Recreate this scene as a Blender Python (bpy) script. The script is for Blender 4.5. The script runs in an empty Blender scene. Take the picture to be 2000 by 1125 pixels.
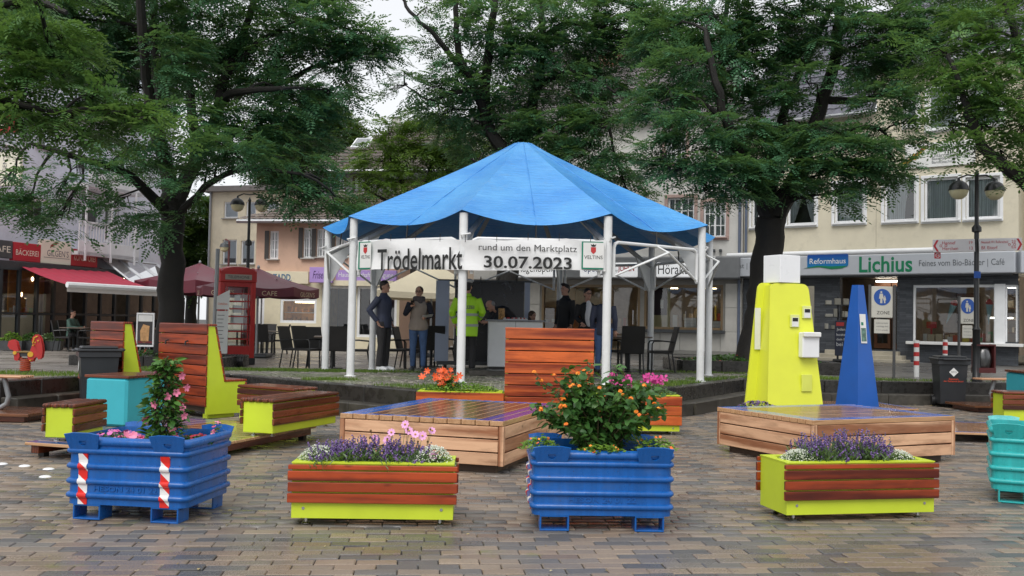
import bpy, math, random
import numpy as np
from mathutils import Vector, Matrix, Euler
R=math.radians; PI=math.pi
random.seed(7); rng=np.random.default_rng(7)
scn=bpy.context.scene; COL=scn.collection
# ---------------------------------------------------------------- camera, world, sun, exposure
F_PX,PITCH,ROLL,CAM_H=1920.0,.0352,.0188,1.4
cam=bpy.data.cameras.new('camera'); cam.sensor_width=36; cam.lens=36*F_PX/2000; cam.clip_start=.1; cam.clip_end=2000
camo=bpy.data.objects.new('camera',cam); COL.objects.link(camo)
camo.matrix_world=Matrix.Translation((0,0,CAM_H))@Matrix.Rotation(PI/2+PITCH,4,'X')@Matrix.Rotation(ROLL,4,'Z')
scn.camera=camo
world=bpy.data.worlds.new('World'); scn.world=world; world.use_nodes=True
wn=world.node_tree; wn.nodes.clear()
wo=wn.nodes.new('ShaderNodeOutputWorld'); bg=wn.nodes.new('ShaderNodeBackground')
sky=wn.nodes.new('ShaderNodeTexSky'); sky.sky_type='NISHITA'; sky.sun_disc=False
sky.sun_elevation=R(52); sky.sun_rotation=R(200); sky.air_density=1.0; sky.dust_density=1.0; sky.ozone_density=1.0
hs=wn.nodes.new('ShaderNodeHueSaturation'); hs.inputs['Saturation'].default_value=.16
mxw=wn.nodes.new('ShaderNodeMixRGB'); mxw.inputs[0].default_value=.8; mxw.inputs[2].default_value=(6.5,6.65,6.9,1)   # even overcast layer over the clear sky
wn.links.new(sky.outputs[0],hs.inputs['Color']); wn.links.new(hs.outputs[0],mxw.inputs[1]); wn.links.new(mxw.outputs[0],bg.inputs[0]); wn.links.new(bg.outputs[0],wo.inputs[0])
bg.inputs[1].default_value=.11
sun=bpy.data.lights.new('sun','SUN'); sun.energy=1.5; sun.angle=R(35); sun.color=(1,.97,.93)
suno=bpy.data.objects.new('sun',sun); COL.objects.link(suno)
suno.rotation_euler=(R(90-52),0,R(200-180)*-1); suno.location=(0,0,30)
scn.view_settings.view_transform='Standard'; scn.view_settings.look='None'
scn.view_settings.exposure=0.5; scn.view_settings.gamma=1.0; scn.view_settings.use_curve_mapping=False
scn.cycles.max_bounces=6; scn.cycles.transparent_max_bounces=10
# ---------------------------------------------------------------- photo pixel -> place
def ray(px,py):
    x=px-1000.; y=562.5-py; c,s=math.cos(ROLL),math.sin(ROLL); x,y=x*c-y*s,x*s+y*c
    dx,dy,dz=x/F_PX,1.,y/F_PX; c,s=math.cos(PITCH),math.sin(PITCH)
    return Vector((dx,dy*c-dz*s,dy*s+dz*c))
def G(px,py,z=0.):
    d=ray(px,py); return Vector((0,0,CAM_H))+d*((z-CAM_H)/d.z)
def D(px,py,Y):
    d=ray(px,py); return Vector((0,0,CAM_H))+d*(Y/d.y)
# ---------------------------------------------------------------- objects
def link(o,parent=None):
    COL.objects.link(o)
    if parent: o.parent=parent
    return o
def tag(o,label=None,cat=None,group=None,kind=None):
    for k,v in (('label',label),('category',cat),('group',group),('kind',kind)):
        if v: o[k]=v
    return o
def thing(name,label,cat,loc=(0,0,0),rz=0.,group=None,rot=None):
    o=bpy.data.objects.new(name,None); o.empty_display_size=.1; COL.objects.link(o)
    o.location=loc; o.rotation_euler=rot if rot else (0,0,rz)
    return tag(o,label,cat,group)
def meshobj(name,me,parent=None,loc=(0,0,0),rot=(0,0,0),kind=None):
    o=bpy.data.objects.new(name,me); link(o,parent); o.location=loc; o.rotation_euler=rot
    if kind: o['kind']=kind
    return o
def copy_tree(o,parent=None):
    c=o.copy(); COL.objects.link(c)
    if parent: c.parent=parent
    for ch in list(o.children): copy_tree(ch,c)
    return c
class MB:
    def __init__(s): s.v=[]; s.f=[]
    def add(s,vs,fs):
        b=len(s.v); s.v.extend(tuple(x) for x in vs); s.f.extend(tuple(i+b for i in f) for f in fs); return s
    def box(s,c,d,rz=0.,ch=0.):
        hx,hy,hz=d[0]/2,d[1]/2,d[2]/2; C,S=math.cos(rz),math.sin(rz)
        def T(x,y,z): return (c[0]+x*C-y*S,c[1]+x*S+y*C,c[2]+z)
        ch=min(ch,hx*.9,hy*.9,hz*.9)
        if ch<=0:
            s.add([T(x,y,z) for z in(-hz,hz) for x,y in((-hx,-hy),(hx,-hy),(hx,hy),(-hx,hy))],
              [(3,2,1,0),(4,5,6,7),(0,1,5,4),(1,2,6,5),(2,3,7,6),(3,0,4,7)]); return s
        vs=[];q=[]
        for z,e in((-hz,ch),(-hz+ch,0),(hz-ch,0),(hz,ch)):
            a,b=hx-e,hy-e; k=ch if e==0 else ch*.6
            for x,y in((-a+k,-b),(a-k,-b),(a,-b+k),(a,b-k),(a-k,b),(-a+k,b),(-a,b-k),(-a,-b+k)): vs.append(T(x,y,z))
        for r in range(3):
            for i in range(8): j=(i+1)%8; q.append((r*8+i,r*8+j,r*8+8+j,r*8+8+i))
        q.append(tuple(range(7,-1,-1))); q.append(tuple(range(24,32)))
        return s.add(vs,q)
    def prism(s,poly,a,b,ax='y'):
        n=len(poly)
        def P(p,t): return {'y':(p[0],t,p[1]),'x':(t,p[0],p[1]),'z':(p[0],p[1],t)}[ax]
        vs=[P(p,a) for p in poly]+[P(p,b) for p in poly]
        fs=[(i,(i+1)%n,n+(i+1)%n,n+i) for i in range(n)]+[tuple(range(n-1,-1,-1)),tuple(range(n,2*n))]
        return s.add(vs,fs)
    def tube(s,pts,r,n=8,caps=True,flat=1.):
        pts=[Vector(p) for p in pts]; m=len(pts)
        rs=list(r) if isinstance(r,(list,tuple)) else [r]*m
        vs=[];fs=[];u=None
        for i,p in enumerate(pts):
            t=(pts[min(i+1,m-1)]-pts[max(i-1,0)]).normalized()
            if u is None:
                u=t.cross(Vector((0,0,1)))
                if u.length<.05: u=Vector((1,0,0))
            u=(u-t*u.dot(t)).normalized(); w=t.cross(u)
            for k in range(n):
                a=2*PI*k/n; vs.append(p+(u*math.cos(a)+w*math.sin(a)*flat)*rs[i])
        for i in range(m-1):
            for k in range(n): fs.append((i*n+k,i*n+(k+1)%n,(i+1)*n+(k+1)%n,(i+1)*n+k))
        if caps: fs.append(tuple(range(n-1,-1,-1))); fs.append(tuple(range((m-1)*n,m*n)))
        return s.add(vs,fs)
    def lathe(s,prof,c=(0,0,0),n=16):
        vs=[(c[0]+r*math.cos(2*PI*k/n),c[1]+r*math.sin(2*PI*k/n),c[2]+z) for r,z in prof for k in range(n)]
        fs=[(i*n+k,i*n+(k+1)%n,(i+1)*n+(k+1)%n,(i+1)*n+k) for i in range(len(prof)-1) for k in range(n)]
        if prof[0][0]>1e-6: fs.append(tuple(range(n-1,-1,-1)))
        if prof[-1][0]>1e-6: fs.append(tuple(range((len(prof)-1)*n,len(prof)*n)))
        return s.add(vs,fs)
    def ell(s,c,r,n=12,m=8,rot=None):
        vs=[];c=Vector(c)
        for i in range(m+1):
            a=PI*i/m
            for k in range(n):
                b=2*PI*k/n; p=Vector((r[0]*math.sin(a)*math.cos(b),r[1]*math.sin(a)*math.sin(b),-r[2]*math.cos(a)))
                if rot: p=rot@p
                vs.append(c+p)
        return s.add(vs,[(i*n+k,i*n+(k+1)%n,(i+1)*n+(k+1)%n,(i+1)*n+k) for i in range(m) for k in range(n)])
    def loft(s,rings):   # rings of equal length, closed
        n=len(rings[0]); vs=[p for r in rings for p in r]
        fs=[(i*n+k,i*n+(k+1)%n,(i+1)*n+(k+1)%n,(i+1)*n+k) for i in range(len(rings)-1) for k in range(n)]
        fs.append(tuple(range(n-1,-1,-1))); fs.append(tuple(range((len(rings)-1)*n,len(rings)*n)))
        return s.add(vs,fs)
    def grid(s,fn,nu,nv):
        vs=[fn(i/nu,j/nv) for j in range(nv+1) for i in range(nu+1)]; w=nu+1
        return s.add(vs,[(j*w+i,j*w+i+1,(j+1)*w+i+1,(j+1)*w+i) for j in range(nv) for i in range(nu)])
    def mesh(s,name,mat,smooth=False,ang=40):
        me=bpy.data.meshes.new(name); me.from_pydata(s.v,[],s.f)
        if mat: me.materials.append(mat)
        if smooth:
            me.polygons.foreach_set('use_smooth',[True]*len(me.polygons)); me.set_sharp_from_angle(angle=R(ang))
        me.update(); return me
    def build(s,name,mat,parent=None,smooth=False,loc=(0,0,0),rot=(0,0,0),kind=None,ang=40):
        return meshobj(name,s.mesh(name,mat,smooth,ang),parent,loc,rot,kind)
_pc={}
def piece(name,dims,loc,mat,parent=None,rot=(0,0,0),ch=.004,mb=None):
    k=(name,tuple(round(d,4) for d in dims),mat.name,ch)
    if k not in _pc: _pc[k]=MB().box((0,0,0),dims,0,ch).mesh(name,mat)
    return meshobj(name,_pc[k],parent,loc,rot)
def inst_mesh(name,tv,tf,X,mat,smooth=False):
    """tv (T,3), tf faces of a template; X (N,3,4) transforms -> one mesh"""
    tv=np.asarray(tv,float); N=len(X); T=len(tv)
    V=np.einsum('nij,tj->nti',X[:,:,:3],tv)+X[:,None,:,3]
    lt=np.array([len(f) for f in tf]); li=np.concatenate([np.array(f) for f in tf])
    L=(li[None,:]+ (np.arange(N)*T)[:,None]).ravel()
    tot=np.tile(lt,N); st=np.concatenate([[0],np.cumsum(tot)[:-1]])
    me=bpy.data.meshes.new(name)
    me.vertices.add(N*T); me.vertices.foreach_set('co',V.astype(np.float32).ravel())
    me.loops.add(len(L)); me.loops.foreach_set('vertex_index',L.astype(np.int32))
    me.polygons.add(len(tot)); me.polygons.foreach_set('loop_start',st.astype(np.int32)); me.polygons.foreach_set('loop_total',tot.astype(np.int32))
    if smooth: me.polygons.foreach_set('use_smooth',np.ones(len(tot),bool))
    me.materials.append(mat); me.update(calc_edges=True); return me
def frames(pos,fwd,up,scale):
    """local x=fwd, z~up"""
    f=fwd/np.linalg.norm(fwd,axis=1,keepdims=True); y=np.cross(up,f); y/=np.linalg.norm(y,axis=1,keepdims=True)+1e-9
    z=np.cross(f,y); sc=np.asarray(scale).reshape(-1,1)
    return np.stack([f*sc,y*sc,z*sc,pos],axis=2)
# ---------------------------------------------------------------- materials
def s2l(r,g,b):
    f=lambda c:(c/255/12.92 if c/255<=.04045 else ((c/255+.055)/1.055)**2.4)
    return (f(r),f(g),f(b),1)
class NT:
    def __init__(s,name):
        s.m=bpy.data.materials.new(name); s.m.use_nodes=True; s.t=s.m.node_tree; s.t.nodes.clear()
        s.out=s.n('OutputMaterial'); s.p=s.n('BsdfPrincipled'); s.l(s.p.outputs[0],s.out.inputs[0])
    def n(s,t,**k):
        x=s.t.nodes.new('ShaderNode'+t)
        for a,b in k.items(): setattr(x,a,b)
        return x
    def l(s,a,b): s.t.links.new(a,b)
    def co(s,kind='Object',scale=(1,1,1),obj=None,jit=False):
        t=s.n('TexCoord'); 
        if obj: t.object=obj
        m=s.n('Mapping'); m.inputs['Scale'].default_value=scale; src=t.outputs[kind]
        if kind=='World': pass
        if jit:
            oi=s.n('ObjectInfo'); v=s.n('VectorMath',operation='SCALE'); v.inputs[0].default_value=(37,53,71); s.l(oi.outputs['Random'],v.inputs['Scale'])
            a=s.n('VectorMath',operation='ADD'); s.l(src,a.inputs[0]); s.l(v.outputs[0],a.inputs[1]); src=a.outputs[0]
        s.l(src,m.inputs[0]); return m.outputs[0]
    def pos(s,scale=1.):
        g=s.n('NewGeometry'); m=s.n('Mapping'); m.inputs['Scale'].default_value=(scale,)*3 if not isinstance(scale,tuple) else scale
        s.l(g.outputs['Position'],m.inputs[0]); return m.outputs[0]
    def noise(s,co,scale=5,detail=4,rough=.55,dist=0):
        x=s.n('TexNoise'); x.inputs['Scale'].default_value=scale; x.inputs['Detail'].default_value=detail; x.inputs['Roughness'].default_value=rough; x.inputs['Distortion'].default_value=dist
        s.l(co,x.inputs['Vector']); return x.outputs[0]
    def ramp(s,v,*st,interp='LINEAR'):
        r=s.n('ValToRGB'); r.color_ramp.interpolation=interp; e=r.color_ramp.elements
        while len(e)<len(st): e.new(.5)
        for i,(p,c) in enumerate(st): e[i].position=p; e[i].color=c if len(c)==4 else (*c,1)
        s.l(v,r.inputs[0]); return r.outputs[0]
    def mix(s,f,a,b,mode='MIX'):
        x=s.n('MixRGB',blend_type=mode)
        for i,v in ((0,f),(1,a),(2,b)):
            if isinstance(v,(int,float)): x.inputs[i].default_value=v
            elif isinstance(v,(tuple,list)): x.inputs[i].default_value=v if len(v)==4 else (*v,1)
            else: s.l(v,x.inputs[i])
        return x.outputs[0]
    def math(s,op,a,b=0.,c=None):
        x=s.n('Math',operation=op)
        for i,v in enumerate((a,b)+((c,) if c is not None else ())):
            if isinstance(v,(int,float)): x.inputs[i].default_value=v
            else: s.l(v,x.inputs[i])
        return x.outputs[0]
    def bump(s,h,st=.3,d=.01):
        b=s.n('Bump'); b.inputs['Strength'].default_value=st; b.inputs['Distance'].default_value=d; s.l(h,b.inputs['Height']); s.l(b.outputs[0],s.p.inputs['Normal'])
    def set(s,col=None,rough=None,metal=None,spec=None,coat=None,trans=None):
        for k,v in (('Base Color',col),('Roughness',rough),('Metallic',metal),('Specular IOR Level',spec),('Coat Weight',coat)):
            if v is None: continue
            if isinstance(v,(int,float)): s.p.inputs[k].default_value=v
            elif isinstance(v,(tuple,list)): s.p.inputs[k].default_value=v if len(v)==4 else (*v,1)
            else: s.l(v,s.p.inputs[k])
        return s.m
_mc={}
def M(name,col,rough=.55,var=.18,scale=4.,bump=0.,bscale=60,metal=0.,rand=0.,dirt=0.,spec=.5,coat=0.):
    if name in _mc: return _mc[name]
    n=NT(name); co=n.co('Object',jit=True)
    v=n.noise(co,scale,5); c4=col if len(col)==4 else (*col,1)
    lo=tuple(c*(1-var) for c in c4[:3])+(1,); hi=tuple(min(1,c*(1+var)) for c in c4[:3])+(1,)
    c=n.ramp(v,(.3,lo),(.7,hi))
    if rand:
        oi=n.n('ObjectInfo'); h=n.n('HueSaturation'); n.l(n.math('MULTIPLY_ADD',oi.outputs['Random'],rand*2,1-rand),h.inputs['Value']); n.l(c,h.inputs['Color']); c=h.outputs[0]
    if dirt:
        d=n.noise(n.pos(1.),2.3,6,.7); c=n.mix(n.ramp(d,(.5,(0,0,0)),(.75,(dirt,)*3)),c,(.05,.045,.035,1))
    r=n.math('MULTIPLY_ADD',v,.2,rough-.1)
    n.set(c,r,metal,spec,coat)
    if bump: n.bump(n.noise(co,bscale,3),bump,.01)
    _mc[name]=n.m; return n.m
def wood(name,dark,light,rough=.4,grain=1.,coat=0.,rand=.22,knots=.5,paint=None):
    if name in _mc: return _mc[name]
    n=NT(name); co=n.co('Object',(1.1,11,11),jit=True)
    g=n.noise(co,2.2,8,.62,1.4); w=n.n('TexWave',wave_type='BANDS',bands_direction='Y'); n.l(n.co('Object',(.35,7,7),jit=True),w.inputs['Vector'])
    w.inputs['Scale'].default_value=1.3; w.inputs['Distortion'].default_value=9; w.inputs['Detail'].default_value=3; w.inputs['Detail Scale'].default_value=.7
    v=n.mix(.55,g,w.outputs[0]); c=n.ramp(v,(.22,dark),(.72,light))
    k=n.n('TexVoronoi'); k.inputs['Scale'].default_value=3.1; n.l(n.co('Object',(1,2.1,2.1),jit=True),k.inputs['Vector'])
    if knots: c=n.mix(n.ramp(k.outputs[0],(.05,(knots,)*3),(.12,(0,0,0))),c,tuple(x*.35 for x in dark[:3])+(1,))
    oi=n.n('ObjectInfo'); h=n.n('HueSaturation'); n.l(n.math('MULTIPLY_ADD',oi.outputs['Random'],rand*2,1-rand),h.inputs['Value']); n.l(c,h.inputs['Color']); c=h.outputs[0]
    st=n.noise(n.pos((1.5,1.5,6)),1.7,5,.65); c=n.mix(n.ramp(st,(.48,(0,0,0)),(.72,(.45,)*3)),c,tuple(x*.4 for x in dark[:3])+(1,))
    if paint: c=paint(n,c,g)
    n.set(c,n.math('MULTIPLY_ADD',g,.22,rough-.1),0,.5,coat); n.bump(v,.25*grain,.004)
    _mc[name]=n.m; return n.m
def glassm(name,tint=(.9,.95,.95),refl=.12,rough=.02):
    if name in _mc: return _mc[name]
    n=NT(name); n.t.nodes.remove(n.p); tr=n.n('BsdfTransparent'); tr.inputs[0].default_value=(*tint,1); gl=n.n('BsdfGlossy'); gl.inputs['Roughness'].default_value=rough
    fr=n.n('Fresnel'); fr.inputs[0].default_value=1.5; mx=n.n('MixShader'); n.l(n.math('ADD',fr.outputs[0],refl),mx.inputs[0]); n.l(tr.outputs[0],mx.inputs[1]); n.l(gl.outputs[0],mx.inputs[2]); n.l(mx.outputs[0],n.out.inputs[0])
    _mc[name]=n.m; return n.m
def emis(name,col,st):
    if name in _mc: return _mc[name]
    n=NT(name); n.set(col,.4); n.p.inputs['Emission Color'].default_value=(*col[:3],1); n.p.inputs['Emission Strength'].default_value=st; _mc[name]=n.m; return n.m
def brickm(name,c1,c2,mort,bw,bh,rough=.7,ms=.01,bump=.4,squash=None):
    if name in _mc: return _mc[name]
    n=NT(name); b=n.n('TexBrick'); co=n.co('Object'); sx=n.n('SeparateXYZ'); n.l(co,sx.inputs[0]); cb=n.n('CombineXYZ'); n.l(n.math('ADD',sx.outputs[0],sx.outputs[1]),cb.inputs[0]); n.l(sx.outputs[2],cb.inputs[1]); n.l(cb.outputs[0],b.inputs['Vector'])
    for k,v in (('Color1',c1),('Color2',c2),('Mortar',mort)): b.inputs[k].default_value=v if len(v)==4 else (*v,1)
    b.inputs['Scale'].default_value=1; b.inputs['Brick Width'].default_value=bw; b.inputs['Row Height'].default_value=bh; b.inputs['Mortar Size'].default_value=ms
    c=n.mix(.5,b.outputs[0],n.ramp(n.noise(co,9,5),(.3,(.5,.5,.5)),(.7,(1,1,1))),'MULTIPLY'); n.set(c,rough); n.bump(n.math('SUBTRACT',1,b.outputs[1]),bump,.01); _mc[name]=n.m; return n.m
def steelpaint(name,col):
    n=NT(name); co=n.co('Object'); v=n.noise(n.co('Object',(16,16,.8)),1.2,5,.65); w=n.noise(co,5,6,.7); c=n.ramp(v,(.3,tuple(x*.82 for x in col)),(.7,tuple(min(1,x*1.14) for x in col)))
    c=n.mix(n.ramp(w,(.56,(0,0,0)),(.8,(.3,)*3)),c,(.10,.12,.14,1)); s=n.noise(n.co('Object',(9,9,14)),4.5,3,.5); c=n.mix(n.ramp(s,(.70,(0,0,0)),(.74,(.75,)*3)),c,(.06,.035,.022,1))
    n.set(c,n.math('MULTIPLY_ADD',w,.3,.14)); n.bump(n.math('ADD',n.noise(co,28,3),n.math('MULTIPLY',n.noise(co,3,2),3.)),.16,.01); _mc[name]=n.m; return n.m
def leafm(name,c1,c2,c3,rough=.45,trans=.35,scale=1.4):
    if name in _mc: return _mc[name]
    n=NT(name); g=n.n('NewGeometry'); cl=n.noise(n.pos(1.),scale,3)
    c=n.ramp(n.math('MULTIPLY_ADD',g.outputs['Random Per Island'],.5,n.math('MULTIPLY_ADD',cl,1.,-.25)),(.15,c1),(.5,c2),(.9,c3))
    n.set(c,rough,0,.35); tl=n.n('BsdfTranslucent'); n.l(n.mix(.5,c,(.25,.4,.05,1),'MIX'),tl.inputs[0]); mx=n.n('MixShader'); mx.inputs[0].default_value=trans
    n.l(n.p.outputs[0],mx.inputs[1]); n.l(tl.outputs[0],mx.inputs[2]); n.l(mx.outputs[0],n.out.inputs[0]); _mc[name]=n.m; return n.m
def text(s,parent,loc,mat,w=None,h=None,rot=(PI/2,0,0),name='lettering',align='CENTER',depth=.003,bold=0.,shear=0.,sp=1.):
    cu=bpy.data.curves.new('t','FONT'); cu.body=s; cu.size=1; cu.extrude=depth if depth>.0035 else 0.; cu.offset=bold; cu.align_x='LEFT'; cu.shear=shear; cu.space_character=sp; cu.resolution_u=3
    o=bpy.data.objects.new('t',cu); COL.objects.link(o); me=bpy.data.meshes.new_from_object(o); bpy.data.objects.remove(o); bpy.data.curves.remove(cu)
    me.name=name; a=np.zeros(len(me.vertices)*3,np.float32); me.vertices.foreach_get('co',a); a=a.reshape(-1,3)
    mn,mx=a.min(0),a.max(0); d=mx-mn
    sx=w/d[0] if w else h/d[1]; sy=h/d[1] if h else sx
    ox={'CENTER':(mn[0]+mx[0])/2,'LEFT':mn[0],'RIGHT':mx[0]}[align]
    a[:,0]=(a[:,0]-ox)*sx; a[:,1]=(a[:,1]-(mn[1]+mx[1])/2)*sy; me.vertices.foreach_set('co',a.ravel()); me.update()
    me.materials.clear(); me.materials.append(mat)
    return meshobj(name,me,parent,loc,rot)
# plain colours
WHITE=M('white paint',(.78,.78,.76),.35,.05,dirt=.12); WHITE2=M('white plastic',(.8,.81,.82),.35,.04)
BLACK=M('black plastic',(.012,.012,.013),.4,.2); BLKMET=M('black metal',(.012,.013,.014),.35,.2)
DKGREY=M('dark grey metal',(.06,.065,.07),.4,.15); GREY=M('grey metal',(.3,.31,.32),.4,.15,metal=.6); CHROME=M('bright steel',(.6,.6,.6),.2,.1,metal=1.)
LIME=M('lime yellow paint',(.56,.68,.035),.38,.04,dirt=.08,bump=.04); BLUE=steelpaint('blue container paint',(.006,.10,.37))
INK=M('black ink',(.012,.012,.012),.5,0); INKGREY=M('grey ink',(.13,.13,.14),.5,0); PAPER=M('paper',(.74,.74,.72),.6,.05)
TURQ=M('turquoise paint',(.045,.42,.50),.4,.05,dirt=.08); TURQ2=steelpaint('turquoise container paint',(.025,.40,.40))
GLASS=glassm('window glass'); SHOPGLASS=glassm('shop glass',(.86,.9,.9),.07)
RED=M('red paint',(.5,.03,.03),.4,.08); ORANGEINK=M('orange ink',(.75,.12,.03),.5,0)
# ================================================================ GROUND
def ss(a,b,x):
    t=min(1,max(0,(x-a)/(b-a))); return t*t*(3-2*t)
ZP=.42
def hz(x,y): return ZP-.17*ss(17.5,24,y)*ss(1,-4,x)
def pavermat(name,src):
    n=NT(name)
    if src=='obj': oi=n.n('ObjectInfo'); rv=oi.outputs['Random']
    else: g=n.n('NewGeometry'); rv=g.outputs['Random Per Island']
    P=n.pos(1.); c=n.ramp(rv,(0,s2l(98,98,99)),(.2,s2l(114,112,110)),(.38,s2l(128,123,118)),(.5,s2l(138,128,118)),(.65,s2l(149,135,121)),(.82,s2l(156,141,124)),(.94,s2l(146,129,114)),(1.,s2l(126,112,102)))
    sp=n.noise(P,85,3,.75); c=n.mix(.55,c,n.ramp(sp,(.25,(.35,.35,.35)),(.75,(1.3,1.3,1.3))),'MULTIPLY')
    bl=n.noise(P,1.1,5,.6); c=n.mix(n.ramp(bl,(.35,(0,0,0)),(.7,(.5,.5,.5))),c,(.6,.56,.55,1),'MULTIPLY')
    ms=n.noise(P,2.6,5,.7); c=n.mix(n.ramp(ms,(.60,(0,0,0)),(.74,(.6,)*3)),c,s2l(112,118,52))
    rs=n.noise(n.pos((1.3,1.9,1)),1.9,5,.7); c=n.mix(n.ramp(rs,(.66,(0,0,0)),(.78,(.5,)*3)),c,s2l(110,66,40))
    wet=n.noise(n.pos((.8,1.5,1)),.85,4,.6,.4); r=n.ramp(wet,(.34,(.16,)*3),(.62,(.44,)*3))
    c=n.mix(n.ramp(wet,(.3,(.45,)*3),(.6,(0,0,0))),c,(.62,.62,.62,1),'MULTIPLY')
    n.set(c,n.math('MULTIPLY_ADD',sp,.25,n.math('SUBTRACT',r,.12)),0,.4); n.bump(n.math('ADD',sp,n.math('MULTIPLY',n.noise(P,18,3),1.6)),.35,.004); return n.m
PV_O=pavermat('paving stone','obj'); PV_I=pavermat('paving stones','isl')
SOIL=M('wet soil joint',(.03,.028,.022),.6,.4,scale=8,bump=.3)
ground=MB().grid(lambda u,v:(-320+640*u,-60+560*v,-.03-.0),8,8).build('ground',SOIL,kind='structure')
def build_pavers():
    pw,pd,g=.238,.116,.005
    tw,td=pw-g,pd-g; tv=[];e=.006
    for z,k in ((-.04,0),(-.005,0),(0,e)):
        tv+=[(-tw/2+k,-td/2+k,z),(tw/2-k,-td/2+k,z),(tw/2-k,td/2-k,z),(-tw/2+k,td/2-k,z)]
    tf=[(a+i,a+(i+1)%4,a+4+(i+1)%4,a+4+i) for a in (0,4) for i in range(4)]+[(8,9,10,11)]
    a=R(5.3); ca,sa=math.cos(a),math.sin(a); L=[]
    for j in range(38,170):
        off=rng.uniform(0,1)*pw*.3+(j%2)*pw*.5
        for i in range(-60,72):
            x=i*pw+off; y=j*pd; X,Y=x*ca-y*sa,x*sa+y*ca
            if Y<4.6 or Y>18.6 or abs(X)>Y*.60+1.2: continue
            if Y>edge_y(X)+.1: continue
            L.append((X,Y))
    L.sort(key=lambda p:p[1]); L=np.array(L); N=len(L)
    vis=[k for k in range(N) if L[k][1]>5.28 and abs(L[k][0])<L[k][1]*.53][:300]; vs=set(vis)
    dz=rng.normal(0,.0022,N); tx=rng.normal(0,.009,(N,2)); da=rng.normal(0,.012,N)
    me=bpy.data.meshes.new('paver'); me.from_pydata(tv,[],tf); me.materials.append(PV_O)
    for k in vis:
        meshobj('paver',me,ground,(L[k][0],L[k][1],dz[k]),(tx[k][0],tx[k][1],a+da[k]))
    idx=[k for k in range(N) if k not in vs]; n=len(idx); idx=np.array(idx)
    c,s=np.cos(a+da[idx]),np.sin(a+da[idx]); X=np.zeros((n,3,4)); X[:,0,0]=c;X[:,0,1]=-s;X[:,1,0]=s;X[:,1,1]=c;X[:,2,2]=1
    X[:,2,0]=-tx[idx,1];X[:,2,1]=tx[idx,0]; X[:,0,3]=L[idx,0];X[:,1,3]=L[idx,1];X[:,2,3]=dz[idx]
    meshobj('paving_stones',inst_mesh('paving_stones',tv,tf,X,PV_I),ground,kind='stuff')
EDGE=[Vector((-15,12.6,ZP)),G(0,746,ZP),G(155,736,ZP),G(451,731,ZP),G(621,748,ZP),G(810,763,ZP),G(930,770,ZP),G(1130,771,ZP),G(1321,757,ZP),G(1452,741,ZP),G(1611,743,ZP),G(1941,748,ZP),Vector((18,19.2,ZP))]
def edge_y(x):
    for a,b in zip(EDGE,EDGE[1:]):
        if a.x<=x<=b.x: return a.y+(b.y-a.y)*(x-a.x)/(b.x-a.x)
    return 12.6 if x<0 else 19.2
build_pavers()
# raised square
def plazamat():
    n=NT('square paving'); P=n.pos(1.); b=n.n('TexBrick'); n.l(P,b.inputs['Vector']); b.inputs['Scale'].default_value=1
    for k,v in (('Color1',s2l(166,159,150)),('Color2',s2l(144,138,131)),('Mortar',s2l(80,76,70))): b.inputs[k].default_value=v
    b.inputs['Brick Width'].default_value=.24; b.inputs['Row Height'].default_value=.16; b.inputs['Mortar Size'].default_value=.006
    asp=n.ramp(n.noise(P,60,4),(.3,s2l(92,90,88)),(.7,s2l(122,119,116)))
    sx=n.n('SeparateXYZ'); n.l(P,sx.inputs[0]); f=n.ramp(n.math('MULTIPLY_ADD',sx.outputs[0],.5,-1.2),(.4,(0,0,0)),(.6,(1,1,1)))
    c=n.mix(f,b.outputs[0],asp); st=n.noise(P,.7,6,.6); c=n.mix(n.ramp(st,(.4,(0,0,0)),(.75,(.6,)*3)),c,(.45,.43,.42,1),'MULTIPLY')
    n.set(c,n.ramp(n.noise(P,.9,3),(.35,(.2,)*3),(.65,(.5,)*3)),0,.5); n.bump(n.math('SUBTRACT',1,b.outputs[1]),.2,.006); return n.m
EP=[]
for a,b in zip(EDGE,EDGE[1:]):
    for k in range(6): EP.append(a.lerp(b,k/6))
EP.append(EDGE[-1])
def upf(u,v):
    i=u*(len(EP)-1); k=min(int(i),len(EP)-2); p=EP[k].lerp(EP[k+1],i-k); t=v**1.6; y=p.y+(85-p.y)*t; x=p.x*(1+3*t); return (x,y,hz(x,y)-.012)
MB().grid(upf,len(EP)-1,40).build('upper_square',plazamat(),kind='structure')
KERB=M('dark wet kerb stone',(.028,.026,.024),.28,.4,scale=9,bump=.35,bscale=40,rand=.25,dirt=.3)
KTOP=M('kerb step stone',(.055,.05,.042),.35,.45,scale=7,bump=.3,bscale=40,rand=.25,dirt=.3)
kw=thing('kerb','dark stone double kerb stepping down round the raised square and pavilion','kerb',(0,0,0))
for a,b in zip(EDGE,EDGE[1:]):
    d=(b-a); L=d.length; n=max(1,round(L/1.0)); rz=math.atan2(d.y,d.x); nr=Vector((math.sin(rz),-math.cos(rz),0))
    for k in range(n):
        c=a.lerp(b,(k+.5)/n); j=random.uniform(-.006,.006)
        q=c-nr*.14; piece('kerb_stone',(L/n-.006,.28,.42),(q.x,q.y,ZP-.21+j+.006),KERB,kw,(0,0,rz),.014)
        q=c+nr*.16; piece('step_stone',(L/n-.006,.31,.5),(q.x,q.y,.2-.25+j),KTOP,kw,(random.uniform(-.01,.01),0,rz),.014)
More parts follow.
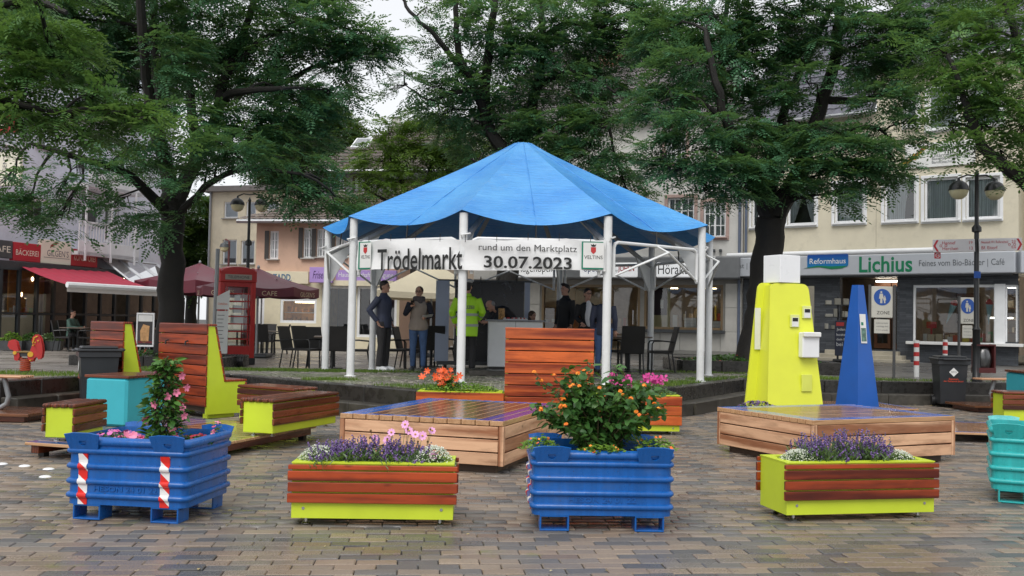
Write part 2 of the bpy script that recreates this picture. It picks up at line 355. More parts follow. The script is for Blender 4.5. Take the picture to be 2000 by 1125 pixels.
# cobbles under the pavilion
def cobbles():
    tv=[];
    for z,k in ((-.03,0),(-.006,0),(0,.014)): tv+=[(-.5+k*6,-.5+k*6,z),(.5-k*6,-.5+k*6,z),(.5-k*6,.5-k*6,z),(-.5+k*6,.5-k*6,z)] if z==0 else [(-.5,-.5,z),(.5,-.5,z),(.5,.5,z),(-.5,.5,z)]
    tf=[(a+i,a+(i+1)%4,a+4+(i+1)%4,a+4+i) for a in (0,4) for i in range(4)]+[(8,9,10,11)]
    X=[]
    for j in range(62):
        y=13.4+j*.145
        for i in range(-40,48):
            x=i*.15+(j%2)*.07+rng.normal(0,.006)
            yy=y+.25*math.sin(i*.35)+rng.normal(0,.006)
            if yy<edge_y(x)+.34 or yy>22 or x<-6.2+.0*yy or x>6.6: continue
            s=rng.uniform(.118,.136); t=rng.uniform(.112,.13); a=rng.normal(0,.06)
            X.append([[s*math.cos(a),-t*math.sin(a),rng.normal(0,.015),x],[s*math.sin(a),t*math.cos(a),rng.normal(0,.015),yy],[0,0,1,hz(x,yy)+.004+rng.normal(0,.003)]])
    n=NT('cobble stone'); g=n.n('NewGeometry'); P=n.pos(1.); c=n.ramp(g.outputs['Random Per Island'],(0,s2l(96,93,87)),(.5,s2l(122,118,110)),(1,s2l(146,140,129)))
    c=n.mix(n.ramp(n.noise(P,1.3,4,.6),(.45,(0,0,0)),(.62,(.75,)*3)),c,s2l(82,96,50)); n.set(c,n.ramp(n.noise(P,1.1,3),(.35,(.15,)*3),(.65,(.45,)*3))); n.bump(n.noise(P,50,3),.3,.005)
    meshobj('cobblestones',inst_mesh('cobblestones',tv,tf,np.array(X),n.m),None,kind='stuff')
cobbles()
GRASS=leafm('grass blades',s2l(70,98,36),s2l(98,128,52),s2l(130,150,66),.5,.4)
def grass(name,pts,zf,h=.05):
    tv=[(-.12,0,0),(.12,0,0),(.07,.12,.6),(0,.35,1)]; tf=[(0,1,2,3)]
    P=np.array([(x,y,zf(x,y)) for x,y in pts]); n=len(P); a=rng.uniform(0,6.28,n)
    f=np.stack([np.cos(a),np.sin(a),np.zeros(n)],1); up=np.tile([0,0,1.],(n,1))
    meshobj(name,inst_mesh(name,tv,tf,frames(P,f,up,rng.uniform(.5,1.3,n)*h),GRASS),None,kind='stuff')
gp=[]
def patch(cx,cy,rx,ry,n):
    for _ in range(n):
        a,r=rng.uniform(0,6.28),rng.uniform(0,1)**.6; x,y=cx+rx*r*math.cos(a),cy+ry*r*math.sin(a)
        if y>edge_y(x)+.3: gp.append((x,y))
for c in ((-2.9,15.9,.5,.2,700),(-1.2,14.6,1.0,.5,1000),(3.2,16.4,1.3,.9,4500),(4.4,18.0,1.2,.8,2600),(-4.9,18.6,2.4,.5,4200),(-3.5,18.9,1.8,.4,2500),(-9.,16.0,3,.6,4500),(7.5,19.0,3.5,.25,3800),(6.0,19.3,1.5,.4,1500),(3.9,20.6,1.6,.2,900),(-6.2,17.5,1.,.5,1500)): patch(*c)
grass('grass',gp,lambda x,y:hz(x,y)-.003,.05)
wp=[]
for _ in range(900):
    k=rng.integers(0,len(EP)-1); p=EP[k].lerp(EP[k+1],rng.uniform()); wp.append((p.x+rng.normal(0,.03),p.y-.34-abs(rng.normal(0,.06))))
wp=[p for p in wp if math.sin(p[0]*2.3)+math.sin(p[0]*5.1+1)>.6]
grass('kerb_weeds',wp,lambda x,y:-.004,.06)
# ================================================================ BUILDINGS
class Fac:
    def __init__(s,p0,p1,z):
        s.p0=Vector((p0[0],p0[1],0)); d=Vector((p1[0]-p0[0],p1[1]-p0[1],0)); s.L=d.length; s.d=d.normalized(); s.n=Vector((-s.d.y,s.d.x,0)); s.z=z; s.rz=math.atan2(s.d.y,s.d.x)
    def at(s,px,py,off=0.):
        r=ray(px,py); o=Vector((0,0,CAM_H)); q=s.p0+s.n*off; t=(q-o).dot(s.n)/r.dot(s.n); P=o+r*t; return ((P-s.p0).dot(s.d),P.z-s.z)
    def rect(s,px0,py0,px1,py1,off=0.):
        a=s.at(px0,(py0+py1)/2,off)[0]; b=s.at(px1,(py0+py1)/2,off)[0]; xm=(px0+px1)/2
        return (a,s.at(xm,py1,off)[1],b,s.at(xm,py0,off)[1])   # x0,z0,x1,z1
def wallm(w,h,holes,th=.2,x0=0.,z0=0.):
    xs=sorted({x0,x0+w}|{v for q in holes for v in(q[0],q[2])}); zs=sorted({z0,z0+h}|{v for q in holes for v in (q[1],q[3])}); m=MB()
    for a,b in zip(xs,xs[1:]):
        for c,d in zip(zs,zs[1:]):
            mx,mz=(a+b)/2,(c+d)/2
            if any(q[0]<mx<q[2] and q[1]<mz<q[3] for q in holes): continue
            m.add([(a,0,c),(b,0,c),(b,0,d),(a,0,d)],[(0,1,2,3)])
    for a,c,b,d in holes:
        m.add([(a,0,c),(b,0,c),(b,0,d),(a,0,d),(a,th,c),(b,th,c),(b,th,d),(a,th,d)],[(0,4,5,1),(1,5,6,2),(2,6,7,3),(3,7,4,0)])
    return m
CURT=None
def curtainm(name='net curtain',col=(.76,.80,.82)):
    if name in _mc: return _mc[name]
    n=NT(name); w=n.n('TexWave'); n.l(n.co('Object'),w.inputs[0]); w.inputs['Scale'].default_value=5; w.inputs['Distortion'].default_value=.6
    n.set(n.ramp(w.outputs[0],(0,tuple(c*.72 for c in col)),(1,col)),.8); _mc[name]=n.m; return n.m
INTER=M('room shade',(.03,.03,.032),.8,.2); CURT=curtainm()
def window(par,q,fm=WHITE2,fr=.07,split=0,rows=0,inset=.12,curt=None,sill=True,surround=None,blind=0.,pane=GLASS,sillm=None):
    """q=(x0,z0,x1,z1) hole in wall; window part > pane, curtain, sill..."""
    x0,z0,x1,z1=q; w,h=x1-x0,z1-z0; cx,cz=(x0+x1)/2,(z0+z1)/2; m=MB(); e=.002
    for c,d in (((0,0,h/2-fr/2),(w-2*e,.07,fr)),((0,0,-h/2+fr/2),(w-2*e,.07,fr)),((-w/2+fr/2+e,0,0),(fr,.068,h-2*fr)),((w/2-fr/2-e,0,0),(fr,.068,h-2*fr))): m.box(c,d,0,.008)
    for k in range(split): m.box((-w/2+w*(k+1)/(split+1),0,0),(fr*1.1,.066,h-2*fr),0,.006)
    for k in range(rows): m.box((0,-.004,-h/2+h*(k+1)/(rows+1)),(w-2*fr,.03,.028))
    if rows:
        for k in range(split+1): m.box((-w/2+w*(k+.5)/(split+1),-.003,0),(.028,.03,h-2*fr))
    o=m.build('window',fm,par,loc=(cx,inset,cz))
    MB().add([(-w/2+fr*.5,.0,-h/2+fr*.5),(w/2-fr*.5,.0,-h/2+fr*.5),(w/2-fr*.5,.0,h/2-fr*.5),(-w/2+fr*.5,.0,h/2-fr*.5)],[(0,1,2,3)]).build('pane',pane,o,loc=(0,.01,0))
    def sheet(name,a,b,c,d,mat,y,wv=.02,n=24):
        f=lambda u,v:(a(v)+(b(v)-a(v))*u,y+wv*math.sin(u*n*2.2)+.4*wv*math.sin(u*n*5+2),c+(d-c)*v)
        MB().grid(f,n*3,6).build(name,mat,o,smooth=True)
    if curt=='full': sheet('curtain',lambda v:-w/2,lambda v:w/2,-h/2,h/2,CURT,.12)
    elif curt=='pair':
        sheet('curtain',lambda v:-w/2,lambda v:-w*.02-w*.36*(1-v)**1.6,-h/2,h/2,CURT,.12,n=12); sheet('curtain',lambda v:w*.02+w*.30*(1-v)**1.6,lambda v:w/2,-h/2,h/2,CURT,.12,n=12)
    elif curt=='left': sheet('curtain',lambda v:-w/2,lambda v:w*.1+w*.2*v**2,-h/2,h/2,CURT,.12,n=14)
    if blind: MB().box((0,.035,h/2-h*blind/2-fr*.5),(w-fr*1.5,.012,h*blind)).build('blind',M('white blind',(.72,.74,.78),.5,.03),o)
    MB().add([(-w/2-.3,.5,-h/2-.3),(w/2+.3,.5,-h/2-.3),(w/2+.3,.5,h/2+.3),(-w/2-.3,.5,h/2+.3)],[(0,1,2,3)]).build('room_shade',INTER,o)  # flat dark sheet, the shade of an unlit room put into its colour
    if sill: MB().box((0,-inset-.03,-h/2-.025),(w+.12,.2,.05),0,.008).build('sill',sillm or fm,o)
    if surround:
        b=surround[0]; m=MB()
        for c,d in (((0,0,h/2+b/2),(w+2*b,.06,b)),((-w/2-b/2,0,0),(b,.06,h)),((w/2+b/2,0,0),(b,.06,h)),((0,0,-h/2-b/2),(w+2*b,.06,b))): m.box(c,d,0,.008)
        m.build('surround',surround[1],o,loc=(0,-inset-.012,0))
    return o
def room(par,q,depth,mat,name='shop_interior'):
    x0,z0,x1,z1=q; y0,y1=.25,depth; m=MB()
    m.add([(x0,y0,z0),(x1,y0,z0),(x1,y0,z1),(x0,y0,z1),(x0,y1,z0),(x1,y1,z0),(x1,y1,z1),(x0,y1,z1)],[(4,5,6,7),(0,4,7,3),(5,1,2,6),(0,1,5,4),(7,6,2,3)])
    return m.build(name,mat,par)
def goodsm():
    n=NT('assorted goods'); g=n.n('NewGeometry'); c=n.ramp(g.outputs['Random Per Island'],(0,(.5,.1,.05)),(.15,(.6,.5,.35)),(.3,(.05,.2,.45)),(.45,(.7,.7,.68)),(.6,(.1,.3,.1)),(.72,(.55,.25,.4)),(.85,(.75,.6,.1)),(1,(.2,.12,.06)),interp='CONSTANT'); n.set(c,.5); return n.m
GOODS=goodsm(); WARM=emis('warm lamp',(1,.75,.42),9.); COOL=emis('shop tube light',(1,.93,.8),9.)
def goods(par,x0,x1,y,z,n,hmax=.3,name='goods',mat=None):
    m=MB(); x=x0
    while x<x1-.05:
        w=random.uniform(.06,.22); h=random.uniform(.08,hmax); m.box((x+w/2,y+random.uniform(-.06,.06),z+h/2),(w*.9,random.uniform(.06,.2),h),0,.005); x+=w+random.uniform(0,.12)
    return m.build(name,mat or GOODS,par,kind='stuff')
def seat_roof(name,par,pts,mat,th=.08):
    return MB().prism(pts,0,1).build(name,mat,par)
def tilem(name,c1,c2):
    return M(name,c1,.5,.35,scale=12,rand=.25,bump=.2,dirt=.3)
def tiles(par,x0,x1,z0,y0,z1,y1,mat,tw=.3,tl=.34,n_ind=0,clip=None,base=None,left=None):
    """pan tiles on a slope from eave (y0,z0) to ridge (y1,z1) in the building frame"""
    L=math.hypot(y1-y0,z1-z0); a=math.atan2(z1-z0,y1-y0); nr=int(L/tl); nc=int((x1-x0)/tw)
    m=MB(); seg=4
    def f(u,v):
        return (-tw/2*1.06+tw*1.06*u, tl*1.15*v, .012+.028*math.sin(u*PI*1.0)**2+(1-v)*.03)
    m.grid(f,seg,1)
    m.add([(-tw*.53,0,.0),(tw*.53,0,0),(tw*.53,0,.042),(-tw*.53,0,.042)],[(0,1,2,3)])
    me=m.mesh('roof_tile',mat); P=[]
    for r in range(nr):
        v=r*tl; 
        for c in range(nc):
            x=x0+(c+.5)*tw
            if clip and not clip(x,v/L): continue
            P.append((x,y0+v*math.cos(a),z0+v*math.sin(a)))
    rt=Matrix.Rotation(a,3,'X')
    if base is None: base=par
    vis=P if n_ind>=len(P) else sorted(P,key=lambda p:random.random())[:n_ind]
    s=set(vis)
    for p in vis: meshobj('roof_tile',me,par,p,(a,0,random.uniform(-.015,.015)))
    rest=[p for p in P if p not in s]
    if rest:
        X=np.zeros((len(rest),3,4)); X[:,:,:3]=np.array(rt); X[:,:,3]=np.array(rest)
        tv=[tuple(v.co) for v in me.vertices]; tf=[tuple(p.vertices) for p in me.polygons]
        meshobj('roof_tiles',inst_mesh('roof_tiles',tv,tf,X,mat),par,kind='stuff')
def render_wall(name,c,rough=.75): return M(name,c,rough,.05,scale=2,bump=.12,bscale=90,dirt=.18)
def body(par,L,H,Dp,mat,name='side_wall',x0=0,z0=0):
    m=MB(); a,b=x0,x0+L; m.add([(a,.0,z0),(a,Dp,z0),(b,Dp,z0),(b,.0,z0),(a,0,H),(a,Dp,H),(b,Dp,H),(b,0,H)],[(0,1,5,4),(1,2,6,5),(2,3,7,6)]); return m.build(name,mat,par)
# ---------------- beige building on the right (health-food shop below)
def fline(px,a=39.35,b=.75):
    k=(px-1000)/1920; y=a/(1+b*k); return (k*y,y)
def beige():
    F=Fac(fline(1452),fline(1990),ZP); L=F.L
    b=thing('shop_building','beige rendered building with white framed windows above a grey health-food shop front','building',(*F.p0[:2],F.z),F.rz)
    w1=[F.rect(*q) for q in ((1468,380,1484,444),(1538,361,1593,439),(1630,357,1688,435),(1727,350,1789,432),(1805,347,1871,430),(1886,345,1953,427))]
    w2=[F.rect(*q) for q in ((1768,186,1792,246),(1812,172,1872,252),(1889,168,1957,245))]
    zf0=F.at(1700,537,-.5)[1]; zf1=F.at(1700,497,-.5)[1]; zt=F.at(1850,120)[1]; ze=F.at(1620,228)[1]
    xs=F.at(1712,300)[0]; Hw=zt
    WALL=render_wall('beige render',s2l(212,204,182)[:3])
    # upper walls
    wl=wallm(xs,ze-zf0,[q for q in w1 if q[2]<xs],.2,0,zf0).build('front_wall',WALL,b)
    wr=wallm(L-xs,zt-zf0,[q for q in w1+w2 if q[0]>xs],.2,xs,zf0).build('front_wall',WALL,b)
    MB().box((xs+.0,.005,(zf0+ze)/2+.4),(.012,.012,ze-zf0-1)).build('render_joint',M('render joint',s2l(150,140,118)[:3],.7,.1),b)
    m=MB(); m.add([(xs,0,ze),(xs,9,ze),(xs,9,zt),(xs,0,zt)],[(0,1,2,3)]); m.add([(0,0,0),(0,9,0),(0,9,ze),(0,0,ze)],[(0,1,2,3)]); m.add([(L,0,zf0),(L,9,zf0),(L,9,zt),(L,0,zt)],[(3,2,1,0)]); m.build('side_wall',WALL,b)
    SUR=(.09,WHITE2)
    for q,c in zip(w1+w2,('full','pair','full','left','full','full','full','full','full')): window(b,q,WHITE2,.07,0,0,.08,c,True,SUR)
    # ground floor
    ent=F.rect(1640,541,1752,690); ent=(ent[0],.35,ent[2],zf0-.02); win=F.rect(1783,556,1945,668); win2=F.rect(1962,556,1988,668)
    SL=brickm('slate cladding',s2l(82,86,92)[:3],s2l(58,62,68)[:3],s2l(40,42,45)[:3],.38,.055,.5,.003,.5)
    lft=F.rect(1570,560,1590,680); lft=(lft[0],.4,lft[2],zf0-.3)
    wallm(L,zf0,[ent,win,win2,lft],.25,0,0).build('slate_wall',SL,b)
    MB().box(((win[0]+L)/2,-.06,win[1]-.05),(L-win[0]+.3,.36,.09),0,.01).build('window_ledge',WHITE,b)
    fr=MB(); W2=win[2]
    for q in (win,win2):
        for x in (q[0]+.03,q[2]-.03): fr.box((x,.1,(q[1]+q[3])/2),(.06,.1,q[3]-q[1]))
        fr.box(((q[0]+q[2])/2,.1,q[3]-.04),(q[2]-q[0]-.12,.1,.08))
    fr.build('shopfront_frame',WHITE2,b)
    MB().box((W2+(win2[0]-W2)/2,.0,(win[1]+win[3])/2),(win2[0]-W2+.05,.12,win[3]-win[1]+.02)).build('shopfront_post',WHITE2,b)
    for q in (win,win2): MB().add([(q[0],.08,q[1]),(q[2],.08,q[1]),(q[2],.08,q[3]),(q[0],.08,q[3])],[(0,1,2,3)]).build('shop_pane',SHOPGLASS,b)
    SI=M('shop interior wall',(.30,.24,.18),.8,.2); rm=room(b,(win[0]-.3,.3,L-.02,zf0-.05),4.2,SI)
    for x,z in ((win[0]+1.1,zf0-.25),(win[0]+2.4,zf0-.3),(win[0]+2.0,zf0-1.25)): MB().box((x,2.4,z),(.7,.08,.04)).build('ceiling_light',COOL,rm)
    MB().box((win[0]+.75,3.9,1.75),(.75,.04,1.),0,.01).build('wall_picture',M('dark picture',(.09,.05,.03),.5,.8,scale=3),rm)
    for z in (.95,1.35,1.75): 
        MB().box((win[0]+2.6,3.8,z),(1.8,.3,.03)).build('shelf',M('shelf wood',(.2,.1,.04),.5,.2),rm); goods(rm,win[0]+1.75,win[0]+3.4,3.75,z+.02,9,.26)
    MB().box(((win[0]+win[2])/2,.55,win[1]-.02),(win[2]-win[0]-.05,.8,.05)).build('display_shelf',WHITE,rm)
    goods(rm,win[0]+.15,win[2]-.2,.55,win[1]+.005,12,.26); goods(rm,win[0]+.6,win[2]-.1,.75,win[1]+.005,12,.34)
    for k,px in enumerate((1858,1932)):   # paper school cones hung in the window
        x,z=F.at(px,607,.5); c=MB().lathe([(.004,-.42),(.10,.18),(.105,.2)],n=12).build('school_cone',M('pale blue paper',(.3,.55,.62),.5,.15),rm,True,(x,.5,z),(R(8),R(22 if k==0 else 4),0)); 
        MB().lathe([(.10,.2),(.115,.25),(.06,.33),(.01,.36)],n=12).build('cone_tuft',RED,rm,True,(x,.5,z),(R(8),R(22 if k==0 else 4),0))
    m=MB(); m.box((win[0]+.42,.5,win[1]+.5),(.28,.1,.2),0,.01); m.box((win[0]+.42,.5,win[1]+.2),(.05,.05,.4)); m.build('red_display_stand',RED,rm)
    # entrance recess
    re=room(b,(ent[0]-.4,.3,ent[2]+.02,zf0-.03),1.9,M('entrance recess',(.10,.075,.05),.6,.3),'entrance_recess')
    dw=ent[2]-ent[0]
    for k,(a,c) in enumerate(((.36,.66),(.68,.98))):
        x0,x1=ent[0]+dw*a,ent[0]+dw*c; m=MB()
        for cc,dd in ((((x0+x1)/2,1.5,.45),(x1-x0,.06,.16)),(((x0+x1)/2,1.5,2.45),(x1-x0,.06,.12)),((x0+.05,1.5,1.45),(.1,.06,1.9)),((x1-.05,1.5,1.45),(.1,.06,1.9))): m.box(cc,dd,0,.006)
        d=m.build('door',M('brown door frame',(.16,.06,.02),.45,.2),b); MB().add([(x0+.1,1.5,.5),(x1-.1,1.5,.5),(x1-.1,1.5,2.4),(x0+.1,1.5,2.4)],[(0,1,2,3)]).build('pane',SHOPGLASS,d)
        MB().tube([(x0+.08,1.42,1.1),(x0+.08,1.42,1.5)],.018).build('handle',CHROME,d)
    MB().box((ent[0]+dw*.7,1.2,zf0-.12),(.9,.12,.05)).build('entrance_light',COOL,b)
    for k in range(3): MB().box(((ent[0]+ent[2])/2-.15,-.12-.3*k*.9+.2,.35-.06-.12*k-.05),(dw+.5+.35*k,.62,.14),0,.012).build('step',M('pale stone step',s2l(176,168,150)[:3],.5,.15),b)
    # fascia with lettering, awning box on top
    FM=M('silver fascia',s2l(178,182,188)[:3],.35,.03,metal=0.); xf0=F.at(1424,520,-.5)[0]
    fa=MB().box(((xf0+L)/2,-.25,(zf0+zf1)/2),(L-xf0+.0,.5,zf1-zf0),0,.03).build('sign_fascia',FM,b)
    MB().tube([(xf0-.1,-.42,zf1+.09),(L-.9,-.42,zf1+.09)],.085,10).build('awning_box',WHITE2,b,True)
    MB().box(((xf0+L)/2,-.2,zf0-.02),(L-xf0-.2,.38,.05)).build('soffit',DKGREY,b)
    MB().box((L+.32,-.15,(zf0+zf1)/2),(.62,.4,zf1-zf0),R(28),.02).build('sign_fascia_return',FM,b)
    GRN=M('green lettering',s2l(0,118,78)[:3],.5,.02); GT=M('grey lettering',s2l(92,96,100)[:3],.5,.02)
    def ft(s,px0,px1,py,h,mat,bold=0,**k):
        a=F.at(px0,py,-.5); c=F.at(px1,py,-.5); return text(s,fa,((a[0]+c[0])/2,-.506,a[1]),mat,w=c[0]-a[0],h=h,bold=bold,**k)
    ft('Lichius',1678,1782,517,.50,GRN,.02); ft('Obst | Gemüse',1427,1510,521,.22,GT); ft('Feines vom Bio-Bäcker | Café',1795,1962,516,.24,GT)
    a=F.at(1577,512,-.5); c=F.at(1657,512,-.5); wd=c[0]-a[0]
    nn=NT('logo blue'); sx=nn.n('SeparateXYZ'); nn.l(nn.co('Object'),sx.inputs[0]); nn.set(nn.ramp(nn.math('MULTIPLY_ADD',sx.outputs[2],2.,.5),(.1,s2l(20,120,175)),(.9,s2l(10,70,150))),.4)
    lg=MB().prism([(-wd/2,-.17),(wd/2-.05,-.17),(wd/2,-.12),(wd/2,.2),(wd/2-.03,.23),(-wd/2+.03,.23),(-wd/2,.2)],-.01,.0).build('logo_panel',nn.m,b,loc=((a[0]+c[0])/2,-.503,a[1]+.0))
    text('Reformhaus',lg,(0,-.014,.02),PAPER,w=wd*.88)
    MB().prism([(-wd/2-.12,-.2),(-wd*.2,-.17),(wd*.1,-.24),(wd*.35,-.22),(wd/2-.02,-.14),(wd*.1,-.15),(-wd*.25,-.12)],-.013,-.001).build('logo_swoosh',GRN,lg)
    # guitar lessons board
    q=F.rect(1768,277,1905,325,-.04); bd=MB().box(((q[0]+q[2])/2,-.04,(q[1]+q[3])/2),(q[2]-q[0],.05,q[3]-q[1]),0,.004).build('sign_board',PAPER,b)
    def bt(s,px,py,h,mat,**k): 
        a=F.at(px,py,-.07); return text(s,bd,(a[0],-.071,a[1]),mat,h=h,align='LEFT',**k)
    bt('easyguitar',1834,292,.26,INK,shear=.25)
    for k,s in enumerate(('Gitarrenunterricht','Bassgitarrenunterricht','Bandcoaching')): bt(s,1820,304+7*k,.11,GT)
    a=F.at(1790,305,-.075); gm=MB()
    gm.prism([(-.42,-.2),(-.3,-.26),(-.1,-.1),(-.02,-.12),(.05,.02),(.3,.22),(.27,.27),(0,.06),(-.08,.1),(-.14,-.02),(-.36,-.12)],-.012,0); g1=gm.build('guitar_emblem',M('guitar yellow',s2l(205,165,60)[:3],.5,.1),bd,loc=(a[0],-.068,a[1])); MB().prism([(-.3,-.2),(-.1,-.06),(.22,.2),(.3,.3),(.26,.32),(-.12,.0),(-.32,-.15)],-.016,-.013).build('guitar_neck',M('guitar brown',s2l(120,60,40)[:3],.5,.1),bd,loc=(a[0],-.068,a[1]))
    # roofs
    TM=tilem('dark grey roof tile',s2l(92,92,102)[:3],None); y1=4.5
    MB().add([(-.2,-.35,ze-.1),(xs,-.35,ze-.1),(xs,y1,ze+4.6),(-.2,y1,ze+4.6)],[(0,1,2,3)]).build('roof',DKGREY,b)
    tiles(b,-.2,xs,ze-.06,-.35,ze+4.64,y1,TM,.3,.36,250)
    MB().add([(xs-.2,-.3,zt-.05),(L+.3,-.3,zt-.05),(L+.3,y1,zt+4.6),(xs-.2,y1,zt+4.6)],[(0,1,2,3)]).build('roof',DKGREY,b)
    tiles(b,xs-.2,L+.3,zt-.01,-.3,zt+4.64,y1,TM,.3,.36,0)
    g=MB().tube([(-.2,-.42,ze-.08),(xs,-.42,ze-.08)],.07,8).build('gutter',GREY,b); MB().tube([(xs,-.38,zt-.04),(L+.3,-.38,zt-.04)],.07,8).build('gutter',GREY,b)
    MB().tube([(.12,-.1,zf1),(.12,-.1,ze-.1)],.05,8).build('downpipe',M('blue grey pipe',s2l(95,105,125)[:3],.4,.1),b)
beige()
# ---------------- light grey stucco building (optician below)
def greyb():
    p1=fline(1450); p0=(p1[0]-9.3,p1[1]+3.6); F=Fac(p0,p1,ZP); L=F.L
    b=thing('optician_building','pale grey stucco building with pink framed windows above an optician shop front','building',(*F.p0[:2],F.z),F.rz)
    WALL=render_wall('grey render',s2l(206,204,199)[:3]); ze=F.at(1320,232)[1]; zs=F.at(1200,545)[1]
    ws=[F.rect(*q) for q in ((1216,322,1260,372),(1304,386,1356,462),(1374,394,1418,463),(1400,250,1428,318),(1300,250,1340,318))]
    ws[0]=(ws[0][0],ws[1][1],ws[0][2],ws[1][3])
    wallm(L,ze-zs,ws,.2,0,zs).build('front_wall',WALL,b); body(b,L,ze,9,WALL)
    PK=M('pink stone surround',s2l(176,150,142)[:3],.6,.1)
    for q in ws: window(b,q,WHITE2,.06,1,2,.12,'full',True,(.11,PK),sillm=PK)
    MB().box((L/2,-.05,ze-.05),(L+.2,.35,.22),0,.03).build('cornice',WALL,b)
    for px in (1330,1360,1395,1408): 
        x,z=F.at(px,490); MB().box((x,-.07,z),(.09,.14,.1),0,.01).build('flood_lamp',DKGREY,b)
    # shop zone: recessed dark glass, stone panels
    win=F.rect(1258,556,1412,660); win=(win[0],.85,win[2],zs-.2); door=(F.at(1192,600)[0],.06,win[0]-.15,zs-.2); lw=(F.at(1058,600)[0],.5,F.at(1095,600)[0],zs-.2); lw2=(F.at(1100,600)[0],.3,door[0]-.1,zs-.2)
    wallm(L,zs,[win,door,lw,lw2],.3,0,0).build('shop_wall',M('shop back wall',(.25,.24,.22),.7,.1),b)
    ST=M('stone cladding panel',s2l(188,185,178)[:3],.45,.07,rand=.08,dirt=.12)
    def panels(x0,x1,z0,z1,nx,nz):
        w,h=(x1-x0)/nx,(z1-z0)/nz
        for i in range(nx):
            for j in range(nz): piece('stone_panel',(w-.012,.05,h-.012),(x0+(i+.5)*w,-.028,z0+(j+.5)*h),ST,b,ch=.004)
    panels(win[0]-.1,L-.02,.12,.80,5,1); panels(win[2]+.08,L-.02,.80,zs-.15,1,2); panels(F.at(1030,600)[0],lw[0]-.06,.1,zs-.15,1,3); panels(lw[0],lw2[0]+.1,.1,.5,1,1)
    MB().box((L/2+.5,-.02,.06),(L-1,.06,.12)).build('plinth',M('plinth stone',s2l(140,138,132)[:3],.6,.1),b)
    BR=M('bronze frame',s2l(120,100,72)[:3],.4,.15)
    fr=MB()
    for q in (win,lw,lw2,door):
        for x in (q[0]+.04,q[2]-.04): fr.box((x,.06,(q[1]+q[3])/2),(.08,.14,q[3]-q[1]-.002))
        fr.box(((q[0]+q[2])/2,.06,q[3]-.05),(q[2]-q[0]-.17,.14,.1)); fr.box(((q[0]+q[2])/2,.02,q[1]+.04),(q[2]-q[0]-.17,.22,.08))
    fr.build('shopfront_frame',BR,b)
    MB().box(((win[0]+win[2])/2,-.12,win[1]-.06),(win[2]-win[0]+.2,.3,.1),0,.01).build('window_ledge',DKGREY,b)
    for q in (win,lw,lw2,door): MB().add([(q[0],.08,q[1]),(q[2],.08,q[1]),(q[2],.08,q[3]),(q[0],.08,q[3])],[(0,1,2,3)]).build('shop_pane',SHOPGLASS,b)
    MB().tube([(door[2]-.25,.0,1.0),(door[2]-.25,.0,1.5)],.02).build('door_handle',CHROME,b)
    rm=room(b,(lw[0]-.4,.05,L-.1,zs-.1),4.,M('optician interior',(.36,.30,.22),.8,.2))
    MB().box((win[0]+.45,.8,1.75),(.62,.06,1.9)).build('display_panel',M('cream panel',s2l(205,195,150)[:3],.6,.05),rm)
    MB().box((win[0]+.42,.74,2.0),(.46,.04,1.3)).build('poster',M('plum poster',s2l(48,28,40)[:3],.5,.5,scale=2),rm); MB().box((win[0]+.48,.70,1.75),(.12,.02,.3)).build('poster_bottle',PAPER,rm)
    MB().box((win[0]+1.6,.5,.83),(3.2,.7,.04)).build('display_shelf',WHITE,rm)
    for k,(x,n) in enumerate(((1.75,4),(2.25,5),(2.75,3))):
        for j in range(n): piece('white_box',(.42,.25,.1),(win[0]+x-.2,.55,.9+j*.105),WHITE2,rm)
    for x,h in ((1.0,.5),(3.0,.32)): MB().box((win[0]+x,.5,.86+h/2),(.16,.06,h)).build('display_card',PAPER,rm)
    for x in (lw[0]+.1,): 
        for z in (.7,1.0,1.3,1.6,1.9): MB().box((x+.35,.6,z),(.7,.25,.03)).build('shelf',M('oak shelf',s2l(170,125,70)[:3],.5,.15),rm)
    goods(rm,lw[0],lw[2],.6,1.02,4,.2); goods(rm,lw2[0],door[0],2.4,.9,8,.5); goods(rm,win[0]+.9,win[2],2.6,1.2,8,.6)
    MB().box((lw[0]+.3,.9,1.5),(1.4,.05,2.6)).build('wood_panel',M('warm wood panel',s2l(165,115,55)[:3],.5,.2),rm)
    for x in (lw[0]+.5,win[0]+.6,win[0]+2.): MB().box((x,1.6,zs-.25),(.5,.1,.05)).build('ceiling_light',WARM,rm)
    # three white sign boxes under one dark canopy
    zt=F.at(1330,500,-.7)[1]; zb=F.at(1330,545,-.7)[1]; H=zt-zb
    cx0=F.at(985,520,-.7)[0]; MB().box(((cx0+L)/2,-.3,zb+H*.5),(L-cx0,.72,H*.98),0,.05).build('sign_canopy',M('grey canopy',s2l(112,114,116)[:3],.5,.08),b)
    for px0,px1,s,mat in ((998,1096,'Augenoptik',INK),(1133,1245,None,None),(1282,1380,'Hörakustik',INK)):
        q=F.rect(px0,512,px1,545,-.7); z0,z1=zb+.06,zb+H*.72
        sb=MB().box(((q[0]+q[2])/2,-.68,(z0+z1)/2),(q[2]-q[0],.12,z1-z0),0,.03).build('sign_box',emis('glowing white sign',(.8,.81,.82),.28),b); cx,w=(q[0]+q[2])/2,q[2]-q[0]; zc=(z0+z1)/2+.02  # slight glow added to brighten the white sign boxes
        if s: text(s,sb,(cx,-.745,zc),mat,w=w*(.75 if s[0]=='A' else .92),h=.34)
        else:
            text('optik arlt',sb,(cx-w*.18,-.745,zc),M('blue lettering',s2l(50,70,130)[:3],.5,0),w=w*.5,h=.32); text('by',sb,(cx+w*.14,-.745,zc-.05),GREY,w=w*.06); text('JOHEN',sb,(cx+w*.31,-.745,zc),RED,w=w*.28,h=.26,bold=.02)
    TM=tilem('brown grey roof tile',s2l(95,88,90)[:3],None)
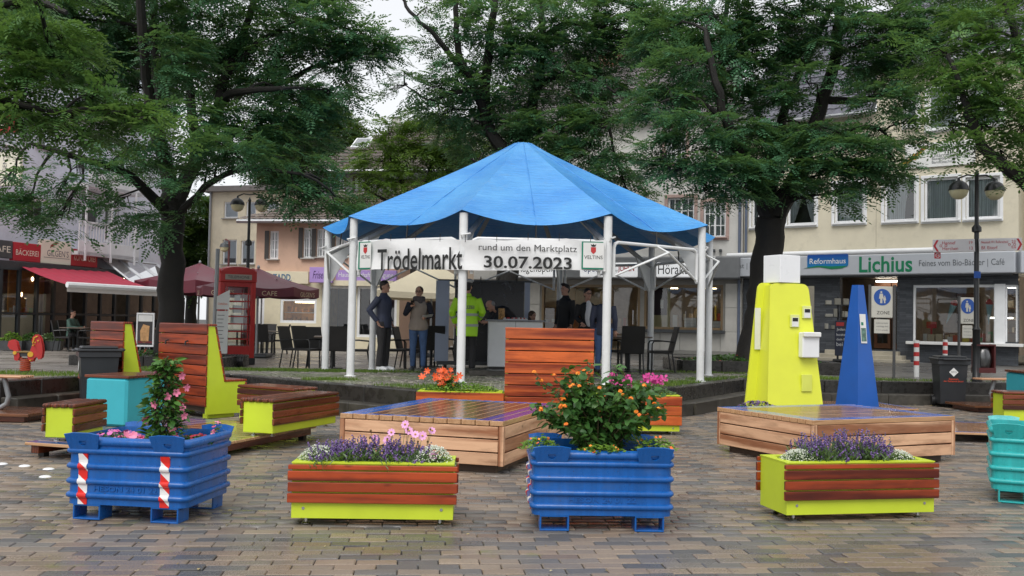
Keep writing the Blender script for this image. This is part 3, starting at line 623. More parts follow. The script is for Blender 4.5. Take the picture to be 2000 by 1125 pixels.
    MB().add([(-.3,-.4,ze),(L+.2,-.4,ze),(L-1.5,4.5,ze+4.2),(1.5,4.5,ze+4.2)],[(0,1,2,3)]).build('roof',DKGREY,b)
    tiles(b,-.3,L+.2,ze+.04,-.4,ze+4.24,4.5,TM,.3,.36,0,clip=lambda x,v:-.3+1.8*v<x<L+.2-1.7*v)
    x,z=F.at(1192,150,3.); ch=MB().box((x,3.2,z-.4),(.9,.9,2.6)).build('chimney',brickm('red brick',s2l(150,80,58)[:3],s2l(120,62,48)[:3],s2l(150,140,130)[:3],.22,.075),b); MB().box((x,3.2,z+.95),(1.,1.,.1)).build('chimney_cap',GREY,ch)
    MB().tube([(L-.1,-.08,.1),(L-.1,-.08,ze)],.05,8).build('downpipe',M('blue grey pipe',(.1,.1,.1)),b)
greyb()
# ---------------- lavender building with the bakery on the left
def lav():
    zf=lambda x:38*math.exp(7.2e-4*(x-200)); pt=lambda x:((x-1000)/1920*zf(x),zf(x))
    F=Fac(pt(-60),pt(332),.25); L=F.L
    b=thing('bakery_building','pale lavender block with balconies above the bakery and its red awning','building',(*F.p0[:2],F.z),F.rz)
    WALL=render_wall('lavender render',s2l(210,212,224)[:3]); zs=F.at(100,522)[1]; H=15.
    ws=[F.rect(*q) for q in ((72,240,104,290),(52,388,96,433),(160,405,196,440),(205,402,218,472),(222,405,232,470),(10,235,40,285),(235,290,258,345),(150,120,190,175),(80,110,110,165),(15,90,45,150),(258,150,285,205),(232,152,250,205))]
    ws=[q for q in ws if q[0]>0]
    wallm(L,H-zs,ws,.2,0,zs).build('front_wall',WALL,b); body(b,L,H,9,WALL)
    for q in ws: window(b,q,WHITE2,.09,0 if q[2]-q[0]<1.2 else 1,0,.1,None,True,None)
    MB().box((L/2,-.3,H+.1),(L+.6,1.2,.25)).build('roof_edge',M('red brown eave',s2l(120,70,62)[:3],.6,.1),b)
    MB().box((L/2,-.02,zs-.05),(L,.1,.14)).build('ledge',M('grey ledge',(.22,.22,.24),.6,.1),b)
    WB=M('white balcony paint',(.72,.72,.74),.5,.04,dirt=.15)
    for (x0,x1,yt,yb,nm) in ((150,268,440,503,0),(170,276,338,374,1),(158,272,200,236,1)):
        a,c=F.at(x0,(yt+yb)/2,-.9)[0],F.at(x1,(yt+yb)/2,-.9)[0]; z1=F.at((x0+x1)/2,yt,-.9)[1]; z0=F.at((x0+x1)/2,yb,-.9)[1]
        sl=MB().box(((a+c)/2,-.5,z0+.06),(c-a,1.0,.14),0,.01).build('balcony',WB,b)
        if nm: MB().box(((a+c)/2,-.97,(z0+z1)/2),(c-a,.06,z1-z0),0,.01).build('parapet',WB,sl)
        else:
            zm=z0+(z1-z0)*.44; MB().box(((a+c)/2,-.97,(z0+zm)/2),(c-a,.06,zm-z0),0,.01).build('parapet',WB,sl)
            MB().box(((a+c)/2,-.97,z1),(c-a,.06,.06)).build('rail',WB,sl); n=max(6,int((c-a)/.15))
            for k in range(n+1): piece('baluster',(.035,.035,z1-zm-.03),(a+.02+(c-a-.04)*k/n,-.97,(z1+zm)/2),WB,sl,ch=.004)
            for k in range(3): MB().box((a+.3+(c-a-.6)*k/2,-1.02,(z0+z1)/2+.6),(.06,.06,z1-z0+1.6)).build('post',WB,sl)
    # ground floor: dark glazed front under awning
    off=-.95
    SM=M('dark steel front',(.035,.04,.045),.4,.2); 
    fl=F.at(-40,600,off)[0]; fr=F.at(300,600,off)[0]; z1=zs-.05
    g=MB(); n=11
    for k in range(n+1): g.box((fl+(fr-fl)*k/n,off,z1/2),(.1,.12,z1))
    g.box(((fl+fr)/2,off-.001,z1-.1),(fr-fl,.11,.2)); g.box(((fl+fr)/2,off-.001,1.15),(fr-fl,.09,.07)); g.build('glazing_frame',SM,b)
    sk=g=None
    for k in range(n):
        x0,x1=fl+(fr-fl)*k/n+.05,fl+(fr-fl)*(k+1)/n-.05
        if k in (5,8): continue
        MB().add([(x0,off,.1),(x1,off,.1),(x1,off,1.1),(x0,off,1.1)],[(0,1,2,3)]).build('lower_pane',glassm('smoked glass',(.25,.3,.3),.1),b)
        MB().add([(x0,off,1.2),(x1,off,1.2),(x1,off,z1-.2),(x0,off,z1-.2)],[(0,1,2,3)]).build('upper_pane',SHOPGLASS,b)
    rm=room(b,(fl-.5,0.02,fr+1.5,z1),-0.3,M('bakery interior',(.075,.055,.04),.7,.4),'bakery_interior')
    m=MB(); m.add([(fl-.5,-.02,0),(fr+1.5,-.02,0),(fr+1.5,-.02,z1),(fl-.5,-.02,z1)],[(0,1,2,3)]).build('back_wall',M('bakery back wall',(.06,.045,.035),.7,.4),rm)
    MB().box(((fl+fr)/2,off/2,z1+.04),(fr-fl,-off,.1)).build('flat_roof',SM,b)
    for k,px in enumerate((62,40,240)): 
        x,z=F.at(px,575 if k%2 else 545,-.5); MB().ell((x,-.5,z),(.065,.065,.085)).build('pendant_lamp',WARM,rm,True)
    x,z=F.at(52,545,-.5); MB().box((x,-.5,z-.3),(1.6,.06,1.7)).build('warm_panel',M('warm bakery panel',(.5,.22,.05),.5,.4,scale=2),rm)
    goods(rm,F.at(-10,600,-.5)[0],F.at(60,600,-.5)[0],-.5,1.1,10,.4)
    # signs
    RS=M('red sign board',s2l(176,32,48)[:3],.4,.04); CS=M('cream sign board',s2l(226,220,202)[:3],.4,.03); so=-.62
    for x0,x1,y0,y1,mt,s in ((22,76,475,511,RS,'Bäckerei'),(76.5,135.5,470,516,CS,'Gilgen’s'),(136,187,488,521,RS,'Konditorei'),(-30,21,468,503,DKGREY,'CAFE')):
        q=F.rect(x0,y0,x1,y1,so); sb=MB().box(((q[0]+q[2])/2,so,(q[1]+q[3])/2),(q[2]-q[0],.16,q[3]-q[1]),0,.01).build('sign_board',mt,b)
        w=q[2]-q[0]; cx,cz=(q[0]+q[2])/2,(q[1]+q[3])/2; h=q[3]-q[1]
        if mt is CS:
            text(s.upper(),sb,(cx+w*.05,so-.085,cz-h*.05),INKGREY,w=w*.72,h=h*.26); MB().box((cx+w*.02,so-.084,cz-h*.24),(w*.85,.004,.015)).build('line',INKGREY,sb)
            MB().prism([(-.2,-.1),(-.05,-.02),(.15,.08),(.22,.06),(.12,.12),(-.05,.08),(-.18,0)],-.004,0).build('croissant_mark',M('russet mark',s2l(130,50,40)[:3],.5,.05),sb,loc=(cx-w*.08,so-.084,cz+h*.28))
        else: text(s.upper(),sb,(cx,so-.085,cz),CS,w=w*.82,h=h*.36)
    x,z=F.at(12,330,-.8); sb=MB().box((x,-.8,z),(.12,1.2,1.1),0,.01).build('blade_sign',CS,b); text('GILGEN’S',sb,(x-.07,-.8,z),INKGREY,w=.9,rot=(PI/2,-PI/2,-PI/2))
    x,z=F.at(8,242,-.8); sb=MB().box((x,-.8,z),(.12,1.1,.6),0,.01).build('blade_sign',RS,b); text('K',sb,(x-.07,-.8,z),CS,h=.35,rot=(PI/2,-PI/2,-PI/2))
    # conservatory roof lights
    for k in range(3):
        a=F.at(204+36*k,520,-.6)[0]; c=F.at(237+36*k,520,-.6)[0]; m=MB(); z0=zs-.1
        P=lambda u,v:(a+(c-a)*u,-.5-1.5*v,z0+.55-1.0*v)
        fr2=MB()
        for u in (0,1): fr2.tube([P(u,0),P(u,1)],.045,4)
        for v in (0,1): fr2.tube([P(0,v),P(1,v)],.045,4)
        o=fr2.build('roof_light',M('aluminium',(.45,.46,.48),.35,.1,metal=.5),b); MB().add([P(0,0),P(1,0),P(1,1),P(0,1)],[(0,1,2,3)]).build('pane',glassm('sky glass',(.75,.82,.85),.4),o)
    return F,zs
LF,LZS=lav()
def awning():
    # red retractable awning sloping out from the bakery front
    a=D(25,512,33.4); c=D(200,524,37.6); d=D(307,566,30.5); e=D(131,556,28.0)
    t=thing('awning','faded red fabric awning with white front rail sloping out from the bakery','awning',(a+c)/2); o=t.location.copy()
    MB().grid(lambda u,v:tuple(a.lerp(c,u).lerp(e.lerp(d,u),v)-o+Vector((0,0,-.06*math.sin(v*PI)+.012*math.sin(u*60)))),60,6).build('fabric',M('red awning fabric',s2l(160,36,60)[:3],.7,.12,scale=2),t,True)
    m=MB(); m.tube([e-o,d-o],.085,8); m.build('front_rail',WHITE2,t,True)
    m=MB(); n=24; q=[e.lerp(d,k/n)-o for k in range(n+1)]
    for k in range(n): m.add([q[k]+Vector((0,0,-.04)),q[k+1]+Vector((0,0,-.04)),q[k+1]+Vector((0,0,-.2)),q[k]+Vector((0,0,-.2))],[(0,1,2,3)])
    m.build('valance',M('pale valance',s2l(210,205,200)[:3],.6,.05),t)
    for u in (.12,.88): MB().tube([a.lerp(c,u)-o+Vector((0,0,-.15)),(a.lerp(c,u)*.5+e.lerp(d,u)*.5)-o+Vector((.3,0,-.2)),e.lerp(d,u)-o+Vector((0,0,-.05))],.03,6).build('arm',GREY,t)
awning()
# ---------------- cream building, pink house, tall shingled house, further houses
def cream():
    p0=D(403,600,47); p1=D(600,600,45.5); F=Fac(p0,p1,.25); L=F.L; H=F.at(470,372)[1]
    b=thing('cream_building','cream rendered building with white roller blinds beside the burgundy umbrellas','building',(*F.p0[:2],F.z),F.rz)
    WALL=render_wall('cream render',s2l(226,214,188)[:3])
    ws=[F.rect(*q) for q in ((437,394,465,426),(480,394,500,428),(434,468,462,516),(470,470,497,516),(520,394,545,428),(510,470,535,516))]
    wallm(L,H,ws,.2).build('front_wall',WALL,b); body(b,L,H,10,WALL)
    for k,q in enumerate(ws): window(b,q,WHITE2,.07,0,0,.1,None,True,None,blind=.72 if k>1 else .9,sillm=M('sill stone',(.4,.38,.35),.6,.1))
    MB().box((L/2,4.8,H+.06),(L+.5,10.4,.25)).build('roof_slab',M('roof edge',(.2,.18,.17),.6,.1),b)
    MB().tube([(.12,-.08,0),(.12,-.08,H)],.06,8).build('downpipe',GREY,b)
cream()
def pink():
    p0=D(497,600,37.5); p1=D(780,600,36.6); F=Fac(p0,p1,.25); L=F.L; ze=F.at(560,433)[1]
    b=thing('pink_house','small pink rendered house with brown tiled roof above purple and cream shop signs','house',(*F.p0[:2],F.z),F.rz)
    WALL=render_wall('pink render',s2l(206,172,150)[:3]); zs=F.at(640,553)[1]
    ws=[F.rect(*q) for q in ((526,451,544,506),(592,445,614,504),(618,447,640,502),(655,447,677,502),(712,447,734,502),(738,447,760,502))]
    wallm(L,ze-zs,ws,.2,0,zs).build('front_wall',WALL,b); body(b,L,ze,8,WALL)
    for q in ws:
        o=window(b,q,WHITE2,.06,1,2,.1,'full',True,None,sillm=M('sill stone',(.4,.38,.35),.6,.1))
        MB().box((-(q[2]-q[0])/2-.09,-.13,0),(.16,.04,q[3]-q[1])).build('shutter',M('dark shutter',(.05,.045,.04),.5,.1),o)
    TM=tilem('mossy brown roof tile',s2l(98,84,74)[:3],None); r0,r1=3.0,ze+1.45
    MB().add([(-.5,-.6,ze-.05),(L+.5,-.6,ze-.05),(L,r0,r1),(2.6,r0,r1)],[(0,1,2,3)]).build('roof',DKGREY,b); tiles(b,-.5,L+.5,ze,-.6,r1+.05,r0,TM,.26,.34,0,clip=lambda x,v:x>-.5+3.0*v)
    MB().tube([(-.5,-.66,ze-.05),(L+.5,-.66,ze-.05)],.08,8).build('gutter',GREY,b)
    CW=render_wall('cream shop render',s2l(222,212,184)[:3]); bw=F.rect(547,583,618,631); d2=F.rect(628,560,690,640); d2=(d2[0],.1,d2[2],zs-.1); d3=(F.at(697,600)[0],.5,F.at(775,600)[0],zs-.1); d1=F.rect(503,575,516,650); d1=(d1[0],.15,d1[2],d1[3])
    wallm(L,zs,[bw,d1,d2,d3],.25).build('shop_wall',CW,b)
    for q in (bw,d2,d3,d1):
        f=MB(); f.box(((q[0]+q[2])/2,.08,q[3]-.05),(q[2]-q[0],.1,.1)); f.box(((q[0]+q[2])/2,.08,q[1]+.05),(q[2]-q[0],.1,.1))
        for x in (q[0]+.05,q[2]-.05): f.box((x,.08,(q[1]+q[3])/2),(.1,.1,q[3]-q[1]-.2))
        o=f.build('shopfront_frame',WHITE2,b); MB().add([(q[0],.1,q[1]),(q[2],.1,q[1]),(q[2],.1,q[3]),(q[0],.1,q[3])],[(0,1,2,3)]).build('pane',SHOPGLASS,o)
    rm=room(b,(bw[0]-.2,.1,bw[2]+.2,zs-.1),1.8,M('baker interior',(.40,.24,.1),.7,.3),'bakery_display')
    for z in (bw[1]+.02,bw[1]+.4): MB().box(((bw[0]+bw[2])/2,.7,z),(bw[2]-bw[0],.5,.03)).build('shelf',WHITE2,rm); goods(rm,bw[0],bw[2],.7,z+.02,9,.22,mat=M('bread crust',(.45,.22,.07),.6,.5,scale=3))
    MB().box(((bw[0]+bw[2])/2,1.,bw[3]-.12),(1.,.1,.05)).build('ceiling_light',WARM,rm)
    room(b,(d2[0]-.2,.1,d3[2],zs-.1),2.5,M('dim shop',(.12,.11,.12),.7,.3),'shop_interior')
    PU=M('purple sign',s2l(172,142,206)[:3],.45,.04)
    def sign(x0,y0,x1,y1,off,mt,s,tm,ww,hh,**k):
        q=F.rect(x0,y0,x1,y1,off); o=MB().box(((q[0]+q[2])/2,off,(q[1]+q[3])/2),(q[2]-q[0],.18,q[3]-q[1]),0,.01).build('sign_board',mt,b); text(s,o,((q[0]+q[2])/2,off-.095,(q[1]+q[3])/2),tm,w=(q[2]-q[0])*ww,h=(q[3]-q[1])*hh,**k)
    sign(500,530,604,554,-.12,CW,'ZADD',M('steel blue lettering',s2l(70,110,140)[:3],.5,.1),.34,.55,bold=.03)
    sign(606,522,650,552,-.45,PU,'Friseur',M('violet ink',s2l(60,30,90)[:3],.5,0),.7,.5,shear=.3); sign(657,528,775,549,-.22,PU,'Hauswirtschaft Reinigung',WHITE2,.9,.55)
    MB().box((L*.72,-.15,zs-.0),(L*.5,.36,.2)).build('canopy',CW,b)
pink()
def tallhouse():
    F=Fac(D(622,600,43.5),D(900,600,42.5),.25); L=F.L; ze=F.at(660,336)[1]
    b=thing('shingled_house','tall house with grey shingled upper floor, brown windows and mossy hipped roof','house',(*F.p0[:2],F.z),F.rz)
    WALL=brickm('grey shingle wall',s2l(168,166,168)[:3],s2l(148,146,150)[:3],s2l(110,108,112)[:3],.22,.2,.7,.006,.5); BM=M('brown window wood',(.09,.045,.028),.5,.2)
    ws=[F.rect(*q) for q in ((657,346,676,372),(688,343,737,388),(770,343,815,388),(835,343,870,388))]
    wallm(L,ze,ws,.2).build('front_wall',WALL,b); body(b,L,ze,9,WALL)
    for q in ws: window(b,q,BM,.08,1 if q[2]-q[0]>.8 else 0,2,.08,None,True,None,sillm=WHITE2)
    TM=tilem('mossy dark roof tile',s2l(84,74,66)[:3],None); r1=F.at(760,236,4.5)[1]; h=r1-ze
    MB().add([(-.5,-.6,ze-.05),(L+.5,-.6,ze-.05),(L-1,4.5,r1),(2.9,4.5,r1),(-.5,9.5,ze-.05)],[(0,1,2,3),(0,3,4)]).build('roof',DKGREY,b); tiles(b,-.5,L+.5,ze,-.6,r1+.05,4.5,TM,.28,.36,0,clip=lambda x,v:x>-.5+3.4*v)
    a=math.atan2(h,5.1); x,z=F.at(705,284,1.6); o=MB().box((0,0,0),(.8,1.1,.1)).build('roof_window',WHITE2,b,loc=(x,-.6+5.1*(z-ze)/h,z+.12),rot=(a,0,0)); MB().box((0,0,.055),(.66,.95,.01)).build('pane',glassm('sky glass'),o)
    x,z=F.at(775,230,5.); c=MB().box((x,5,z-.7),(.36,.4,1.3)).build('chimney',M('pale chimney render',(.5,.48,.45),.7,.1),b); MB().box((x,5,z-.02),(.44,.48,.07)).build('chimney_cap',DKGREY,c)
    MB().tube([(-.5,-.66,ze-.06),(L+.5,-.66,ze-.06)],.08,8).build('gutter',GREY,b)
tallhouse()
def passage():
    F=Fac(D(770,600,41),D(1012,600,39.6),.3); L=F.L; H=7.
    b=thing('brown_shop_building','low brown rendered shop building in shade behind the cream market umbrella','building',(*F.p0[:2],F.z),F.rz)
    WALL=render_wall('brown render',s2l(170,156,140)[:3]); ws=[(.5,.3,2.2,2.6),(2.6,.1,3.6,2.5),(3.9,.4,L-.4,2.6),(.6,4.2,1.6,5.6),(2.4,4.2,3.4,5.6)]
    wallm(L,H,ws,.25).build('front_wall',WALL,b); body(b,L,H,6,WALL)
    for q in ws: window(b,q,WHITE2,.07,1,0,.1,'full' if q[1]>3 else None,True,None)
    MB().box((L/2,3,H+.1),(L+.4,6.6,.25)).build('roof_slab',DKGREY,b)
passage()
def right_house():
    p0=fline(1996); F=Fac((p0[0]+.9,p0[1]-.1),(p0[0]+9,p0[1]-2.5),ZP); L=F.L; H=11
    b=thing('cream_corner_building','cream corner building at the right edge beyond the health-food shop','building',(*F.p0[:2],F.z),F.rz); W=render_wall('pale cream render',s2l(222,212,184)[:3])
    ws=[(.8,.6,3.,2.6),(.8,4.,2,5.5),(3,4,4.2,5.5),(.8,7,2,8.5)]
    wallm(L,H,ws,.2).build('front_wall',W,b); body(b,L,H,8,W)
    for q in ws: window(b,q,WHITE2,.07,1,0,.1,'full')
right_house()
# ================================================================ TREES
def leafpts(L=.25,np_=4,wid=.042,ll=.082,droop=.35):
    """one pinnate leaf along +x: leaflet quads"""
    vs=[];fs=[]
    def leaflet(px,ang,s):
        c,sn=math.cos(ang),math.sin(ang); z=-droop*px*px/L; b=len(vs); l=ll*s; w=wid*s
        for a,t,dz in ((0,0,0),(.5,1,-.004),(1,0,-.012),(.5,-1,-.004)):
            x=a*l; y=t*w*.5; vs.append((px+x*c-y*sn,x*sn+y*c,z+dz-abs(t)*0.0))
        fs.append((b,b+1,b+2,b+3))
    for k in range(np_):
        p=L*(.16+.76*k/np_); s=.8+.35*math.sin(PI*(k+.8)/np_)
        leaflet(p,R(68),s); leaflet(p,-R(68),s)
    leaflet(L*.9,0,1.1)
    return vs,fs
def twig(seed,nl=6,L=.42,sc=1.,**kw):
    r=random.Random(seed); V=[];Fc=[]; lv,lf=leafpts(**kw)
    for k in range(nl):
        t=L*(.12+.88*k/(nl-1)); side=(-1)**k; ang=side*R(r.uniform(38,66)) if k<nl-1 else R(r.uniform(-10,10)); up=r.uniform(-.25,.3); s=r.uniform(.8,1.15); c,sn=math.cos(ang),math.sin(ang); b=len(V)
        roll=r.uniform(-.45,.45)
        for x,y,z in lv:
            y,z=y*math.cos(roll)-z*math.sin(roll),y*math.sin(roll)+z*math.cos(roll); z+=up*x
            V.append(((t+(x*c-y*sn)*s)*sc,((x*sn+y*c)*s)*sc,(z*s-.25*t*t)*sc))
        Fc+=[tuple(i+b for i in f) for f in lf]
    return V,Fc
TW=[twig(k) for k in range(4)]
BARK=M('dark wet bark',(.012,.010,.008),.75,.4,scale=6,bump=.9,bscale=22)
LEAFD=leafm('locust leaf',s2l(48,86,58),s2l(68,112,80),s2l(104,150,110))
LEAFB=leafm('bright locust leaf',s2l(58,94,48),s2l(84,126,72),s2l(122,156,84))
LEAFY=leafm('yellow green leaf',s2l(52,80,34),s2l(82,114,46),s2l(120,150,66))
LEAFF=leafm('far leaf',s2l(40,62,34),s2l(60,86,44),s2l(92,118,62))
def tree(name,label,Y,trunk,limbs,clusters,mat=LEAFD,dens=26.,tws=1.,group='trees round the square',z0=None,sub=True):
    """trunk/limbs: [(px,py,dY,radius m)...], clusters: (px,py,rx,ry,dY[,density])"""
    W=lambda px,py,dy=0:D(px,py,Y+dy)
    base=W(trunk[0][0],trunk[0][1],trunk[0][2]); 
    z0=hz(base.x,base.y) if z0 is None else z0; base.z=z0
    t=thing(name,label,'tree',base,group=group); m=MB()
    def path(ps,jit=.0):
        P=[W(p[0],p[1],p[2])-base for p in ps]; rr=[p[3] for p in ps]; Q=[];q=[]
        for i in range(len(P)-1):
            a=P[max(i-1,0)];b=P[i];c=P[i+1];d=P[min(i+2,len(P)-1)]
            for k in range(4):
                s=k/4; Q.append(.5*((2*b)+(c-a)*s+(2*a-5*b+4*c-d)*s*s+(3*b-a-3*c+d)*s**3)+Vector((random.gauss(0,.02),random.gauss(0,.02),0))); q.append(rr[i]*(1-s)+rr[i+1]*s)
        Q.append(P[-1]);q.append(rr[-1]); return Q,q
    tp=list(trunk)
    Q,q=path(tp); 
    if z0 is not None: Q[0]=Vector((0,0,-.1)); q[0]*=1.25
    m.tube(Q,[r*random.uniform(.95,1.05) for r in q],12); m.build('trunk',BARK,t,True); nodes=[(x,r) for x,r in zip(Q,q)][len(Q)//2:]
    lm=MB()
    for l in limbs:
        Q,q=path(l); lm.tube(Q,q,8); nodes+=list(zip(Q,q))
    pos=[[] for _ in TW]; dr=[[] for _ in TW]; sc=[[] for _ in TW]; bm=MB()
    for c in clusters:
        px,py,rx,ry,dy=c[:5]; k=c[5] if len(c)>5 else 1.; Yc=Y+dy; C=W(px,py,dy)-base; ax,az=rx*Yc/F_PX,ry*Yc/F_PX; ay=max(.5,min(ax,az*1.5)); n=max(4,int(3.1*dens*k*PI*ax*az/tws**1.5))
        best=min(nodes,key=lambda nd:(nd[0]-C).length+max(0,nd[0].z-C.z)*.6)[0]; mid=(best+C)/2+Vector((random.gauss(0,.15),random.gauss(0,.15),random.uniform(.0,.25)))
        ln=(C-best).length; r0=.018+.010*min(ln,4)
        if sub: bm.tube([best,best.lerp(mid,.5)+Vector((0,0,.04)),mid,mid.lerp(C,.6)+Vector((random.gauss(0,.08),random.gauss(0,.08),.03)),C],[r0*1.3,r0,r0*.8,r0*.6,r0*.3],6)
        ends=[]
        for _ in range(7):
            e=C+Vector((random.gauss(0,.55)*ax,random.gauss(0,.55)*ay,random.gauss(0,.5)*az)); ends.append(e)
            if sub: bm.tube([mid.lerp(C,random.uniform(.2,.9)),(C+e)/2+Vector((0,0,.05)),e],[r0*.45,r0*.3,.006],5)
        out=(C-best); out.z=0; out=out.normalized() if out.length>.01 else Vector((1,0,0))
        # sprays gathered in flattish layers
        nlay=max(2,int(2*az/.34)); lz=[-az+2*az*(i+.5)/nlay+random.gauss(0,.05) for i in range(nlay)]
        for _ in range(n):
            z=random.choice(lz)+random.gauss(0,.05); fz=math.sqrt(max(.08,1-(z/az)**2)); a=random.uniform(0,2*PI); rr=math.sqrt(random.uniform(.0,1))*fz*random.uniform(.75,1.15)
            p=C+Vector((ax*rr*math.cos(a),ay*rr*math.sin(a),z-.10*rr*rr)); d=Vector((math.cos(a),math.sin(a),0))*.8+out*.7+Vector((random.gauss(0,.4),random.gauss(0,.4),random.gauss(-.12,.25)))
            i=random.randrange(len(TW)); pos[i].append(p); dr[i].append(d); sc[i].append(random.uniform(.75,1.25)*tws)
    lm.v=[tuple(v) for v in lm.v]; lm.add(bm.v,bm.f); lm.build('branches',BARK,t,True)
    vs=[];ms=[]
    for i,(tv,tf) in enumerate(TW):
        if not pos[i]: continue
        n=len(pos[i]); up=np.array([0,0,1.])+rng.normal(0,.28,(n,3)); ms.append((tv,tf,frames(np.array(pos[i]),np.array(dr[i]),up,np.array(sc[i]))))
    # one crown mesh
    tv,tf,_=ms[0]; X=np.concatenate([x[2] for x in ms])
    T=len(tv); V=np.concatenate([np.einsum('nij,tj->nti',x[2][:,:,:3],np.array(x[0]))+x[2][:,None,:,3] for x in ms]); N=len(V)
    me=bpy.data.meshes.new('crown'); me.vertices.add(N*T); me.vertices.foreach_set('co',V.astype(np.float32).ravel()); f=np.array(tf); nf=len(f)
    L=(f.ravel()[None,:]+(np.arange(N)*T)[:,None]).ravel(); me.loops.add(len(L)); me.loops.foreach_set('vertex_index',L.astype(np.int32)); me.polygons.add(N*nf)
    me.polygons.foreach_set('loop_start',(np.arange(N*nf)*4).astype(np.int32)); me.polygons.foreach_set('loop_total',np.full(N*nf,4,np.int32)); me.materials.append(mat); me.update(calc_edges=True)
    meshobj('crown',me,t); return t
top=lambda xs,y,r,dy,k=.6:[(x,y,r,r*.6,dy+random.uniform(-2,2),k) for x in xs]
tree('locust_tree','large locust tree with dark trunk behind the wooden high-backed benches by the phone box',22,
 [(326,705,0,.36),(332,640,0,.29),(334,540,0,.27),(338,440,0,.26),(336,385,0,.25)],
 [[(336,390,0,.19),(325,330,0,.16),(304,250,-.5,.13),(285,150,-1,.11),(277,40,-1.5,.1),(270,-80,-2,.07)],
  [(338,400,0,.2),(372,335,.3,.17),(398,285,.5,.15),(420,230,.6,.13),(440,150,.8,.11),(480,60,1,.09),(505,-60,1,.06)],
  [(318,290,-.2,.12),(306,190,.6,.1),(300,60,1,.08),(310,-60,1,.06)],[(385,310,.4,.13),(372,180,1.2,.1),(360,60,1.5,.08),(350,-50,1.5,.05)],
  [(398,285,.4,.12),(433,205,-.3,.1),(458,181,-.8,.09),(550,172,-1.5,.05)],[(430,190,.7,.09),(553,160,1,.07),(612,132,1,.055),(670,116,1,.035),(740,100,1,.02)],
  [(337,430,0,.13),(255,345,-1,.1),(160,310,-2,.07),(60,280,-2.5,.04)],[(338,440,0,.1),(400,365,-.8,.07),(480,330,-1.2,.05),(590,340,-1.2,.03)],[(440,150,.8,.08),(510,80,.5,.06),(600,40,.5,.04),(690,60,.6,.02)]],
 [(60,30,90,50,1),(180,30,90,55,2),(300,70,80,50,2),(420,50,90,55,1),(530,35,90,50,1),(630,50,85,45,.5),(700,75,60,32,.5),(620,125,90,32,.8),(735,100,46,20,.8),(500,135,90,45,1),(385,140,80,50,2),(340,110,60,50,-1),(570,190,95,36,0),(650,180,50,22,0),(470,235,100,42,-.5),(350,225,55,40,-1.5,.7),(560,265,85,42,.5),(480,300,95,36,-1),(590,330,65,38,-.5),(620,385,60,30,-.5),(575,375,40,22,-1,.8),(450,290,70,30,-2),(250,290,80,36,-1.5,.8),(150,335,70,26,-2.5,.55),(105,385,70,24,-2.5,.7),(225,400,60,20,-1.5,.6),(60,395,60,28,-2),(285,425,50,24,-1),(15,360,40,26,-2.5,.7),(380,345,40,20,-1.5,.6),(120,430,50,16,-2,.6),(370,300,60,24,1.5,.5),(660,415,35,22,-.5,.8),(250,180,80,60,2),(290,320,40,30,1,.6),(200,100,80,60,1.5),(110,80,80,60,2.5),(400,310,40,20,-.5,.5)]+top((40,180,320,460,600),-70,120,0))
tree('locust_tree','bright green locust bough reaching in from the top left corner before the lavender block',15,
 [(-260,720,0,.3),(-250,500,0,.26),(-220,300,0,.24)],[[(-220,300,0,.2),(-120,150,.3,.14),(0,95,.5,.08),(90,130,.5,.05),(125,150,.5,.02)],[(-220,280,0,.18),(-100,60,.5,.12),(40,0,1,.08),(130,25,1,.04)],[(-120,150,0,.1),(-20,190,-.3,.06),(120,220,-.5,.03)]],
 [(20,120,60,40,0),(100,150,70,42,0),(180,195,70,36,-.3),(50,205,70,36,-.3),(140,240,70,24,-.3),(0,170,50,40,-.2),(250,228,45,20,-.3),(290,238,30,16,-.3),(40,60,70,40,.5),(120,80,60,40,.5),(0,250,50,30,-.3),(20,20,70,36,1)]+top((-60,60),-60,110,.5),LEAFB,30,.9)
tree('locust_tree','locust tree with several dark stems rising behind the blue pavilion roof',27,
 [(985,660,0,.36),(990,560,0,.32),(995,420,0,.3),(1000,330,0,.28),(1003,290,0,.27)],
 [[(1003,300,0,.2),(965,270,0,.17),(946,190,0,.15),(955,90,0,.12),(966,0,0,.09),(970,-80,0,.06)],[(948,230,0,.15),(928,172,-.3,.12),(902,125,-.5,.1),(889,67,-.5,.08),(895,-20,-.5,.06)],[(930,180,0,.09),(860,80,-1,.07),(811,34,-1,.05),(785,-5,-1,.04)],[(935,175,0,.08),(880,182,-1,.06),(840,196,-1,.035),(790,165,-1,.015)],
  [(1003,300,0,.2),(1024,265,.3,.17),(1050,168,.5,.14),(1060,93,.5,.12),(1055,20,.5,.09),(1050,-70,.5,.06)],[(1058,80,.5,.1),(1105,46,.5,.08),(1200,58,.6,.06),(1300,85,.8,.03)],[(1050,168,.5,.09),(1120,140,0,.06),(1200,180,-.4,.03)],[(1024,265,.3,.1),(1100,240,0,.07),(1190,250,-.5,.03)],[(1003,300,0,.1),(960,330,-.5,.06),(920,310,-.8,.03)]],
 [(830,25,40,16,-1,.5),(850,95,36,22,-1,.6),(800,150,42,22,-1,.5),(835,172,40,18,-1,.6),(775,175,26,14,-1,.4),(905,45,45,40,-.5,.7),(895,145,45,32,-.5,.8),(960,55,55,50,0,.7),(945,170,55,40,0),(1005,120,60,50,0),(1050,45,70,45,0),(1130,55,75,50,.5),(1205,45,75,45,.5),(1265,65,60,50,.5),(1100,150,80,50,.5),(1175,140,60,50,.5),(1225,195,45,34,0,.7),(1000,215,75,42,.5),(1080,250,90,42,0),(1165,240,70,42,-.3),(1145,310,70,34,-.5),(1200,320,50,30,-.5),(1225,375,40,16,-.5,.7),(905,255,55,36,.5),(935,310,36,24,0),(1050,300,60,40,1),(1000,300,40,30,1),(870,215,40,24,0,.7)]+top((900,1040,1180),-70,110,0,.5),LEAFD,24,1.05)
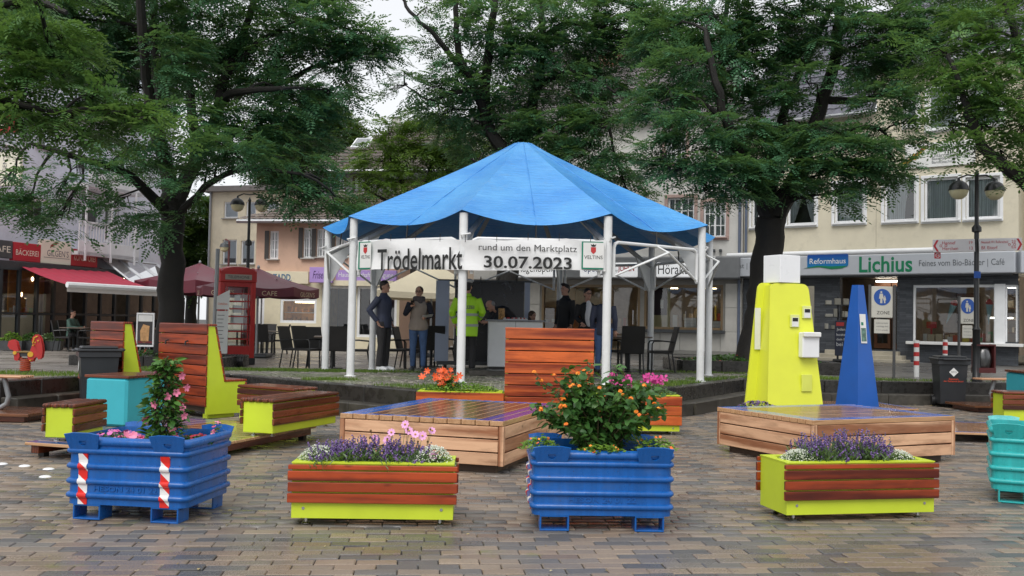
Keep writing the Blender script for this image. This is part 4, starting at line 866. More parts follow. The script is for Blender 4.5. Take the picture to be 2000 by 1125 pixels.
tree('small_locust_tree','smaller yellow-green tree in front of the shingled house left of the pavilion peak',33,
 [(812,680,0,.2),(812,560,0,.17),(810,430,0,.14)],[[(810,430,0,.11),(780,340,0,.07),(750,280,0,.03)],[(810,430,0,.11),(840,330,0,.07),(860,260,0,.03)],[(810,420,0,.08),(740,385,-.5,.05),(700,360,-.5,.02)]],
 [(765,262,46,28,0),(800,300,55,34,0),(742,318,46,32,0),(850,258,46,34,0),(862,310,46,34,.3),(790,350,60,26,-.3),(722,362,42,20,-.3),(905,300,46,34,.5),(830,225,32,22,0,.7),(880,350,50,24,0),(715,395,30,14,-.5,.7)],LEAFY,20,1.15)
tree('locust_tree','leaning locust tree with thick dark trunk behind the yellow tower',22,
 [(1470,712,0,.46),(1483,640,0,.36),(1493,560,0,.34),(1503,480,0,.34),(1506,425,0,.34)],
 [[(1503,430,0,.22),(1484,375,0,.18),(1446,310,-.4,.15),(1418,235,-.8,.11),(1398,160,-1,.08),(1380,60,-1,.06)],[(1512,430,0,.25),(1556,348,.2,.21),(1580,282,.4,.18),(1608,190,.6,.15),(1634,95,.8,.13),(1640,-10,1,.1),(1650,-90,1,.07)],[(1500,420,0,.16),(1515,300,.8,.12),(1542,182,1.2,.1),(1592,88,1.4,.08),(1622,15,1.4,.06)],
  [(1585,270,.4,.11),(1640,262,0,.08),(1700,248,-.4,.05),(1740,270,-.6,.02)],[(1610,195,.6,.1),(1690,195,.2,.08),(1752,165,0,.05),(1790,120,0,.02)],[(1638,60,.8,.09),(1680,28,.6,.07),(1740,42,.4,.05),(1800,90,.3,.03)],[(1446,310,-.4,.08),(1380,320,-1,.05),(1310,335,-1.3,.02)],[(1418,235,-.8,.07),(1350,190,-1,.05),(1290,200,-1,.02)],[(1500,420,0,.14),(1420,240,1.2,.1),(1410,120,1.5,.08),(1420,0,1.5,.05)]],
 [(1300,200,55,40,-.5),(1345,130,65,50,-.5),(1290,300,40,20,-1,.7),(1335,322,66,32,-1),(1400,328,75,40,-1.2),(1370,245,75,42,-1),(1440,275,65,48,-.5),(1430,368,52,26,-1),(1385,382,40,18,-1,.8),(1420,120,80,58,0),(1400,40,85,45,0),(1500,55,85,50,0),(1495,165,70,50,.5),(1490,265,56,42,1),(1540,335,66,40,-.5),(1600,55,75,50,0),(1570,160,34,40,-.5,.6),(1600,262,70,30,-.5),(1640,300,80,36,-1),(1700,300,74,38,-1),(1742,330,44,26,-1),(1660,345,55,24,-1),(1641,380,16,24,-1,.8),(1700,85,75,50,0),(1725,185,60,32,-.5),(1785,55,75,45,0),(1770,140,55,42,0),(1850,40,75,36,0),(1745,245,44,30,-.6),(1590,390,20,12,-1,.6),(1560,250,60,40,1.5),(1660,140,30,24,.8,.5),(1300,60,60,50,.5)]+top((1380,1520,1660,1800),-70,110,0,.6),LEAFD,27)
tree('locust_tree','locust branches hanging in from the right edge above the right street lamp',17,
 [(2120,760,0,.3),(2115,560,0,.27),(2095,430,0,.25)],[[(2095,440,0,.16),(2000,352,0,.12),(1932,300,-.2,.09),(1897,240,-.3,.07),(1880,180,-.3,.05),(1850,110,-.3,.03)],[(2095,430,0,.15),(2040,250,.4,.11),(1985,80,.5,.08),(1960,-20,.5,.06)],[(2040,250,.4,.07),(1960,190,0,.05),(1900,150,0,.02)]],
 [(1850,105,60,38,0),(1930,60,70,46,.3),(1985,130,50,46,.3),(1915,150,64,38,-.2),(1880,190,50,24,-.3,.8),(1960,210,56,30,0),(1995,260,36,36,0),(1965,315,42,18,0,.8),(1905,300,36,13,-.3,.6),(1862,262,22,30,-.3,.5),(1995,330,26,18,0),(1930,245,36,26,-.2,.8)]+top((1900,2000),-60,90,.4,.6),LEAFB,28,.95)
tree('far_tree','dark round tree rising in the gap behind the cream building',60,[(640,640,0,.4),(640,400,0,.35),(640,330,0,.3)],[[(640,330,0,.2),(640,240,0,.1)]],
 [(640,220,36,40,0),(620,270,50,50,0),(665,280,34,50,0),(600,320,60,50,0),(660,330,30,40,0),(560,300,60,60,0)],LEAFF,40,2.2,group=None,sub=False)
tree('far_tree','green tree in the gap between lavender and cream buildings',50,[(375,640,0,.3),(375,500,0,.25)],[[(375,500,0,.2),(375,430,0,.1)]],
 [(375,420,40,40,0),(385,470,36,46,0),(345,470,40,46,0),(370,520,46,30,0)],LEAFF,40,2.0,group=None,sub=False)
# ================================================================ PAVILION
TCX,TCY,TR,TE,TPH=.1635,19.4,3.78,3.187,.0577
def tp(i,z,r=TR):
    a=TPH+(i-3.5)*PI/5; return Vector((TCX+r*math.sin(a),TCY-r*math.cos(a),z))
def pavilion():
    t=thing('market_pavilion','large ten-sided pavilion with blue tarpaulin roof on white steel posts','pavilion',(TCX,TCY,ZP)); o=t.location.copy()
    apex=D(1020,281,TCY).z
    n=NT('blue tarpaulin'); co=n.co('Object'); P=n.pos(1.)
    v=n.noise(n.pos((1,1,1.6)),.9,5,.6); c=n.ramp(v,(.3,s2l(58,138,216)),(.7,s2l(96,172,232))); d=n.noise(P,3,6,.7); c=n.mix(n.ramp(d,(.58,(0,0,0)),(.8,(.4,)*3)),c,s2l(120,140,150))
    n.set(c,.32,0,.5); w=n.n('TexWave',wave_type='RINGS',rings_direction='Z'); n.l(n.pos(1.),w.inputs[0])
    wr=n.noise(n.pos((1.1,1.1,15)),2.2,4,.6,.8); n.bump(wr,.6,.06)
    tl=n.n('BsdfTranslucent'); tl.inputs[0].default_value=s2l(20,60,110); mx=n.n('MixShader'); mx.inputs[0].default_value=.06; n.l(n.p.outputs[0],mx.inputs[1]); n.l(tl.outputs[0],mx.inputs[2]); n.l(mx.outputs[0],n.out.inputs[0])
    TARP=n.m; m=MB(); nu,nv=14,22
    def cp(i,u,v):
        a=tp(i,0); b=tp(i+1,0); C=Vector((TCX,TCY,0)); e=a.lerp(b,u); s=4*u*(1-u); rad=(e-C)*(.045+.985*v)
        sag=.20*s*v**1.8; zz=apex-(apex-TE)*(v**.94)-sag+.03*math.sin(v*46+u*5+i*2)*.22*s*(.3+v)
        p=C+rad*(1-.035*s*v); p.z=zz; return p-o
    for i in range(10): m.grid(lambda u,v,i=i:tuple(cp(i,u,v)),nu,nv)
    # cap
    m.add([tuple(cp(i,0,0)) for i in range(10)]+[(0,0,apex+.03-o.z)],[(i,(i+1)%10,10) for i in range(10)])
    me=m.mesh('canopy',TARP); import bmesh; bm=bmesh.new(); bm.from_mesh(me); bmesh.ops.remove_doubles(bm,verts=bm.verts,dist=.002); bmesh.ops.recalc_face_normals(bm,faces=bm.faces); bm.to_mesh(me); bm.free()
    me.polygons.foreach_set('use_smooth',[True]*len(me.polygons)); me.set_sharp_from_angle(angle=R(28)); cn=meshobj('canopy',me,t)
    for i in range(10):   # seams
        MB().tube([cp(i,.5,v/10)+Vector((0,0,.006)) for v in range(11)],.007,4).build('seam',TARP,cn)
    PW=M('white post paint',(.76,.77,.77),.35,.05,dirt=.16)
    for i in range(1,11):
        p=tp(i,0)-o; rad=(tp(i,0)-Vector((TCX,TCY,0))).normalized(); zt=TE-o.z
        zb=hz(tp(i,0).x,tp(i,0).y)-o.z
        po=MB().tube([(p.x,p.y,zb-.02),(p.x,p.y,zt-.04)],.069,14).build('post',PW,t,True)
        MB().lathe([(.105,0),(.105,.012),(.08,.02)],(p.x,p.y,zb),14).build('foot_plate',PW,po)
        tang=Vector((-rad.y,rad.x,0)); g=MB()
        q=[p+Vector((0,0,zt-.02)),p-rad*.55+Vector((0,0,zt+.18)),p-rad*.10+Vector((0,0,zt-.62)),p+Vector((0,0,zt-.62))]
        g.add([x+tang*s for s in (-.02,.02) for x in q],[(0,1,2,3),(7,6,5,4),(0,4,5,1),(1,5,6,2),(2,6,7,3),(3,7,4,0)]); g.build('gusset',PW,po)
        rf=MB(); A=p+Vector((0,0,zt-.03)); B=Vector((rad.x*.2,rad.y*.2,apex-o.z-.12)); 
        pts=[A.lerp(B,k/8)+Vector((0,0,-.06-.10*math.sin(PI*k/8))) for k in range(9)]; rf.tube(pts,.05,6); rf.build('rafter',M('grey steel rafter',(.35,.36,.38),.4,.1),t,True)
        MB().tube([p+Vector((0,0,zt-.05))+rad*.05,p+Vector((0,0,zt+.02))+rad*.12,p+rad*.02+Vector((0,0,zt+.05))+tang*.12],.016,5).build('tie',PW,po,True)
        # folded rail frame of this side
        a,b=tp(i,0)-o,tp(i+1,0)-o; z0,z1=2.12-.42+.05,2.72-.42+.02; dd=(b-a).normalized(); a2,b2=a+dd*.14,b-dd*.14; r=.09
        V=lambda q,z:Vector((q.x,q.y,z))
        f=MB(); f.tube([V(a2,z0),V(a2,z1-r),V(a2+dd*r*.3,z1-r*.3),V(a2+dd*r,z1),V(b2-dd*r,z1),V(b2-dd*r*.3,z1-r*.3),V(b2,z1-r),V(b2,z0)],.030,8)
        if i not in (2,3):
            out=-Vector((-dd.y,dd.x,0))*(-1 if False else 1)*.0; f.tube([V(a2,z0+.02),V(a2.lerp(b2,.55),z1-.12)+rad*.25,V(b2,z0+.02)],.022,6); f.tube([V(a2.lerp(b2,.55),z1-.12)+rad*.25,V(a2.lerp(b2,.5),z1)],.018,6)
        else:
            f.tube([V(a2.lerp(b2,.30),z1-.16),V(a2.lerp(b2,.36),z1)],.02,6); f.tube([V(a2.lerp(b2,.54),z1-.14),V(a2.lerp(b2,.66),z1)],.02,6)
        f.build('rail_frame',PW,t,True)
        mid=cp(i,.5,1.)
        MB().tube([mid,mid.lerp(V(a2.lerp(b2,.5),z1),.6),V(a2.lerp(b2,.5),z1)],.014,5).build('strap',BLACK,t)
pavilion()
def banner():
    P=[tp(i,0,TR+.10) for i in (2,3,4)]; FA=Fac(P[0],P[1],0); FB=Fac(P[1],P[2],0); z0=FB.at(1040,528)[1]; z1=FB.at(1040,466)[1]
    t=thing('banner','long white banner reading Trödelmarkt with a date, tied across the pavilion front','banner',(P[1].x,P[1].y,z0)); o=t.location
    m=MB(); a=FA.at(697,500)[0]; e=FB.at(1183,500)[0]; La=FA.L-a; T=La+e
    def fn(u,v):
        s=u*T; 
        if s<La: q=P[0]+FA.d*(a+s); nn=FA.n
        else: q=P[1]+FB.d*(s-La); nn=FB.n
        w=.010*math.sin(s*7+v*3)+.014*math.sin(s*3.1+v*5+1); q=q-nn*(w-.01); sag=.03*abs(math.sin(u*PI*7))*v
        return (q.x-o.x,q.y-o.y,(z1-z0)*v-sag+ .02*math.sin(u*9))
    m.grid(fn,120,10); 
    n=NT('white banner vinyl'); n.set((.8,.8,.8,1),.4); n.bump(n.noise(n.pos((2,2,2)),2.0,2,.5,.6),.3,.04)
    m.build('sheet',n.m,t,True)
    def tx(F,s,px0,px1,py,h,mat=INK,off=-.032,**k):
        x0,z=F.at(px0,py,off); x1,_=F.at(px1,py,off); c=F.p0+F.d*((x0+x1)/2)+F.n*off; return text(s,t,(c.x-o.x,c.y-o.y,z-o.z),mat,w=x1-x0,h=h,rot=(PI/2,0,F.rz),**k)
    u=(z1-z0)/62
    tx(FA,'Trödelmarkt',737,903,508,44*u,bold=.012); tx(FB,'rund um den Marktplatz',935,1127,484,17*u); tx(FB,'30.07.2023',945,1117,511,24*u,bold=.02)
    GR=M('green print',s2l(20,120,95)[:3],.5,.03)
    for F,x0,x1 in ((FA,700,723),(FB,1136,1178)):
        for (a0,b0,a1,b1,mt,of) in ((x0,472,x1,526,GR,-.026),(x0+3.,474,x1+1.5,523,PAPER,-.029)):
            q=F.rect(a0,b0,a1,b1,of); c=F.p0+F.d*((q[0]+q[2])/2)+F.n*of; MB().box((0,0,0),(q[2]-q[0],.004,q[3]-q[1])).build('logo_panel',mt,t,loc=(c.x-o.x,c.y-o.y,(q[1]+q[3])/2-o.z),rot=(0,0,F.rz))
        tx(F,'VELTINS',x0+5,x1-1,502,7*u,off=-.034); 
        cx,z=F.at((x0+x1)/2+2,489,-.033); c=F.p0+F.d*cx+F.n*-.033
        MB().prism([(-.04,.05),(.04,.05),(.04,-.02),(0,-.06),(-.04,-.02)],-.003,0).build('crest',RED,t,loc=(c.x-o.x,c.y-o.y,z-o.z),rot=(0,0,F.rz)); MB().prism([(-.03,.06),(.03,.06),(.045,.10),(.015,.085),(0,.11),(-.015,.085),(-.045,.10)],-.003,0).build('crown',INK,t,loc=(c.x-o.x,c.y-o.y,z-o.z),rot=(0,0,F.rz))
    for i in range(9):
        x,y,z=fn((i+.5)/9,1.); MB().tube([(x,y,z-.03),(x*1.,y,z+.09)],.005,4).build('tie',BLACK,t)
banner()
# ================================================================ PLAZA FURNITURE
WRED=wood('red brown larch',s2l(92,28,10),s2l(166,66,26),.33,1.,.15)
WDARK=wood('dark wet larch',s2l(70,32,20),s2l(122,62,38),.28,1.,.25)
WORG=wood('orange larch',s2l(126,42,14),s2l(206,100,44),.36,1.,.1)
WPALE=wood('pale larch',s2l(148,96,64),s2l(218,174,138),.5,.8,0.,.12,.7)
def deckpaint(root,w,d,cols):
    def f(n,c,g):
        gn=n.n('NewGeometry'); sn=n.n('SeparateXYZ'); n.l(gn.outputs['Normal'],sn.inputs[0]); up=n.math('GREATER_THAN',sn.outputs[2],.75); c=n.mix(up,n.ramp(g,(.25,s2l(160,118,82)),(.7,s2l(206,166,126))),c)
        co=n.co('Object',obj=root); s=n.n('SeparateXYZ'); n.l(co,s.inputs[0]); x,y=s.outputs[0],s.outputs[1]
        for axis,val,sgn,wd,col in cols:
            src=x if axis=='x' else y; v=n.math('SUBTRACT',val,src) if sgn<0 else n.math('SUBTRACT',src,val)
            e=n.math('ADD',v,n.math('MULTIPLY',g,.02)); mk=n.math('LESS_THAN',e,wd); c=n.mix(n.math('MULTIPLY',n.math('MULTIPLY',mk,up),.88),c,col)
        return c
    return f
def container(label,loc,rz,mat,w=.98,d=.74,h=.66,group='metal stacking containers used as planters',tape=None,emboss=True):
    t=thing('stacking_container',label,'planter box',loc,rz,group); fh=.105; ch=.05
    def ring(off,z):
        a,b=w/2+off-.02,d/2+off-.02; return [(x,y,z) for x,y in((-a+ch,-b),(a-ch,-b),(a-ch*.3,-b+ch*.3),(a,-b+ch),(a,b-ch),(a-ch*.3,b-ch*.3),(a-ch,b),(-a+ch,b),(-a+ch*.3,b-ch*.3),(-a,b-ch),(-a,-b+ch),(-a+ch*.3,-b+ch*.3))]
    prof=[(0,fh)]; H=h-fh
    for zc in (.13,.33,.55,.77):
        z=fh+H*zc
        for k in range(7): a=PI*k/6; prof.append((.019*math.sin(a),z-.021*math.cos(a)))
    z=h-.045
    for k in range(8): a=PI*k/7; prof.append((.020*math.sin(a),z-.026*math.cos(a)))
    prof+= [(-.012,h-.012),(-.016,h-.05),(-.016,h-.24)]
    rings=[ring(*p) for p in prof]; m=MB(); m.loft(rings); m.f.pop(); m.f.append(tuple(range((len(rings)-1)*12,len(rings)*12))); m.build('tub',mat,t,True,ang=50)
    MB().add([p for p in ring(-.02,h-.09)],[tuple(range(12))]).build('soil',M('potting soil',(.02,.014,.01),.8,.5,scale=20,bump=.6,bscale=50),t)
    for sx in (-1,1):
        for sy in (-1,1):
            m=MB(); c=(sx*(w/2-.17),sy*(d/2-.10)); fw,fd,k=.20,.16,.012
            for cc,dd in (((0,0,k/2),(fw,fd,k)),((0,0,fh-k/2),(fw,fd,k)),((-fw/2+k/2,0,fh/2),(k,fd,fh-2*k)),((fw/2-k/2,0,fh/2),(k,fd,fh-2*k))): m.box((c[0]+cc[0],c[1]+cc[1],cc[2]),dd,0,.003)
            m.build('foot',mat,t)
            # stacking ear: sloped plate with half-round hole
            tw,bw,eh=.26,.20,.135; N=14; inner=[(.028*math.cos(2*PI*k/N),min(.010,.028*math.sin(2*PI*k/N))) for k in range(N)]; outer=[]
            for k in range(N):
                a=2*PI*k/N; dx,dz=math.cos(a),math.sin(a); s=min(((tw+bw)/4)/max(1e-6,abs(dx)),(eh/2)/max(1e-6,abs(dz))); x,zz=dx*s,dz*s; outer.append((x*(1+.13*zz/(eh/2)),zz))
            vs=[];
            for yy in (0,.01): vs+=[(x,yy,zz) for x,zz in inner]+[(x,yy,zz) for x,zz in outer]
            fs=[]
            for k in range(N):
                j=(k+1)%N; fs+=[(k,j,N+j,N+k),(2*N+k,3*N+k,3*N+j,2*N+j),(N+k,N+j,3*N+j,3*N+k),(k,2*N+k,2*N+j,j)]
            MB().add(vs,fs).build('stacking_ear',mat,t,loc=(sx*(w/2-.145),sy*(d/2+.012),h-.045),rot=(R(20),0,0 if sy<0 else PI))
    if emboss: text('HESON 24 01 22',t,(0,-d/2+.019,fh+H*.235),mat,w=.46,h=.034,depth=.005,bold=.01)
    if tape:
        for x0,face in tape:
            n=NT('barrier tape') if 'barrier tape' not in _mc else None
            if n:
                s=n.n('SeparateXYZ'); n.l(n.co('Object'),s.inputs[0]); v=n.math('FRACT',n.math('MULTIPLY',n.math('ADD',s.outputs[2],n.math('MULTIPLY',n.math('ADD',s.outputs[0],s.outputs[1]),.9)),6.2)); n.set(n.mix(n.math('GREATER_THAN',v,.5),s2l(215,40,32),(.78,.77,.76)),.35); _mc['barrier tape']=n.m
            tm=_mc['barrier tape']; m=MB(); pts=[(o_+.005,z_) for o_,z_ in prof if z_<h-.12]
            if face=='f': m.loft([[(x0-.033,-d/2+.02-o_,z_),(x0+.033,-d/2+.02-o_,z_),(x0+.033,-d/2+.024-o_,z_),(x0-.033,-d/2+.024-o_,z_)] for o_,z_ in pts])
            else: m.loft([[(-w/2+.02-o_,x0+.033,z_),(-w/2+.02-o_,x0-.033,z_),(-w/2+.024-o_,x0-.033,z_),(-w/2+.024-o_,x0+.033,z_)] for o_,z_ in pts])
            m.build('tape',tm,t)
    return t
def fr(pl,pr,depth):   # centre + heading from two front ground points
    a,b=G(*pl),G(*pr); d=b-a; rz=math.atan2(d.y,d.x); n=Vector((-math.sin(rz),math.cos(rz),0)); return (a+b)/2+n*depth/2,rz,d.length
cA,rA,wA=fr((122,1014),(361,1026),.74)
contA=container('blue steel container planter with two strips of red and white tape on its front',cA,rA,BLUE,wA+.02,.74,.575,tape=((-(wA)/2+.13,'f'),(wA/2-.16,'f')))
cB,rB,wB=fr((1043,1040),(1324,1039),.74)
contB=container('blue steel container planter holding the orange flowered bush in the middle',cB,R(1.5),BLUE,wB,.74,.555,tape=((.2,'s'),(-.1,'s')))
cC=G(1932,976); contC=container('turquoise steel container planter cut off by the right edge',(cC.x+.66,cC.y+.02,0),R(-24),TURQ2,1.2,.8,.63,emboss=False)
def planter(label,loc,rz,w,d,h,wm=WRED,rows=(.042,.076,.074,.074),group='lime yellow planters clad in wooden planks',foot=.05,both=True):
    t=thing('wooden_planter',label,'planter',loc,rz,group); wall=.012; m=MB()
    z0=foot
    for cc,dd in (((0,-d/2+wall/2,(z0+h)/2),(w,wall,h-z0)),((0,d/2-wall/2,(z0+h)/2),(w,wall,h-z0)),((-w/2+wall/2,0,(z0+h)/2),(wall,d-2*wall,h-z0)),((w/2-wall/2,0,(z0+h)/2),(wall,d-2*wall,h-z0)),((0,0,z0+.01),(w-2*wall,d-2*wall,.02))): m.box(cc,dd)
    for cc,dd in (((0,-d/2+.03,h+.004),(w+.008,.075,.008)),((0,d/2-.03,h+.004),(w+.008,.075,.008)),((-w/2+.035,0,h+.004),(.075,d-.14,.008)),((w/2-.035,0,h+.004),(.075,d-.14,.008))): m.box(cc,dd)
    m.build('body',LIME,t)
    MB().box((0,0,h-.05),(w-2*wall,d-2*wall,.02)).build('soil',M('potting soil',(.02,.014,.01),.8,.5),t)
    z=h-.002
    for k,r in enumerate(rows):
        for s in ((-1,1) if both else (-1,)): piece('plank',(w+.05,.028,r-.010),(random.uniform(-.002,.002),s*(d/2+.016),z-r/2),wm,t,(0,0,0),.004)
        z-=r
    for sx in (-1,1):
        for sy in (-1,1): MB().lathe([(.028,0),(.03,.008),(.012,.014),(.012,foot+.01)],(sx*(w/2-.09),sy*(d/2-.07),0),10).build('foot',CHROME,t,True)
        MB().lathe([(.011,0),(.011,.003)],n=8).build('screw',CHROME,t,loc=(sx*(w/2-.08),-d/2-.0005,z-.035),rot=(PI/2,0,0))
    return t
pA,rpA,wpA=fr((568,1026),(884,1030),.42); planterA=planter('lime planter with red planks holding cosmos and lavender, left of the middle blue container',pA,R(0)+rpA,wpA,.42,.42)
a=G(1536,1020); b=G(1824,1013); d=b-a; rB2=math.atan2(d.y,d.x); nn=Vector((-math.sin(rB2),math.cos(rB2),0))
planterB=planter('lime planter with red planks holding tall lavender, in front of the right wooden deck',(a+b)/2+nn*.21,rB2,d.length,.42,.42)
HBY=12.62
x0=D(813,800,HBY).x; x1=D(984,800,HBY).x; planterC=planter('orange planked planter with red lilies standing against the kerb, left of the tall bench',((x0+x1)/2,HBY+.2,0),R(-1),x1-x0-.05,.42,.50,WORG,(.125,.125,.125))
x0=D(1160,800,HBY).x; x1=D(1331,800,HBY).x; planterD=planter('orange planked planter with magenta flowers, right of the tall bench',((x0+x1)/2,HBY+.2,0),R(0),x1-x0-.05,.42,.50,WORG,(.125,.125,.125))
def bigdeck(label,corners,h,n,paint,plinth=.07):
    """corners: ground points front-left, front-right, back-right"""
    a,b,c=corners; u,v=a-b,c-b; au,av=math.atan2(u.y,u.x),math.atan2(v.y,v.x); k=(PI/2-((au-av)%(2*PI)))/2; au+=k; av-=k
    def along(q,an): r=q.x/q.y; s=(r*b.y-b.x)/(math.cos(an)-r*math.sin(an)); return b+Vector((math.cos(an),math.sin(an),0))*s
    a,c=along(a,au),along(c,av); d=b-a; w=d.length; rz=math.atan2(d.y,d.x); nv=Vector((-math.sin(rz),math.cos(rz),0)); dp=(c-b).dot(nv); ctr=(a+b)/2+nv*dp/2
    t=thing('wooden_deck',label,'platform',ctr,rz,'large wooden lounging decks'); 
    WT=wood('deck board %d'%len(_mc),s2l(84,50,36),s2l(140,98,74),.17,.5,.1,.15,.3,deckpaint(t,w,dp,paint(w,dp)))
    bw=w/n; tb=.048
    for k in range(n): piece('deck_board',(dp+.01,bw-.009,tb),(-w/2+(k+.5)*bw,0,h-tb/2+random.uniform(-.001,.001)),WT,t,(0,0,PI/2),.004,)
    rows=3; rh=(h-tb-plinth)/rows; cw=.05
    for r in range(rows):
        z=h-tb-(r+.5)*rh
        for s in (-1,1):
            piece('side_plank',(w-2*cw-.010,.04,rh-.012),(0,s*(dp/2-.02),z),WPALE,t); piece('side_plank',(dp-2*cw-.008,.04,rh-.012),(s*(w/2-.02),0,z),WPALE,t,(0,0,PI/2))
    for sx in (-1,1):
        for sy in (-1,1): piece('corner_post',(h-tb-plinth-.004,cw,cw),(sx*(w/2-cw/2),sy*(dp/2-cw/2),(h-tb+plinth)/2),WPALE,t,(0,PI/2,0))
    MB().box((0,0,.5*plinth+.0),(w-.2,dp-.2,plinth)).build('plinth',M('dark plinth wood',(.09,.055,.035),.6,.3),t)
    MB().box((0,0,(h-tb+plinth)/2-.01),(w-.09,dp-.09,h-tb-plinth-.02)).build('core',M('dark plinth wood',(.09,.055,.035)),t)  # unseen dark core added so the shade in the plank gaps looks deep
    return t,w,dp
PB_=s2l(0,104,200); PV_=s2l(88,60,160)
hd=.49
A=[G(664,807,hd),G(984,823,hd),G(1104,791,hd)]; A=[Vector((p.x,p.y,0)) for p in A]
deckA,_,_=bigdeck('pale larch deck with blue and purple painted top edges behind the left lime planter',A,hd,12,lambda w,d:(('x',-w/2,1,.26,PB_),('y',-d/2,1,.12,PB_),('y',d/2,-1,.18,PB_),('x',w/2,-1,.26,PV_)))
Bq=[G(1401,784,hd),G(1590,821,hd),G(1866,800,hd)]; Bq=[Vector((p.x,p.y,0)) for p in Bq]
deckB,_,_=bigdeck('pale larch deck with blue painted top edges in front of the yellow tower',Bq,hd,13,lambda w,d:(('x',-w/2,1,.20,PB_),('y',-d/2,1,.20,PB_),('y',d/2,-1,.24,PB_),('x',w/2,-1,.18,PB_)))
def lowdeck(label,fl,rz,w,d,n,paint,h=.15,wm=None):
    t=thing('low_deck',label,'platform',fl,rz,'low painted pallets'); nv=0
    WT=wm or wood('low deck board %d'%len(_mc),s2l(100,66,46),s2l(150,104,72),.18,.5,.45,.15,.2,deckpaint(t,w,d,paint))
    bw=d/n
    for k in range(n): piece('deck_board',(w,bw-.008,.03),(w/2,(k+.5)*bw,h-.015),WT,t,ch=.004)
    for k in range(3): piece('beam',(d-.06,.09,.075),(.1+(w-.2)*k/2,d/2,h-.03-.04),WDARK,t,(0,0,PI/2))
    for k in range(3):
        for j in range(2): MB().box((.1+(w-.2)*k/2,.15+(d-.3)*j,.02),(.07,.07,.042)).build('foot',BLACK,t)
    return t
rl=R(-18); fl=Vector((-4.72,9.62,0))
lowL=lowdeck('low pallet with blue streaked boards under the left lime benches',fl,rl,1.72,2.65,16,(('x',0,1,.45,s2l(52,92,150)),('x',1.72,-1,.40,s2l(60,100,140)),('y',0,1,.18,s2l(40,82,160)),('x',1.1,-1,.35,s2l(170,185,60)) ))
lowR=lowdeck('low wooden pallet with blue edges at the right between big deck and turquoise container',(5.35,12.45,0),R(-7),1.9,1.5,11,(('y',0,1,.1,PB_),('x',0,1,.12,PB_),('y',1.5,-1,.1,PB_)),.13)
lowO=lowdeck('low dark pallet with blue edge under the blue obelisk',(4.6,15.7,0),R(8),2.05,1.5,11,(('y',0,1,.1,PB_),('x',2.05,-1,.12,PB_)),.13)
def boxbench(label,corner,rz,w,L,h,base=.0,rows=3):
    """near-left... corner = near right bottom corner (world), local x across, y along"""
    t=thing('box_bench',label,'bench',corner,rz,'lime box benches with plank tops'); f=.035
    MB().box((-w/2,L/2,f+(h-.04-f)/2+.0),(w-.06,L,h-.04-f),0,.006).build('body',LIME,t)
    n=max(4,round((w)/.095)); bw=w/n
    for k in range(n): piece('plank',(L+.05,bw-.005,.04),(-w+(k+.5)*bw,L/2,h-.02),WDARK,t,(0,0,PI/2),.012)
    for s in (0,1):
        for r in range(rows): piece('plank',(L+.05,.03,.072),((-.002 if s else -w+.002)+(.0 if s else 0)+(-.012 if s else .012),L/2,h-.045-.038-r*.079),WDARK,t,(0,0,PI/2),.008)
    for x in (-w+.1,-.1):
        for y in (.1,L-.1): MB().lathe([(.03,0),(.03,.008),(.011,.014),(.011,f+.005)],(x,y,0),10).build('foot',CHROME,t,True)
    return t
zt=.15
q=G(147,857,zt+.03); benchA=boxbench('lime box bench with scuffed end face and dark plank top, behind the left blue container',(q.x,q.y,zt),R(-4),.34,.62,.37)
q=G(537,849,zt+.03); benchB=boxbench('lime box bench with plank top on the right end of the low pallet',(q.x,q.y,zt),R(-20),.43,1.3,.40)
q=D(618,800,13.1); benchC=boxbench('lime box bench with plank top half hidden behind the front bench by the kerb',(q.x,q.y,0),R(58),.45,1.0,.50)
q=G(1960,826); benchD=boxbench('lime box bench with plank top cut off by the right edge',(q.x+.02,q.y,0),R(-93),.45,1.3,.48)
def seat(label,origin,rz,L,h=1.3,wm=WRED,prof=None,backfront=True):
    """tall-backed bench; local x along length, y=0 back face, seat towards +y"""
    t=thing('high_back_bench',label,'bench',origin,rz,'tall backed plank benches')
    pr=[(.03,.06),(.58,.06),(.64,.50),(.30,.50),(.13,h-.03),(.03,h-.03)]
    for x in (0,L-.03): MB().prism(pr,x,x+.03,'x').build('side_panel',LIME,t)
    MB().prism([(.06,.09),(.55,.09),(.6,.46),(.27,.46),(.12,h-.05),(.06,h-.05)],.04,L-.04,'x').build('core',M('dark plinth wood',(.09,.055,.035)),t)
    n=8; rh=(h-.16)/n
    for k in range(n): piece('back_plank',(L+.02,.03,rh-.012),(L/2,.0149,.16+(k+.5)*rh),wm,t,(0,0,0),.005)
    m=5
    a=math.atan2(h-.53,-.17); ln=math.hypot(h-.53,.17)
    for k in range(7): 
        s=(k+.5)/7; piece('front_plank',(L+.02,.028,ln/7-.007),(L/2,.30-.17*s+.014,.50+(h-.53)*s),wm,t,(a-PI/2,0,0),.005)
    for k in range(3): piece('seat_plank',(L+.02,.115,.03),(L/2,.36+.12*k,.515),wm,t,(0,0,0),.005)
    for k in range(4): s=(k+.5)/4; piece('seat_front_plank',(L+.02,.028,.095),(L/2,.575+.06*s+.014,.09+.40*s),wm,t,(-R(8),0,0),.005)
    piece('cap_plank',(L+.03,.15,.028),(L/2,.08,h-.012),wm,t,(0,0,0),.005)
    for x in (.12,L-.12): MB().box((x,.3,.03),(.12,.42,.06)).build('foot',LIME,t)
    return t
hb=R(-42); q=G(398,819); Lb=1.28
seat2=seat('tall wooden bench back with lime side panel in front of the locust trunk',(q.x-Lb*math.cos(hb),q.y-Lb*math.sin(hb),0),hb,Lb)
q=D(236,760,14.7); seat1=seat('tall wooden bench back with lime side panel behind the turquoise block and grey bin',(q.x-1.05*math.cos(hb),q.y-1.05*math.sin(hb),0),hb,1.05)
